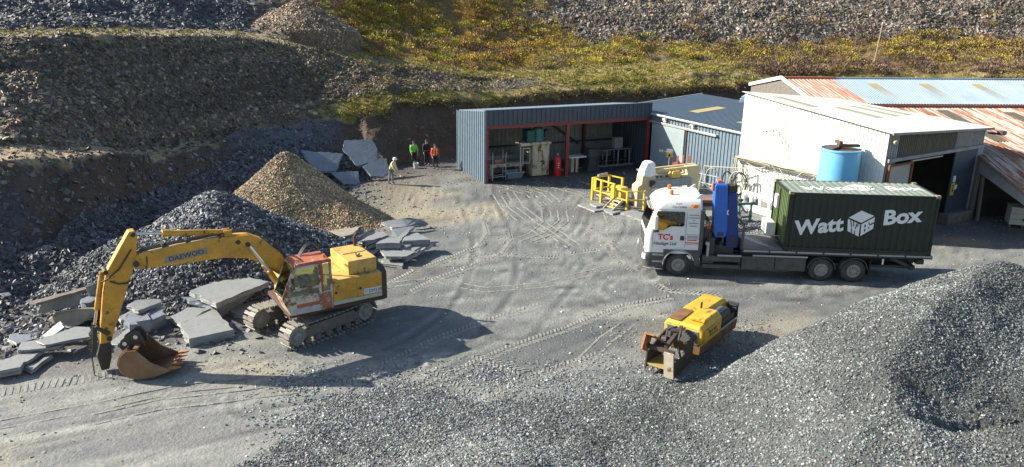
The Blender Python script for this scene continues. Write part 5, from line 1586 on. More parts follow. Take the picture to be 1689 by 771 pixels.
# side lockers and rails
m = MB(); m.bb((1.02, .02, .42), (2.62, .5, .58)); m.bb((1.02, .02, .72), (2.62, .5, .95)); m.build('side_locker', LD, lo, .015)
for x0, x1 in ((2.68, 4.05), (4.08, 5.36)):
    m = MB(); m.bb((x0, .0, .42), (x1, .52, 1.0)); m.build('side_locker', LD, lo, .015)
for x0, x1, z in ((1.62, 2.64, .98), (3.1, 5.4, 1.03)):
    m = MB(); m.bb((x0, -.03, z), (x1, .03, z + .07)); m.build('side_rail', ALU, lo)
m = MB(); m.bb((1.0, .05, .6), (1.5, .5, 1.0)); m.build('fuel_tank', LB, lo, .03)
# deck
m = MB(); m.bb((2.66, -.01, 1.16), (10.5, BW + .01, 1.30)); m.build('flatbed', LB, lo, .005)
m = MB(); m.bb((2.68, .08, 1.30), (10.45, BW - .08, 1.335)); m.build('deck_boards', paint('grey_deck_boards', (.20, .185, .17), (.14, .125, .115), 4, .5, rough=.75, stretch=(.3, 4, 1)), lo)
for k in range(7):
    m = MB(); m.bb((2.70 + k * 1.12, -.035, 1.235), (3.74 + k * 1.12, -.005, 1.30)); m.build('deck_edge_strip', ALU, lo)
m = MB(); m.beam((8.9, .25, 1.1), (9.75, .25, .72), .10, .14); m.bb((9.7, .1, .62), (9.86, BW - .1, .78)); m.build('under_run_bar', LB, lo)
m = MB(); m.bb((9.95, .12, .88), (10.25, .42, 1.08)); m.build('tail_lamp', LB, lo, .02)
m = MB(); m.bb((8.5, .02, .85), (8.56, .06, 1.1)); m.build('marker_board', WHITEP, lo)
# headboard behind the crane and the ladder
m = MB(); m.bb((2.60, .05, 1.3), (2.68, .12, 2.45)); m.bb((2.60, BW - .12, 1.3), (2.68, BW - .05, 2.45)); m.bb((2.60, .05, 2.38), (2.68, BW - .05, 2.46)); m.bb((2.61, .1, 1.3), (2.66, BW - .1, 1.7)); m.build('headboard', LD, lo)
o = MB()
for y in (-.19, .19): o.beam((0, y, 0), (1.55, y, 0), .035, .07)
for k in range(6): o.tube([(.16 + k * .25, -.19, 0), (.16 + k * .25, .19, 0)], .018, 6)
o = o.build('ladder', ALU, None); o.location = tw(2.72, .45, 1.78); o.rotation_euler = (0, R(20), TRA + R(4)); tag(o, 'short aluminium ladder lying on the lorry deck in front of the container', 'ladder')
# crane
m = MB(); m.bb((1.15, .3, .95), (2.35, BW - .3, 1.35)); m.cyl((1.75, BW / 2, 1.3), (1.75, BW / 2, 2.3), .28, .24, 16); m.bb((1.15, .12, 1.0), (1.5, .5, 1.75)); m.build('crane_base', LB, lo, .02)
m = MB(); m.loft([[(1.50, .30, 1.72), (1.95, .30, 1.72), (1.95, .78, 1.72), (1.50, .78, 1.72)], [(1.42, .28, 2.0), (2.0, .28, 2.0), (2.0, .80, 2.0), (1.42, .80, 2.0)], [(1.32, .28, 3.98), (1.86, .28, 3.98), (1.86, .80, 3.98), (1.32, .80, 3.98)], [(1.40, .32, 4.06), (1.80, .32, 4.06), (1.80, .76, 4.06), (1.40, .76, 4.06)]])
cr_ = m.build('crane_boom', LBLUE, lo, .03)
m = MB(); m.bb((1.6, .262, 1.80), (1.85, .279, 1.95)); m.build('end_plate', LB, cr_, .01)
m = MB(); m.bb((1.45, .5, 4.04), (1.66, .74, 4.18)); m.box((1.27, .50, 3.92), (.08, .2, .36)); m.build('boom_tip', paint('faded_red', (.55, .12, .09), rough=.5), cr_, .03)
m = MB(); m.loft([[(2.02, .28, 1.28), (2.50, .28, 1.28), (2.50, .9, 1.28), (2.02, .9, 1.28)], [(1.98, .26, 1.9), (2.48, .26, 1.9), (2.48, .9, 1.9), (1.98, .9, 1.9)], [(1.90, .34, 3.55), (2.30, .34, 3.55), (2.30, .9, 3.55), (1.90, .9, 3.55)], [(1.96, .4, 3.7), (2.24, .4, 3.7), (2.24, .85, 3.7), (1.96, .85, 3.7)]])
c2_ = m.build('crane_jib', LBLUE2, lo, .03)
m = MB(); m.bb((2.12, .24, 1.42), (2.36, .262, 1.8)); m.build('end_plate', LB, c2_, .01)
m = MB(); m.bb((1.92, .42, 3.68), (2.3, .9, 3.98)); m.cyl((2.2, .5, 3.7), (2.2, .5, 4.05), .1, .08, 10); m.build('jib_knuckle', GREASE, c2_, .03)
m = MB(); m.tube([(1.97, .27, 2.95), (1.93, .25, 2.9), (1.93, .25, 2.8), (1.98, .26, 2.75)], .025, 6); m.build('jib_hook', WHITEP, c2_)
m = MB()
for k in range(5):
    y = .35 + .3 * k
    m.tube([(1.1, y, 1.3), (1.05, y - .05, 2.0 + .12 * k), (1.28, y, 2.4), (1.36, y + .05, 1.7)], .022, 6)
m.build('hydraulic_hose', BLACKP, lo)
m = MB(); m.bb((1.0, .14, 1.75), (1.28, .5, 2.15)); m.bb((1.2, .1, 1.1), (1.32, .3, 2.0)); m.build('valve_block', GREASE, lo, .02)
m = MB(); m.tube([(1.12, .1, 2.15), (1.14, .06, 2.4)], .02, 6); m.tube([(1.2, .1, 2.15), (1.24, .06, 2.42)], .02, 6); m.build('control_lever', ORL, lo)
m = MB(); m.bb((1.1, .03, 1.45), (1.25, .12, 1.58)); m.cyl((1.22, .08, .9), (1.22, .08, 1.5), .06, .06, 10); m.build('outrigger_leg', ALU, lo)
# writing on the cab
RL, GLt = paint('red_letters', (.55, .015, .03), rough=.4), paint('dark_grey_letters', (.06, .065, .08), rough=.4)
text('lettering', "TC's", .34, RL, cb, (-.94, .012, 1.64), (1, 0, 0), (0, 0, 1), .012, .003)
text('lettering', 'Haulage Ltd.', .21, GLt, cb, (-1.13, .012, 1.40), (1, 0, 0), (.25, 0, 1), .002, .003, sx=.95)
text('lettering', 'Such', .13, GLt, rf_, (-.28, .072, 3.185), (1, 0, 0), (.2, .40, 1), .0, .003)
text('lettering', 'The Driver', .14, GLt, rf_, (-.45, .022, 3.04), (1, 0, 0), (.2, .36, 1), .0, .003)
m = MB()
for z, x0, x1 in ((2.74, .30, .72), (2.62, .28, .76), (2.50, .46, .58), (2.38, .30, .72), (2.26, .36, .66), (1.80, .30, .76), (1.74, .26, .78)): m.bb((x0, .012, z), (x1, .018, z + .022))
m.build('small_print', GLt, cb)
m = MB()
for z, x0, x1 in ((1.62, .30, .70), (1.50, .22, .78)): m.bb((x0, .012, z), (x1, .018, z + .04))
m.build('red_print', RL, cb)
m = MB()
for a, b in (((.2, 1.44), (.8, 1.44)), ((.2, 1.7), (.8, 1.7)), ((.8, 1.44), (.8, 1.7))): m.beam((a[0], .014, a[1]), (b[0], .014, b[1]), .01, .012)
m.build('print_border', RL, cb)
m = MB()
r_ = random.Random(5)
fp = lambda x, z: (x, .022 + (z - 3.0) * .29 - .008, 3.03 + (z - 3.03) * .72)
for col_i, pts in ((0, [(.30, 3.06), (.42, 3.02), (.52, 3.12), (.46, 3.26), (.36, 3.22)]), (1, [(.44, 3.06), (.62, 3.08), (.66, 3.22), (.52, 3.26)]), (0, [(.60, 3.10), (.74, 3.20), (.70, 3.30), (.60, 3.26)])):
    m.mat(col_i).add([fp(x, z) for x, z in pts], [tuple(range(len(pts)))])
m.build('flame_mark', [paint('orange_sticker', (.75, .35, .03), rough=.4), paint('red_sticker', (.6, .07, .02), rough=.4)], rf_, solid=.004)

# ------------------------------------------------------------------ the container on it
cx0, cy0_ = 4.35, .02
co = empty('shipping_container', tw(cx0, cy0_, 1.335), TRA, 'dark green corrugated shipping container lettered Watt Box on the lorry deck', 'container')
CG = paint('dark_green_paint', (.012, .022, .016), (.010, .018, .014), 1.5, .5, rough=.45, dirt=(.03, .04, .03), dirt_amt=.3)
CGE = paint('sunlit_green_end', (.10, .14, .055), (.08, .12, .05), 2, .5, rough=.45)  # lighter copy of the container green, sunlight on this end put into the colour
CROOF = paint('dusty_green_roof', (.17, .215, .175), (.13, .17, .14), 1.6, .5, rough=.6, dirt=(.30, .29, .24), dirt_amt=.45)
CWH = paint('white_vinyl', (.70, .70, .69), (.64, .64, .63), 3, .4, rough=.5)
CL, CW, CH = 6.06, 2.44, 2.55
m = MB()
for x, y in ((.05, .05), (CL - .05, .05), (.05, CW - .05), (CL - .05, CW - .05)): m.bb((x - .05, y - .05, .1), (x + .05, y + .05, CH - .1))
for y in (.04, CW - .04): m.bb((.1, y - .04, .02), (CL - .1, y + .04, .16)); m.bb((.1, y - .03, CH - .09), (CL - .1, y + .03, CH - .02))
for x in (.04, CL - .04): m.bb((x - .04, .1, .02), (x + .04, CW - .1, .16)); m.bb((x - .03, .1, CH - .12), (x + .03, CW - .1, CH - .02))
m.build('frame', CG, co)
MB().corr((.1, .065, .16), (1, 0, 0), CL - .2, (0, 0, 1), (0, -1, 0), CH - .25, CH - .25, .28, .036, .5).build('side_panel', CG, co, fix=False)
MB().corr((CL - .1, CW - .065, .16), (-1, 0, 0), CL - .2, (0, 0, 1), (0, 1, 0), CH - .25, CH - .25, .28, .036, .5).build('side_panel', CG, co, fix=False)
MB().corr((CL - .065, .1, .16), (0, 1, 0), CW - .2, (0, 0, 1), (1, 0, 0), CH - .25, CH - .25, .28, .036, .5).build('end_panel', CG, co, fix=False)
MB().corr((.065, CW - .1, .16), (0, -1, 0), CW - .2, (0, 0, 1), (-1, 0, 0), CH - .25, CH - .25, .22, .036, .5).build('end_panel', CGE, co, fix=False)
m = MB(); m.bb((.005, .0, .12), (.055, .09, CH - .12)); m.bb((.005, CW - .09, .12), (.055, CW, CH - .12)); m.build('end_post', CGE, co)
MB().corr((.1, .06, CH - .045), (1, 0, 0), CL - .2, (0, 1, 0), (0, 0, 1), CW - .12, CW - .12, .28, .018, .5).build('roof', CROOF, co, fix=False)
for x in (.085, CL - .085):
    for y in (.08, CW - .08):
        for z in (.055, CH - .045):
            m = MB(); m.box((x, y, z), (.18, .17, .125)); m.build('corner_casting', paint('scuffed_corner', (.34, .27, .16), (.16, .14, .08), 8, .6, rough=.6) if z > 1 else CG, co, .01)
m = MB(); m.bb((-.02, 1.32, .2), (.028, 1.4, CH - .2)); m.build('door_gap', BLACKIN, co)
m = MB(); m.bb((-.10, 1.5, 1.45), (.03, 1.85, 2.05)); m.build('white_box', WHITEP, co, .03)
# air unit on a bracket at the end
ac = MB(); ac.bb((-.62, .72, .42), (-.25, 1.55, 1.02)); ac = ac.build('air_conditioning_unit', paint('off_white_casing', (.56, .55, .50), (.48, .47, .42), 4, .4, rough=.5), co, .03)
m = MB(); m.cyl((-.625, 1.1, .72), (-.64, 1.1, .72), .22, .22, 20); m.build('fan_grille', GALV, ac)
for y in (.85, 1.45): MB().beam((.03, y, .38), (-.62, y, .40), .04, .04).beam((.03, y, .1), (-.4, y, .38), .03, .03).build('bracket', GALV, co)


def logo(parent, o, u, v, n, k):
    "two-faced box mark: three white panes split by dark seams, W and B cut into the lower two"
    o, u, v, n = (np.array(q, float) for q in (o, u, v, n))
    P = lambda x, y, h=0.: o + u * x * k + v * y * k + n * h
    m = MB()
    T = [(-.46, .24), (-.02, .52), (.48, .31), (.03, .03)]
    Lf = [(-.49, .19), (-.01, -.03), (-.01, -.52), (-.45, -.30)]
    Rt = [(.04, -.03), (.51, .26), (.50, -.20), (.06, -.50)]
    for q in (T, Lf, Rt): m.prism([P(x, y) for x, y in q], n * 0, n * .006)
    m.build('logo_mark', CWH, parent)
    m = MB()
    li = lambda a, b: np.array([-.49 + .48 * a + .04 * (1 - b) * (1 - a), .19 - .22 * a - (.49 + .0 * a) * (1 - b)])
    ri = lambda a, b: np.array([.04 + .47 * a + .02 * (1 - b) * (1 - a), -.03 + .29 * a - (.47 - .01 * a) * (1 - b)])

    def stroke(f, p, q, w):
        a, b = f(*p), f(*q)
        m.beam(P(a[0], a[1], .008), P(b[0], b[1], .008), .006, w * k)
    for p, q in (((.22, 1.0), (.34, .45)), ((.50, .62), (.46, 1.0)), ((.74, .95), (.66, .45)), ((.34, .38), (.36, .02)), ((.60, .30), (.62, .0)), ((.80, .7), (.86, 1.0))): stroke(li, p, q, .035)
    for p, q in (((.30, .8), (.30, .55)), ((.30, .42), (.30, .2)), ((.62, .55), (.98, .52)), ((.58, .8), (.62, .68)), ((.60, .38), (.62, .25))): stroke(ri, p, q, .05)
    m.build('logo_line', CG, parent)


# the lettering climbs to the right along the side
ly = .065 - .0375
tilt_u = np.array([1, 0, .135])
text('lettering', 'Watt', .86, CWH, co, (.40, ly, .70), tilt_u, (-.03, 0, 1), .032, .004, sx=1.06)
text('lettering', 'Box', .86, CWH, co, (3.92, ly, 1.26), tilt_u, (-.03, 0, 1), .032, .004, sx=1.08)
logo(co, (3.02, ly - .002, 1.28), (1, 0, .03), (-.02, 0, 1), (0, -1, 0), 1.08)
rzz = CH - .045 + .0195
text('lettering', 'Watt', .95, CWH, co, (.75, .55, rzz), (1, .10, 0), (0, 1, 0), .018, .004)
text('lettering', 'Box', .95, CWH, co, (4.35, .95, rzz), (1, .10, 0), (0, 1, 0), .018, .004)
logo(co, (3.25, 1.25, rzz), (1, 0.05, 0), (0, 1, 0), (0, 0, 1), 1.15)

# ------------------------------------------------------------------ the old compressor at the heap's edge
CPY = paint('compressor_yellow', (.66, .40, .02), (.56, .31, .015), 2.5, .5, rough=.45, rust=(.16, .075, .03), rust_amt=.20, rust_scale=3.2, dirt=(.25, .17, .08), dirt_amt=.35)
CPD = paint('rusty_orange_skirt', (.23, .11, .035), (.10, .05, .025), 3, .7, rough=.75)
cpz = 0.24
cp = empty('air_compressor', (5.62, 22.72, cpz), R(52), 'battered yellow and rusty engine compressor without wheels sitting at the edge of the chip heap', 'compressor')
CLN, CWD, CHT = 2.72, 1.14, .98
m = MB()
h0 = [(0.02, -.54, .12), (CLN, -.54, .10), (CLN, .54, .10), (.02, .54, .12)]
h1 = [(0, -.57, .40), (CLN + .02, -.57, .38), (CLN + .02, .57, .38), (0, .57, .40)]
m.loft([h0, h1]); m.build('lower_skirt', CPD, cp, .025)
# canopy: front hump, full-length rounded back; open engine bay on the near side towards the far end
sec = lambda x, y0, zt, r=.10: [(x, y0, .40), (x, y0, zt - r), (x, y0 + r, zt), (x, .57 - r, zt), (x, .57, zt - r), (x, .57, .40)]
m = MB()
m.loft([sec(.0, -.57, .86), sec(.06, -.57, .93), sec(1.38, -.57, .97)]); can = m.build('canopy', CPY, cp, .02)
m = MB()
m.loft([sec(1.384, -.20, .97), sec(2.55, -.20, .95), sec(2.74, -.22, .90)]); m.build('rear_canopy', CPY, cp, .02)
m = MB(); m.bb((.30, -.50, .955), (1.25, -.05, 1.06)); m.build('raised_lid', CPY, can, .03)
m = MB(); m.bb((.2, -.585, .44), (1.34, -.572, .84)); m.build('side_panel', CPY, can, .006)
m = MB(); m.bb((-.02, -.46, .40), (.004, .48, .80)); g1 = m.build('grille', GALV, cp)
m = MB()
for k in range(10): m.bb((-.035, -.44, .42 + k * .038), (-.021, .46, .434 + k * .038))
m.build('grille_bar', DARKST, g1)
m = MB(); m.bb((1.40, -.50, .40), (2.68, -.21, .62)); m.cyl((1.55, -.36, .72), (2.25, -.36, .72), .14, .14, 18); m.bb((1.5, -.48, .6), (2.3, -.22, .68)); m.build('engine', GREASE, cp, .02)
m = MB(); m.cyl((1.45, -.32, .84), (1.98, -.32, .84), .10, .10, 16); m.build('air_filter', paint('grey_blue_filter', (.09, .10, .13), rough=.4), cp, smooth=True)
m = MB(); m.bb((2.66, -.56, .40), (2.74, -.23, .88)); rg_ = m.build('radiator_frame', LB, cp, .01)
m = MB()
for k in range(6): m.bb((2.62, -.53, .44 + k * .07), (2.66, -.24, .47 + k * .07))
m.build('radiator_fin', DARKST, rg_)
m = MB(); m.beam((1.4, -.565, .45), (2.7, -.565, .46), .03, .05); m.build('lower_rail', GALV, cp)
m = MB(); m.tube([(1.30, .05, .97), (1.30, .05, 1.12), (1.36, .05, 1.14), (1.36, .05, .97)], .02, 6); m.build('lifting_eye', GREASE, can)
text('lettering', 'XA 160', .15, paint('black_letters', (.03, .025, .02), rough=.5), can, (.52, -.587, .63), (1, 0, 0), (0, 0, 1), .003, .002)
m = MB(); m.bb((.24, -.59, .80), (.8, -.586, .815)); m.bb((.5, -.59, .55), (1.1, -.586, .58)); m.build('paint_line', paint('black_letters'), can)
m = MB(); m.box((.5, .3, .965), (.9, .35, .012), rotm('Y', -.02)); m.build('rust_patch', CPD, can)
# the towing frame and its open box at the front
BRN = paint('shaded_brown_steel', (.045, .032, .024), (.075, .05, .035), 4, .5, rough=.75)  # brown steel darkened, the side plate's shade put into its colour
BGE = paint('sunlit_cream_plate', (.46, .42, .34), (.36, .31, .23), 4, .5, rough=.65, rust=RUST, rust_amt=.15)  # pale tone paints the sunlight on the end plate; the rust is its own
fr_ = MB(); fr_.xz([(-.12, -.05), (-.10, .72), (-.62, .66), (-.72, .3), (-1.28, .34), (-1.34, -.08)], -.40, -.35); fr_ = fr_.build('side_plate', BRN, cp, .008)
m = MB(); m.xz([(-.12, .0), (-.10, .7), (-.5, .62), (-1.28, .4), (-1.34, -.05)], .42, .47); m.build('side_plate', BRN, cp, .008)
m = MB(); m.box((-1.40, -.28, .26), (.05, .28, .74), rotm('Y', R(-9))); m.build('end_plate', BGE, cp, .006)
m = MB(); m.box((-.85, .03, .05), (.9, .80, .04), rotm('Y', R(4))); m.build('floor_plate', paint('dull_yellow_plate', (.42, .30, .09), (.3, .2, .06), 4, .5, rough=.6), cp)
m = MB(); m.beam((-1.36, -.38, .62), (-1.36, .46, .62), .09, .10); m.beam((-1.30, -.1, .66), (-.1, .0, .84), .09, .11); m.build('tow_frame', BRN, cp)
m = MB(); m.box((-1.40, .42, .72), (.42, .05, .46), rotm('Y', R(28))); m.box((-1.3, .30, .88), (.5, .3, .03), rotm('Y', R(30))); m.build('rusty_flange', paint('orange_rust_plate', (.36, .155, .06), (.24, .09, .04), 5, .5, rough=.8), cp)
m = MB(); m.tube([(-.1, -.1, .85), (-.5, -.15, .92), (-.75, -.2, .7), (-.7, -.3, .2), (-.66, -.36, -.02)], .03, 6); m.tube([(-.2, .1, .86), (-.6, .2, .86), (-.9, .1, .66)], .03, 6); m.build('hose', GREASE, cp)
m = MB(); m.cyl((-.70, .1, .62), (-.70, .28, .62), .11, .11, 14); m.box((-.45, .0, .80), (.22, .3, .16), rotm('Z', .4)); m.build('coupling', GREASE, cp, .01)
m = MB(); m.cyl((-.78, -.02, .60), (-.78, .08, .60), .07, .07, 12); m.build('bright_cap', CHROME, cp)

cp.scale = (1.10, 1.18, 1.22)

# ------------------------------------------------------------------ stone saw with its yellow guard rails
CRM = paint('cream_machine_paint', (.56, .47, .27), (.48, .39, .21), 3, .5, rough=.5, dirt=(.4, .36, .26), dirt_amt=.3)
GRB = paint('blue_grey_beam', (.26, .29, .30), (.20, .22, .23), 4, .5, rough=.5)
sw = empty('bridge_saw', (7.15, 42.7, 0), R(14), 'cream bridge saw with a white wrapped head standing in front of the open shed', 'stone saw')
m = MB(); m.xz([(-.10, 0), (-.10, 1.15), (.15, 1.35), (.18, 1.78), (.38, 2.02), (.95, 2.02), (1.0, 1.5), (.86, .9), (.9, 0)], -.42, .42); m.build('left_column', CRM, sw, .03)
m = MB(); m.xz([(.0, 0), (.02, .95), (.5, 1.05), (.86, .9), (.9, 0)], -.45, -.424); m.build('column_base', paint('pale_grey_casting', (.48, .47, .43), (.38, .37, .33), 3, .5, rough=.6), sw, .01)
m = MB(); m.xz([(3.05, 0), (3.05, 1.45), (2.7, 1.5), (2.6, 1.72), (3.0, 1.78), (3.0, 2.2), (3.75, 2.26), (3.75, 0)], -.36, .36); m.build('right_column', CRM, sw, .03)
m = MB(); m.beam((.6, -.25, 2.0), (3.7, -.25, 2.22), .16, .16); m.beam((.6, .3, 2.0), (3.7, .3, 2.22), .16, .16); m.build('bridge_beam', CRM, sw, .01)
m = MB(); m.beam((.75, -.40, 1.30), (3.2, -.40, 1.42), .30, .46); m.build('lower_beam', GRB, sw, .02)
m = MB(); m.cyl((.78, -.46, 1.44), (.78, -.62, 1.44), .13, .13, 14); m.bb((.62, -.55, 1.2), (.72, -.43, 1.55)); m.build('gearbox', GREASE, sw, .01)
m = MB()
for x in (1.25, 1.6): m.beam((x, -.30, 1.5), (x, -.30, 2.05), .05, .05)
m.beam((1.0, -.30, 1.78), (2.0, -.30, 1.84), .05, .05); m.build('inner_ladder', BEIGE, sw)
m = MB(); m.loft([[(2.0, -.5, 1.62), (2.45, -.5, 1.66), (2.45, -.1, 1.66), (2.0, -.1, 1.62)], [(1.9, -.55, 1.80), (2.5, -.55, 1.85), (2.5, -.05, 1.85), (1.9, -.05, 1.80)], [(2.0, -.5, 2.02), (2.42, -.5, 2.06), (2.42, -.1, 2.06), (2.0, -.1, 2.02)]]); m.cyl((2.25, -.3, 2.05), (2.25, -.3, 2.2), .08, .06, 10); m.build('saw_head', paint('bright_saw_yellow', (.64, .46, .07), (.56, .39, .05), 4, .4, rough=.45), sw, .02)
m = MB(); m.cyl((3.6, .2, 2.05), (3.95, .3, 1.95), .26, .24, 16); m.build('drive_motor', paint('dull_red_motor', (.30, .12, .11), (.22, .09, .08), 5, .5, rough=.6), sw, smooth=True)
wc = MB()
ringc = lambda z, x0, x1, y0, y1, j: [(x0 + j * (i % 2), y0, z) if i < 4 else (x0 + (x1 - x0) * .5, y1, z) for i in range(0)]
wc.loft([[(.22, -.44, 1.80), (.60, -.50, 1.72), (.98, -.44, 1.86), (1.0, .40, 1.86), (.6, .46, 1.78), (.22, .40, 1.80)],
         [(.26, -.40, 2.1), (.60, -.46, 2.06), (.95, -.40, 2.15), (.98, .36, 2.15), (.6, .42, 2.1), (.26, .36, 2.1)],
         [(.42, -.36, 2.5), (.66, -.38, 2.52), (.94, -.34, 2.5), (.95, .30, 2.5), (.66, .34, 2.53), (.42, .3, 2.5)],
         [(.50, -.28, 2.58), (.66, -.30, 2.60), (.88, -.26, 2.57), (.88, .22, 2.57), (.66, .26, 2.6), (.5, .22, 2.58)]])
wc.build('white_wrap', WHITEP, sw, .04)
m = MB(); m.bb((.9, -.3, 0), (3.1, .3, .5)); m.bb((1.0, -.35, .5), (3.0, .35, .62)); m.build('saw_table', GRB, sw, .02)

rl = empty('guard_rail_platform', (4.75, 43.75, 0), R(-56), 'bright yellow steel guard rails and steps in front of the cream bridge saw', 'guard rail')
# local x runs along the near row, y to its far right side
def rail(m, pts, zs, w=.06, plate=None):
    for z in zs:
        for a, b in zip(pts, pts[1:]): m.beam((a[0], a[1], z), (b[0], b[1], z), w, w)


m = MB(); rail(m, [(0, 0), (1.75, 0)], (.62, 1.28), .07)
m.build('side_rail', YEL, rl, .006)
for x in (0, .72, 1.72):
    m = MB(); m.bb((x - .06, -.06, 0), (x + .06, .06, 1.30)); m.build('post', YEL, rl, .006)
m = MB(); m.bb((1.5, -.035, .1), (1.70, -.01, 1.2)); m.bb((.02, -.035, .66), (.3, -.01, 1.24)); m.build('kick_plate', YEL, rl)
m = MB(); rail(m, [(0, 0), (0, 1.15), (.9, 1.3)], (.62, 1.28), .06); m.build('end_rail', YEL, rl)
for x, y in ((0, 1.15), (.9, 1.3)):
    m = MB(); m.bb((x - .055, y - .055, 0), (x + .055, y + .055, 1.3)); m.build('post', YEL, rl)
m = MB(); m.bb((.1, .1, .32), (1.7, 1.2, .38)); m.build('platform_deck', BEIGE, rl)
m = MB(); rail(m, [(1.75, .08), (2.62, .12), (2.95, 1.0)], (.55, 1.02), .055); m.build('front_rail', YEL, rl)
for x, y in ((2.62, .12), (2.95, 1.0)):
    m = MB(); m.bb((x - .05, y - .05, 0), (x + .05, y + .05, 1.05)); m.build('post', YEL, rl)
st_ = MB()
st_.beam((1.80, -.05, .55), (1.95, -.95, .02), .04, .14); st_.beam((2.45, .0, .55), (2.55, -.9, .02), .04, .14)
for k in range(4):
    t = .12 + k * .25; st_.box((2.12 + .08 * t, -.03 - .9 * t, .52 - .5 * t), (.62, .2, .03), rotm('Z', -.05))
st_.build('steps', BEIGE, rl)
rl.scale = (1.1, 1.1, 1.06)
m = MB(); m.cyl((-.02, .35, 1.36), (-.02, 1.0, 1.40), .07, .07, 10); m.build('rail_roller', GALV, rl, smooth=True)
m = MB(); m.bb((.9, .6, .38), (1.6, 1.1, .95)); m.build('pump_cover', paint('mustard_cover', (.55, .4, .08), (.45, .32, .06), 4, .5, rough=.6), rl, .04)

# ------------------------------------------------------------------ bits between the saw and the workshop
rk = empty('slab_rack', (9.2, 46.3, 0), R(14), 'low steel rack behind the saw holding grey stone slabs', 'rack')
m = MB()
for x in (-1.2, 0, 1.2):
    for y in (-.4, .4): m.beam((x, y, 0), (x, y, 1.25), .06, .06)
m.beam((-1.3, -.4, .8), (1.3, -.4, .8), .06, .06); m.beam((-1.3, .4, 1.22), (1.3, .4, 1.22), .06, .06); m.beam((-1.3, -.4, 1.22), (1.3, -.4, 1.22), .06, .06); m.build('rack_frame', BEIGE, rk)
SLB = paint('sawn_slate', (.215, .226, .226), (.15, .162, .17), 1.8, .5, rough=.55, dirt=(.31, .30, .27), dirt_amt=.55, bump=.012, bump_scale=12, grain=.18, grain_scale=11)
SLBB = paint('blue_slate_face', (.17, .20, .235), (.125, .145, .17), 1.6, .6, rough=.5, dirt=(.2, .18, .15), dirt_amt=.3, bump=.02, bump_scale=7, grain=.22, grain_scale=9)
SLBT = paint('tan_stained_slate', (.31, .265, .195), (.20, .185, .16), 2.4, .6, rough=.75, bump=.015, bump_scale=10)
for k, (dx, dz, L, lab) in enumerate(((-.25, 1.26, 2.3, 'grey stone slab lying on top of the rack at its left'), (.55, .84, 2.4, 'grey stone slab on the lower level of the rack'))):
    o = MB().box((0, 0, .05), (L, 1.0, .10)).build('stone_slab', SLB, None, .012); c = math.cos(R(14)); s = math.sin(R(14)); o.location = (9.2 + c * dx, 46.3 + s * dx, dz); o.rotation_euler = (0, 0, R(14)); tag(o, lab, 'stone slab')
sp = empty('sign_post', (10.1, 48.3, 0), R(-10), 'small yellow and white warning sign on a thin post by the sliding door', 'sign')
m = MB(); m.cyl((0, 0, 0), (0, 0, 2.2), .03, .03, 8); m.build('sign_pole', GALV, sp)
m = MB(); m.bb((-.2, -.05, 1.75), (.2, -.03, 2.05)); m.build('sign_plate', YEL, sp)
m = MB(); m.bb((-.2, -.05, 2.05), (.2, -.03, 2.28)); m.build('sign_header', WHITEP, sp)
m = MB(); m.add([(-.1, -.055, 1.80), (.1, -.055, 1.80), (0, -.055, 2.0)], [(0, 1, 2)]); m.build('sign_mark', BLACKP, sp, fix=False)
m = MB(); m.tube([(0, 0, 2.1), (-.45, 0, 2.12)], .02, 6); m.box((-.55, 0, 2.12), (.25, .1, .12)); m.build('lamp_arm', GALV, sp)
br = empty('plastic_barrier', (11.0, 47.6, 0), R(-20), 'faded red plastic barriers stacked upright beside the sliding door', 'barrier')
ORB = paint('faded_orange_red', (.62, .17, .12), (.52, .14, .10), 4, .5, rough=.6)
for k in range(3):
    m = MB(); x = -.5 + .35 * k
    m.bb((x - .06, -.05, .7), (x + .06, .05, 1.95 + .03 * k)); m.bb((x - .3, -.04, 1.0), (x + .3, .04, 1.5)); m.bb((x - .3, -.2, .0), (x - .2, .2, .08)); m.bb((x - .28, -.04, .05), (x - .22, .04, 1.0)); m.build('barrier_panel', ORB, br, .01)
hr = empty('hose_rack', (12.55, 44.1, 0), R(-40), 'pale pipe rack hung with dark coiled hoses in front of the blue workshop', 'hose rack')
m = MB()
m.tube([(-1.6, 0, 0), (-1.3, 0, 1.9), (1.4, 0, 2.15), (1.6, 0, 0)], .035, 7); m.tube([(-1.3, 0, 1.9), (-1.9, .5, 0)], .03, 6); m.tube([(.2, 0, 2.0), (.3, .6, 0)], .03, 6); m.build('rack_frame', paint('pale_rack_pipe', (.46, .42, .33), (.36, .3, .22), 5, .5, rough=.7), hr)
for k, (x, r_, dz) in enumerate(((-.75, .62, 1.25), (.25, .48, 1.35), (.85, .72, 1.2), (1.05, .66, 1.25))):
    m = MB(); m.tube([(x + r_ * .62 * math.cos(t) + .02 * k, -.08 - .05 * k + .04 * math.sin(3 * t), dz + r_ * math.sin(t)) for t in np.linspace(.2, 2 * math.pi + .1, 26)], .045, 7); m.build('hose_coil', BLACKP if k % 2 else HOSE, hr)
GRN = paint('machine_green', (.06, .17, .12), (.05, .12, .09), 5, .5, rough=.55)
gm = empty('green_frame', (11.6, 38.6, 0), R(25), 'green painted steel frame with worn rails standing behind the lorry crane', 'machine frame')
m = MB()
for x in (-.8, .1, .9):
    for y in (-.4, .4): m.beam((x, y, 0), (x, y, 1.5 - .15 * (x > 0)), .1, .1)
m.beam((-.9, -.4, 1.4), (1.0, -.4, 1.25), .1, .12); m.beam((-.9, .4, 1.4), (1.0, .4, 1.25), .1, .12); m.beam((-.9, -.4, .6), (1.0, -.4, .55), .08, .1); m.build('main_frame', GRN, gm)
m = MB()
for k in range(4): m.box((-.6 + .45 * k, 0, .95), (.08, .7, .3), rotm('X', .3))
m.build('roller', GALV, gm)
o = MB()
for k in range(4): o.box((0, (k % 2) * .24 - .12, .06 + (k // 2) * .1), (2.0, .2, .09), rotm('Z', .03 * k))
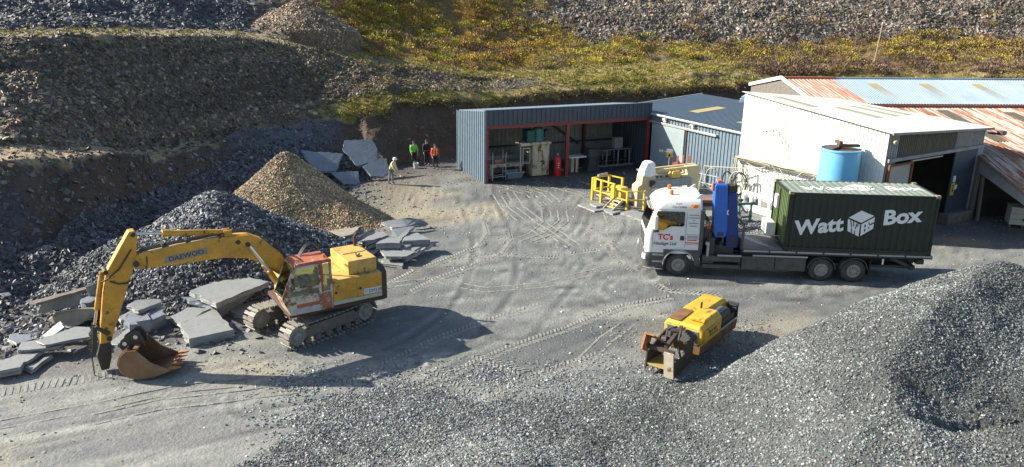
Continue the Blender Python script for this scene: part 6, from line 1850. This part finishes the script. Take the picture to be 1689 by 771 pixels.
o = o.build('plank_stack', paint('red_brown_planks', (.30, .15, .085), (.22, .11, .06), 4, .5, rough=.8), None, .006); o.location = (10.4, 37.2, 1.62); o.rotation_euler = (0, 0, R(-8)); tag(o, 'short stack of red brown planks on the trestle behind the lorry cab', 'planks')
ts = empty('trestle', (10.4, 37.2, 0), R(-8), 'dark steel trestle carrying red brown planks behind the lorry cab', 'trestle')
m = MB(); m.bb((-.9, -.3, 1.5), (.9, .3, 1.6))
m.build('top_frame', DARKST, ts)
for x in (-.75, .75):
    m = MB(); m.beam((x, -.35, 0), (x, -.2, 1.5), .07, .07); m.beam((x, .35, 0), (x, .2, 1.5), .07, .07); m.beam((x, -.3, .5), (x, .3, .5), .05, .05); m.build('leg', DARKST, ts)
pp = MB().cyl((0, 0, 0), (1.9, -.9, -.15), .22, .22, 16).build('steel_pipe', paint('purple_grey_pipe', (.20, .13, .16), (.15, .1, .12), 4, .5, rough=.6), None, smooth=True); pp.location = (9.9, 40.3, 1.15); tag(pp, 'purple grey pipe section lying across blocks behind the lorry cab', 'pipe')
ob = MB().bb((-.3, -.4, 0), (.3, .4, .94)).bb((1.3, -1.3, 0), (1.9, -.5, .78)).build('pipe_block', CONC, None, .03); ob.location = (10.0, 40.2, 0); tag(ob, 'two concrete blocks under the purple grey pipe', 'blocks')
rlb = empty('pipe_railing', (11.4, 46.6, 0), R(-50), 'blue grey pipe railing in front of the ribbed workshop wall', 'railing')
m = MB()
for z in (.6, 1.15): m.tube([(-1.2, 0, z), (1.8, 0, z)], .025, 6)
m.build('handrail', paint('pale_blue_pipe', (.27, .37, .41), (.2, .3, .33), 5, .5, rough=.5), rlb)
for x in (-1.2, -.2, .8, 1.8):
    m = MB(); m.tube([(x, 0, 0), (x, 0, 1.15)], .028, 6); m.build('post', paint('pale_blue_pipe'), rlb)


def f_bay(x, y): return cone(x, y, 13.6, 36.4, .75, .34, 1.3, R(-50), .6)


heap('gravel_heap', f_bay, 9.5, 18, 32.6, 40.5, .1, (.17, .17, .168), 7000, .05, .16, .45, 201, 'low heap of grey slate chips between the lorry deck and the white wall', rough=(.15, .08), power=1.5)

# ------------------------------------------------------------------ stone slabs
_ns = np.random.default_rng(33)


def slab(label, pts, z, t, mat=None, normal=None, p0=None, group=None, rough=.028, cat='stone slab', name='stone_slab'):
    "top outline by its corners (z: one level or one per corner), thickness t; edges split a little unevenly"
    if normal is not None: P = [atp(x, y, p0, normal) for x, y in pts]
    else:
        zs = z if isinstance(z, (list, tuple)) else [z] * len(pts)
        P = [at(x, y, q) for (x, y), q in zip(pts, zs)]
    P = [np.array(p) for p in P]
    n = np.zeros(3)
    for a, b in zip(P, P[1:] + P[:1]): n += np.cross(a, b)
    n /= np.linalg.norm(n)
    if n[2] < 0: n = -n; P = P[::-1]
    Q = []
    for a, b in zip(P, P[1:] + P[:1]):
        L = np.linalg.norm(b - a); k = max(1, int(L / .22))
        for i in range(k):
            j = _ns.normal(0, rough, 3) if i else np.zeros(3)
            Q.append(a + (b - a) * (i / k) + (j - n * np.dot(j, n)))
    c = sum(Q) / len(Q)
    c0 = np.array([c[0], c[1], c[2] - t])
    rings = []
    out = [(q - c) / np.linalg.norm(q - c) for q in Q]
    lev = [1.0, .93, .62, .58, .30, .27, 0.0] if t > .11 else [1.0, .8, .45, 0.0]
    ph = _ns.uniform(0, 6, len(lev))
    for k, f in enumerate(lev[::-1]):
        jit = _ns.uniform(-.035, .035)
        rings.append([q - c0 - n * t * (1 - f) + o_ * ((0 if f == 1 else -.008 if f == .93 else jit + .022 * math.sin(i * 1.7 + ph[k])) + _ns.uniform(-.012, .012)) for i, (q, o_) in enumerate(zip(Q, out))])
    o = MB().loft(rings).build(name, mat or SLB, None, .006, seg=1)
    o.location = tuple(c0)
    return tag(o, label, cat, group)


Z1 = lambda *p: [(120 + x / 2.659, 360 + y / 2.659) for x, y in p]
Z7 = lambda *p: [(x / 3.353, 420 + y / 3.353) for x, y in p]
Z6 = lambda *p: [(560 + x / 7.011, 340 + y / 7.011) for x, y in p]
ZB = lambda *p: [(140 + x / 4.818, 480 + y / 4.818) for x, y in p]
Z5 = lambda *p: [(400 + x / 2.855, 190 + y / 2.855) for x, y in p]
ZY = lambda *p: [(950 + x / 7.01, 255 + y / 7.01) for x, y in p]
# around the excavator
slab('large dark underlying slab beneath the biggest sawn slab by the excavator boom', Z1((475, 350), (640, 290), (830, 305), (640, 392)), .42, .40, SLBB)
slab('biggest flat sawn slab lying on a darker slab under the excavator boom', Z1((512, 318), (705, 249), (860, 278), (628, 374)), .78, .20)
slab('thick pale block slab nearest the yard, left of the excavator tracks', Z1((470, 462), (618, 398), (708, 488), (510, 530)), .34, .34)
slab('pale slab half hidden behind the thick block left of the tracks', Z1((425, 432), (500, 393), (612, 393), (475, 462)), .30, .26)
slab('grey slab reaching under the nose of the excavator tracks', Z1((676, 405), (860, 330), (892, 372), (742, 425)), .14, .14)
slab('dark split block under the pale slab beside the arm', Z7((682, 355), (722, 316), (905, 290), (915, 330), (790, 385), (715, 388)), .45, .45, SLBB)
slab('pale slab lying tilted on a dark block right of the excavator arm', Z7((702, 280), (760, 250), (886, 246), (893, 262), (765, 308)), [.70, .72, .62, .6, .66], .17)
slab('narrow pale slab edge showing between the arm and the dark block', ZB((270, 215), (372, 152), (380, 165), (285, 240)), .22, .2)
slab('upright pointed blue slab behind the bucket', ZB((405, 245), (495, 182), (525, 225), (512, 330), (440, 300)), [.55, .75, .62, .15, .3], .12, SLBB)
slab('pale flat slab behind the bucket running up to the arm', ZB((200, 415), (290, 340), (405, 250), (440, 262), (330, 380), (260, 425)), .12, .12)
# far left
slab('large smooth rectangular slab tilted up on the left rubble', Z7((205, 328), (232, 258), (455, 203), (425, 294)), [.45, .95, .95, .45], .10)
slab('thin dark slab edge behind the tilted rectangular slab', Z7((165, 262), (470, 178), (478, 190), (200, 270)), 1.05, .10, TIMBER, cat='stone slab')
slab('rough tan faced block below the tilted rectangular slab', Z7((262, 366), (300, 325), (515, 300), (520, 345), (385, 405)), [.2, .62, .62, .3, .15], .3, SLBT)
slab('small blue slab leaning in shade left of the tan block', Z7((228, 452), (322, 375), (355, 402), (250, 468)), [.2, .65, .6, .15], .08, SLBB)
slab('long pointed flat slab left of the foot of the excavator arm', Z7((200, 478), (415, 398), (495, 402), (495, 455), (245, 500)), .52, .10)
slab('split pale slab under the long pointed slab at far left', Z7((95, 530), (118, 485), (205, 470), (390, 474), (330, 508), (150, 528)), .40, .14)
slab('long thin slab with layered edges reaching to the left picture edge', Z7((0, 590), (130, 537), (245, 532), (150, 592), (60, 610)), .28, .10)
slab('thick pale slab cut off by the left picture edge', Z7((-60, 600), (0, 582), (132, 590), (112, 622), (-60, 655)), .34, .24)
slab('narrow pale slab lying right of the thick one at the left edge', Z7((135, 622), (270, 556), (292, 556), (175, 640)), .16, .12)
slab('dark blue slab lying in the rubble at the left edge', Z7((40, 470), (60, 440), (170, 440), (180, 470), (90, 492)), .25, .08, SLBB)
slab('pale broken slab standing behind the excavator arm', Z7((490, 235), (468, 170), (560, 145), (560, 190)), [.5, 1.0, 1.05, .6], .12)
slab('dark block behind the arm beneath the pale broken slab', Z7((440, 250), (500, 228), (555, 195), (560, 230), (480, 275)), .55, .4, SLBB)
# the pile at the foot of the tan heap
slab('long dark slab slanting along the foot of the tan heap', Z6((-60, 440), (180, 360), (390, 262), (395, 290), (180, 400), (-60, 475)), [.7, .9, 1.0, .8, .6, .5], .12, SLBB)
slab('rearmost big slab tilted up on the slab pile', Z6((485, 185), (660, 155), (800, 135), (935, 155), (820, 222), (610, 252)), [.55, .65, .7, .55, .42, .4], .16)
slab('dark lower slab sticking out right behind the slab pile', Z6((830, 222), (940, 160), (1030, 208), (900, 235)), [.25, .45, .2, .2], .15, SLBB)
slab('pale square slab leaning in the middle back of the slab pile', Z6((605, 262), (870, 232), (765, 338), (725, 365), (608, 360)), [.75, .75, .55, .5, .5], .14)
slab('large smooth slab at the left of the slab pile', Z6((165, 375), (320, 300), (500, 298), (562, 338), (298, 432)), .52, .14)
slab('lower slab showing under the large smooth left slab', Z6((300, 455), (570, 350), (595, 368), (330, 470)), .36, .16, SLBB)
slab('narrow pale slab in front of the large left slab', Z6((72, 482), (212, 428), (325, 448), (110, 500)), .26, .10)
slab('thick dark edged block in the middle of the slab pile', Z6((420, 438), (560, 362), (728, 366), (700, 428), (600, 425)), .72, .26)
slab('thick slab at the right of the slab pile with a shaded front edge', Z6((735, 404), (765, 350), (960, 338), (1048, 388)), .68, .20)
slab('small pale slab peeping out behind the right thick slab', Z6((815, 345), (868, 298), (945, 335)), .52, .1)
slab('thin grey slab lying under the right thick slab', Z6((690, 490), (880, 462), (960, 452), (860, 522), (750, 520)), .40, .10)
slab('wide slab at the front centre of the slab pile', Z6((470, 495), (600, 512), (885, 528), (770, 582), (528, 580)), .42, .13)
slab('pale lowest slab at the front of the slab pile', Z6((500, 605), (620, 600), (750, 610), (725, 695), (480, 665)), .14, .14)
slab('layered slabs jutting out at the lower right of the slab pile', Z6((770, 585), (890, 540), (1085, 430), (1075, 470), (930, 560), (760, 650)), [.3, .36, .42, .3, .2, .12], .18, SLB)
slab('grey slab half hidden behind the excavator hood', Z6((205, 520), (445, 508), (355, 575), (300, 560)), .18, .1)
slab('leaning triangular slab standing at the foot of the tan heap', Z5((215, 515), (262, 512), (308, 560), (250, 580)), [1.0, 1.05, .5, .45], .22, SLB)
slab('flat stone at the toe of the tan heap', Z5((335, 560), (500, 530), (560, 520), (520, 560), (380, 600)), .2, .15, SLBT)
# big blue slabs leaning on the scree
_sb = atd(585, 305, 47.9)
_nn = np.array([.30, -.52, .80])
_p = np.array([at(600, 302)[0], at(600, 302)[1], .25])
slab('leftmost big blue slab leaning on the scree behind the tan heap', Z5((278, 165), (475, 183), (438, 262), (345, 264)), 0, .14, SLBB, _nn, _p)
slab('tallest big blue slab leaning on the scree behind the man', Z5((482, 120), (605, 114), (630, 150), (635, 215), (540, 238), (473, 160)), 0, .14, SLBB, _nn, _p)
slab('blue slab leaning lowest on the right beside the man', Z5((565, 240), (640, 205), (680, 205), (690, 272), (660, 292), (606, 286)), 0, .12, SLBB, _nn, _p)
slab('small blue slab leaning lowest in the middle of the scree', Z5((414, 270), (545, 264), (552, 330), (480, 326)), 0, .12, SLBB, _nn, _p)
# sawn slabs in front of the guard rails
slab('long pale sawn slab at the left in front of the yellow guard rails', ZY((18, 578), (110, 560), (335, 640), (215, 655)), .10, .10)
slab('short sawn slab stacked on the left long one by the yellow rails', ZY((160, 566), (260, 552), (345, 578), (235, 602)), .22, .11)
slab('middle pale sawn slab by the yellow steps', ZY((255, 605), (335, 590), (520, 662), (425, 685)), .12, .12)
slab('large sawn slab lying between the yellow steps and the lorry cab', ZY((515, 670), (640, 640), (830, 690), (770, 765)), .14, .14)

# ------------------------------------------------------------------ tyre and crawler marks pressed into the yard
def marks(name, runs):
    V, F, T = [], [], []
    r = np.random.default_rng(77)
    base = np.array((.215, .215, .19))

    def bx(c, u, v, a, b, h, tint):
        o = len(V)
        for q, (x, y) in enumerate(((-1, -1), (1, -1), (1, 1), (-1, 1))):
            p = c[:2] + u * x * a + v * y * b; V.append((p[0], p[1], c[2] - .02))
        for q, (x, y) in enumerate(((-1, -1), (1, -1), (1, 1), (-1, 1))):
            p = c[:2] + u * x * a * .6 + v * y * b * .85; V.append((p[0], p[1], c[2] + h))
        for f in ((4, 5, 6, 7), (0, 1, 5, 4), (1, 2, 6, 5), (2, 3, 7, 6), (3, 0, 4, 7)): F.append([o + i for i in f])
        T.extend([tint] * 8)
    for pts, width, pitch, style, hgt in runs:
        hgt = hgt * (.3 if style == 'rut' else .4)
        P = np.array([at(x, y)[:2] for x, y in pts])
        d = np.r_[0, np.cumsum(np.linalg.norm(np.diff(P, axis=0), axis=1))]
        n = int(d[-1] / pitch)
        for k in range(n):
            s = (k + .5) * pitch
            q = np.array([np.interp(s, d, P[:, 0]), np.interp(s, d, P[:, 1])])
            q2 = np.array([np.interp(min(s + .15, d[-1]), d, P[:, 0]), np.interp(min(s + .15, d[-1]), d, P[:, 1])])
            q1 = np.array([np.interp(max(s - .15, 0), d, P[:, 0]), np.interp(max(s - .15, 0), d, P[:, 1])])
            u = (q2 - q1) / max(np.linalg.norm(q2 - q1), 1e-6); v = np.array([-u[1], u[0]])
            gz = float(ground_h([q[0]], [q[1]])[0])
            fade = vnoise(q[0] * .6, q[1] * .6, 5)
            if fade < .25 and style != 'bar': continue
            tint = base * (.85 + .3 * r.random())
            if style == 'bar':
                bx(np.array([q[0], q[1], gz]), u, v, pitch * .30, width / 2, hgt * (.6 + .6 * fade), tint)
            elif style == 'rut':
                for sg in (-1, 1):
                    c = q + v * sg * width / 2
                    bx(np.array([c[0], c[1], gz]), u, v, pitch * .9, .05, hgt * (.3 + .9 * fade), tint)
            else:
                for sg in (-1, 1):
                    w2 = v * sg * .8 + u * .6; w2 /= np.linalg.norm(w2)
                    t2 = np.array([-w2[1], w2[0]])
                    c = q + v * sg * width * .27 + u * (sg * pitch * .25)
                    bx(np.array([c[0], c[1], gz]), t2, w2, pitch * .30, width * .29, hgt * (.6 + .6 * fade), tint)
    o = link(name, np_mesh(name, np.array(V), np.array(F), False, np.array(T)), M_yard)
    return tag(o, kind='structure')


def off(pts, dx, dy): return [(x + dx, y + dy) for x, y in pts]


R1 = [(600, 695), (680, 650), (760, 612), (840, 575), (930, 545), (1030, 505), (1110, 490)]
R2 = [(690, 596), (740, 610), (790, 590), (835, 604), (872, 618)]
R3 = [(640, 470), (690, 445), (745, 425), (790, 408), (806, 385), (800, 365)]
R4 = [(0, 648), (60, 637), (130, 628), (212, 612)]
R5 = [(820, 322), (835, 345), (868, 370), (905, 392), (930, 410)]
R6 = [(850, 305), (900, 318), (925, 340), (930, 365), (905, 385), (868, 398)]
R7 = [(880, 300), (960, 320), (1000, 345), (1010, 370)]
R8 = [(560, 500), (640, 470), (720, 462), (800, 478), (900, 470), (1010, 440)]
R9 = [(0, 735), (120, 700), (260, 668), (380, 655), (500, 640)]
R10 = [(0, 700), (150, 672), (300, 640), (420, 630)]
marks('tyre_marks', [
    (R1, .48, .17, 'chev', .035), (off(R1, 60, 40)[1:5], .48, .17, 'chev', .035), ([(700, 604), (740, 622), (782, 648)], .55, .17, 'chev', .045), ([(783, 587), (820, 600), (868, 618)], .55, .17, 'chev', .045),
    (R3, .5, .18, 'chev', .035), (off(R3, 40, 12), .5, .18, 'chev', .03), (R4, .6, .19, 'bar', .035),
    (R5, .45, .2, 'rut', .05), (off(R5, 22, -4), .45, .2, 'rut', .05), (R6, .5, .2, 'rut', .05), (off(R6, -26, 2), .5, .2, 'rut', .04), (R7, .5, .2, 'rut', .04), (R8, .5, .22, 'rut', .03), (R9, .6, .2, 'rut', .035), (R10, .5, .2, 'rut', .03),
    ([(740, 430), (820, 420), (900, 425), (1000, 410)], .45, .18, 'chev', .02), ([(560, 640), (640, 600), (720, 560), (800, 530), (900, 500)], .45, .18, 'chev', .022),
    ([(900, 640), (960, 600), (1000, 560), (1040, 530)], .5, .2, 'rut', .03), ([(1000, 400), (1020, 430), (1100, 480), (1250, 490)], .5, .18, 'chev', .02)])
# ------------------------------------------------------------------ people
SKIN = paint('skin', (.50, .30, .22), rough=.6)
HAIR = paint('dark_hair', (.03, .022, .018), rough=.7)


def skin_mesh(name, verts, edges, radii, mat, parent, sub=1):
    me = bpy.data.meshes.new(name)
    me.from_pydata(verts, edges, [])
    o = link(name, me, mat, parent)
    md = o.modifiers.new('skin', 'SKIN')
    if not me.skin_vertices: return o
    sv_ = me.skin_vertices[0].data
    for i, r in enumerate(radii):
        sv_[i].radius = (r, r) if not isinstance(r, tuple) else r
        sv_[i].use_root = (i == 0)
    md.use_smooth_shade = True
    s = o.modifiers.new('sub', 'SUBSURF'); s.levels = sub; s.render_levels = sub
    return o


def person(loc, rz, label, jacket, trousers, hat=None, lean=0., arms=((.0, .12, -.30), (.0, .12, -.30)), stride=.0, extra=None, H=1.75):
    "faces local +x; arms: (forward, out, down) from shoulder to elbow for left/right"
    e = empty('person', loc, rz, label, 'person')
    k = H / 1.75
    Rl = rotm('Y', lean)
    hip0 = np.array([0, 0, .95])

    def U(p): return tuple((hip0 + Rl @ (np.array(p, float) - hip0)) * k)

    def Lw(p): return tuple(np.array(p, float) * k)
    V, E, Rr = [], [], []

    def add(p, r, par=None):
        V.append(p); Rr.append(r)
        if par is not None: E.append((par, len(V) - 1))
        return len(V) - 1
    pel = add(Lw((0, 0, .95)), (.13, .10)); sp_ = add(U((0, 0, 1.14)), (.125, .09), pel); chs = add(U((0, 0, 1.34)), (.15, .105), sp_)
    nk = add(U((.01, 0, 1.49)), .055, chs); hl = add(U((.03, 0, 1.57)), (.068, .075), nk); hm = add(U((.03, 0, 1.65)), (.075, .092), hl); ht = add(U((.02, 0, 1.72)), (.06, .07), hm)
    add(U((.125, 0, 1.615)), .014, hm)                           # nose
    J, TR = {}, {}
    for sd, a in ((1, arms[0]), (-1, arms[1])):
        sh_ = np.array([0, sd * .185, 1.42]); el = sh_ + np.array([a[0], sd * a[1] * .5, a[2]]); wr = el + np.array([a[0] * .9 + .10, -sd * .02, a[2] * .75 + .02])
        i1 = add(U(sh_), .062, chs); i2 = add(U(el), .045, i1); i3 = add(U(wr), .03, i2)
        d = (wr - el); d /= np.linalg.norm(d)
        pm = add(U(wr + d * .07), (.034, .022), i3)
        side = np.array([1., 0, 0]) - d * d[0]; side /= max(np.linalg.norm(side), 1e-6)
        for f in range(4):
            o_ = side * (.026 - .0175 * f); L = (.07, .08, .074, .058)[f]
            b = wr + d * .09 + o_; a1 = add(U(b + d * L * .5), .0095, pm); add(U(b + d * L + np.array([0, -sd * .02, 0])), .008, a1)
        t1 = add(U(wr + d * .05 + side * .042), .0105, pm); add(U(wr + d * .09 + side * .058), .009, t1)
        J[sd] = (sh_, el, wr)
    for sd in (1, -1):
        f = stride * sd
        hp = np.array([0, sd * .085, .90]); kn = np.array([f * .5 + .03, sd * .10, .50]); an = np.array([f - .02, sd * .105, .085]); to = an + np.array([.15, sd * .015, -.045])
        i1 = add(Lw(hp), .085, pel); i2 = add(Lw(kn), .058, i1); i3 = add(Lw(an), .04, i2); add(Lw(to), .035, i3)
        TR[sd] = (hp, kn, an, to)
    skin_mesh('body', V, E, Rr, SKIN, e, 1)
    # jacket
    V, E, Rr = [], [], []
    w0 = add(U((0, 0, .90)), (.175, .135)); w1 = add(U((0, 0, 1.12)), (.165, .125), w0); w2 = add(U((0, 0, 1.34)), (.18, .13), w1); add(U((.0, 0, 1.47)), (.085, .08), w2)
    for sd in (1, -1):
        sh_, el, wr = J[sd]
        i1 = add(U(sh_), .082, w2); i2 = add(U(el), .064, i1); add(U(wr), .05, i2)
    jk = skin_mesh('jacket', V, E, Rr, jacket, e, 1)
    V, E, Rr = [], [], []
    p0 = add(Lw((0, 0, .96)), (.15, .115))
    for sd in (1, -1):
        hp, kn, an, to = TR[sd]
        i1 = add(Lw(hp), .10, p0); i2 = add(Lw(kn), .075, i1); add(Lw(an + np.array([0, 0, .02])), .058, i2)
    skin_mesh('trousers', V, E, Rr, trousers, e, 1)
    for sd in (1, -1):
        hp, kn, an, to = TR[sd]
        skin_mesh('boot', [Lw(an + np.array([0, 0, .06])), Lw(an + np.array([.01, 0, -.03])), Lw(to + np.array([.02, 0, 0]))], [(0, 1), (1, 2)], [.052, .052, .04], BLACKP, e, 1)
    c = U((.025, 0, 1.665))
    if hat is not None:
        m = MB(); m.lathe([(.135, -.03), (.128, .0), (.118, .06), (.08, .115), (.0, .13)], (c[0], c[1], c[2] + .02), n=18)
        m.box((c[0] + .13, c[1], c[2] - .005), (.09, .16, .012)); m.build('helmet' if hat is not HAIR else 'hair', hat, e, smooth=True)
    else:
        m = MB(); m.lathe([(.088, -.05), (.096, .0), (.088, .06), (.055, .10), (.0, .11)], (c[0] - .015, c[1], c[2] + .0), n=16); m.build('hair', HAIR, e, smooth=True)
    for sd in (1, -1):
        q = U((.118, sd * .032, 1.65)); m = MB(); m.lathe([(0, -.011), (.011, 0), (0, .011)], q, n=8); m.build('eye', BLACKP, e)
        q = U((.03, sd * .093, 1.635)); m = MB(); m.box(q, (.04, .018, .06)); m.build('ear', SKIN, e, .006)
    if extra: extra(e, U, k)
    return e


HVG = paint('green_hi_vis', (.13, .55, .07), (.10, .45, .05), 8, .4, rough=.7)
HVR = paint('red_jacket', (.62, .035, .035), (.5, .03, .03), 8, .4, rough=.7)
HVY = paint('faded_yellow_jacket', (.62, .60, .38), (.52, .5, .3), 8, .4, rough=.75)
BLKC = paint('black_cloth', (.014, .014, .016), (.025, .025, .028), 8, .5, rough=.85)
GREYT = paint('grey_trousers', (.20, .20, .22), (.15, .15, .17), 8, .5, rough=.85)
HATW = paint('white_helmet', (.72, .72, .70), rough=.35)


def band(cl, y0=-1, y1=1):
    def f(e, U, k):
        m = MB()
        for sd in (1, -1):
            pts = [U((.135 * math.cos(t) * 1.0, sd * .085, 1.10 + .33 * t / math.pi)) for t in (0,)]
            m.prism([U((.138, sd * .07, .98)), U((.138, sd * .12, .98)), U((.142, sd * .12, 1.40)), U((.142, sd * .07, 1.40))], (0, 0, 0), (.012, 0, 0))
            m.build('braces_stripe', cl, e); m = MB()
    return f


gp = at(645, 304)
person((gp[0], gp[1], 0.02), R(-15), 'person in a pale yellow jacket and white helmet bending forward beside the blue slabs', HVY, GREYT, HATW, lean=R(24), arms=((.16, .10, -.24), (.20, .10, -.22)), stride=.10)
gp = at(683, 274)
person((gp[0], gp[1], float(ground_h([gp[0]], [gp[1]])[0])), R(-70), 'person in a bright green high visibility jacket standing by the earth bank', HVG, BLKC, None, lean=R(4), arms=((.05, .14, -.29), (.08, .12, -.28)))
gp = at(704, 273)
person((gp[0], gp[1], float(ground_h([gp[0]], [gp[1]])[0])), R(-80), 'person dressed all in black standing between the green and red jackets', BLKC, BLKC, None, lean=R(5), arms=((.02, .10, -.30), (.02, .10, -.30)), stride=.06, H=1.8)
gp = at(718, 279)
person((gp[0], gp[1], 0.0), R(-75), 'person in a red jacket with yellow stripes and black trousers near the shed corner', HVR, BLKC, None, lean=R(3), arms=((-.04, .16, -.29), (.10, .16, -.28)), stride=.12, extra=band(paint('yellow_stripe', (.75, .6, .12), rough=.6)))
gp = at(686, 278)
bkt = empty('bucket', (gp[0], gp[1], .02), 0, 'white plastic bucket on the ground in front of the person in green', 'bucket')
m = MB(); m.lathe([(0, 0), (.15, 0), (.19, .34), (.2, .36), (.18, .36), (.14, .02), (0, .02)], (0, 0, 0), n=18); m.build('bucket_body', paint('dusty_white_plastic', (.5, .5, .47), rough=.5), bkt, smooth=True)
m = MB(); m.tube([(.19 * math.cos(t), 0, .34 + .19 * math.sin(t) * .8) for t in np.linspace(0, math.pi, 10)], .008, 5); m.build('handle', GALV, bkt)
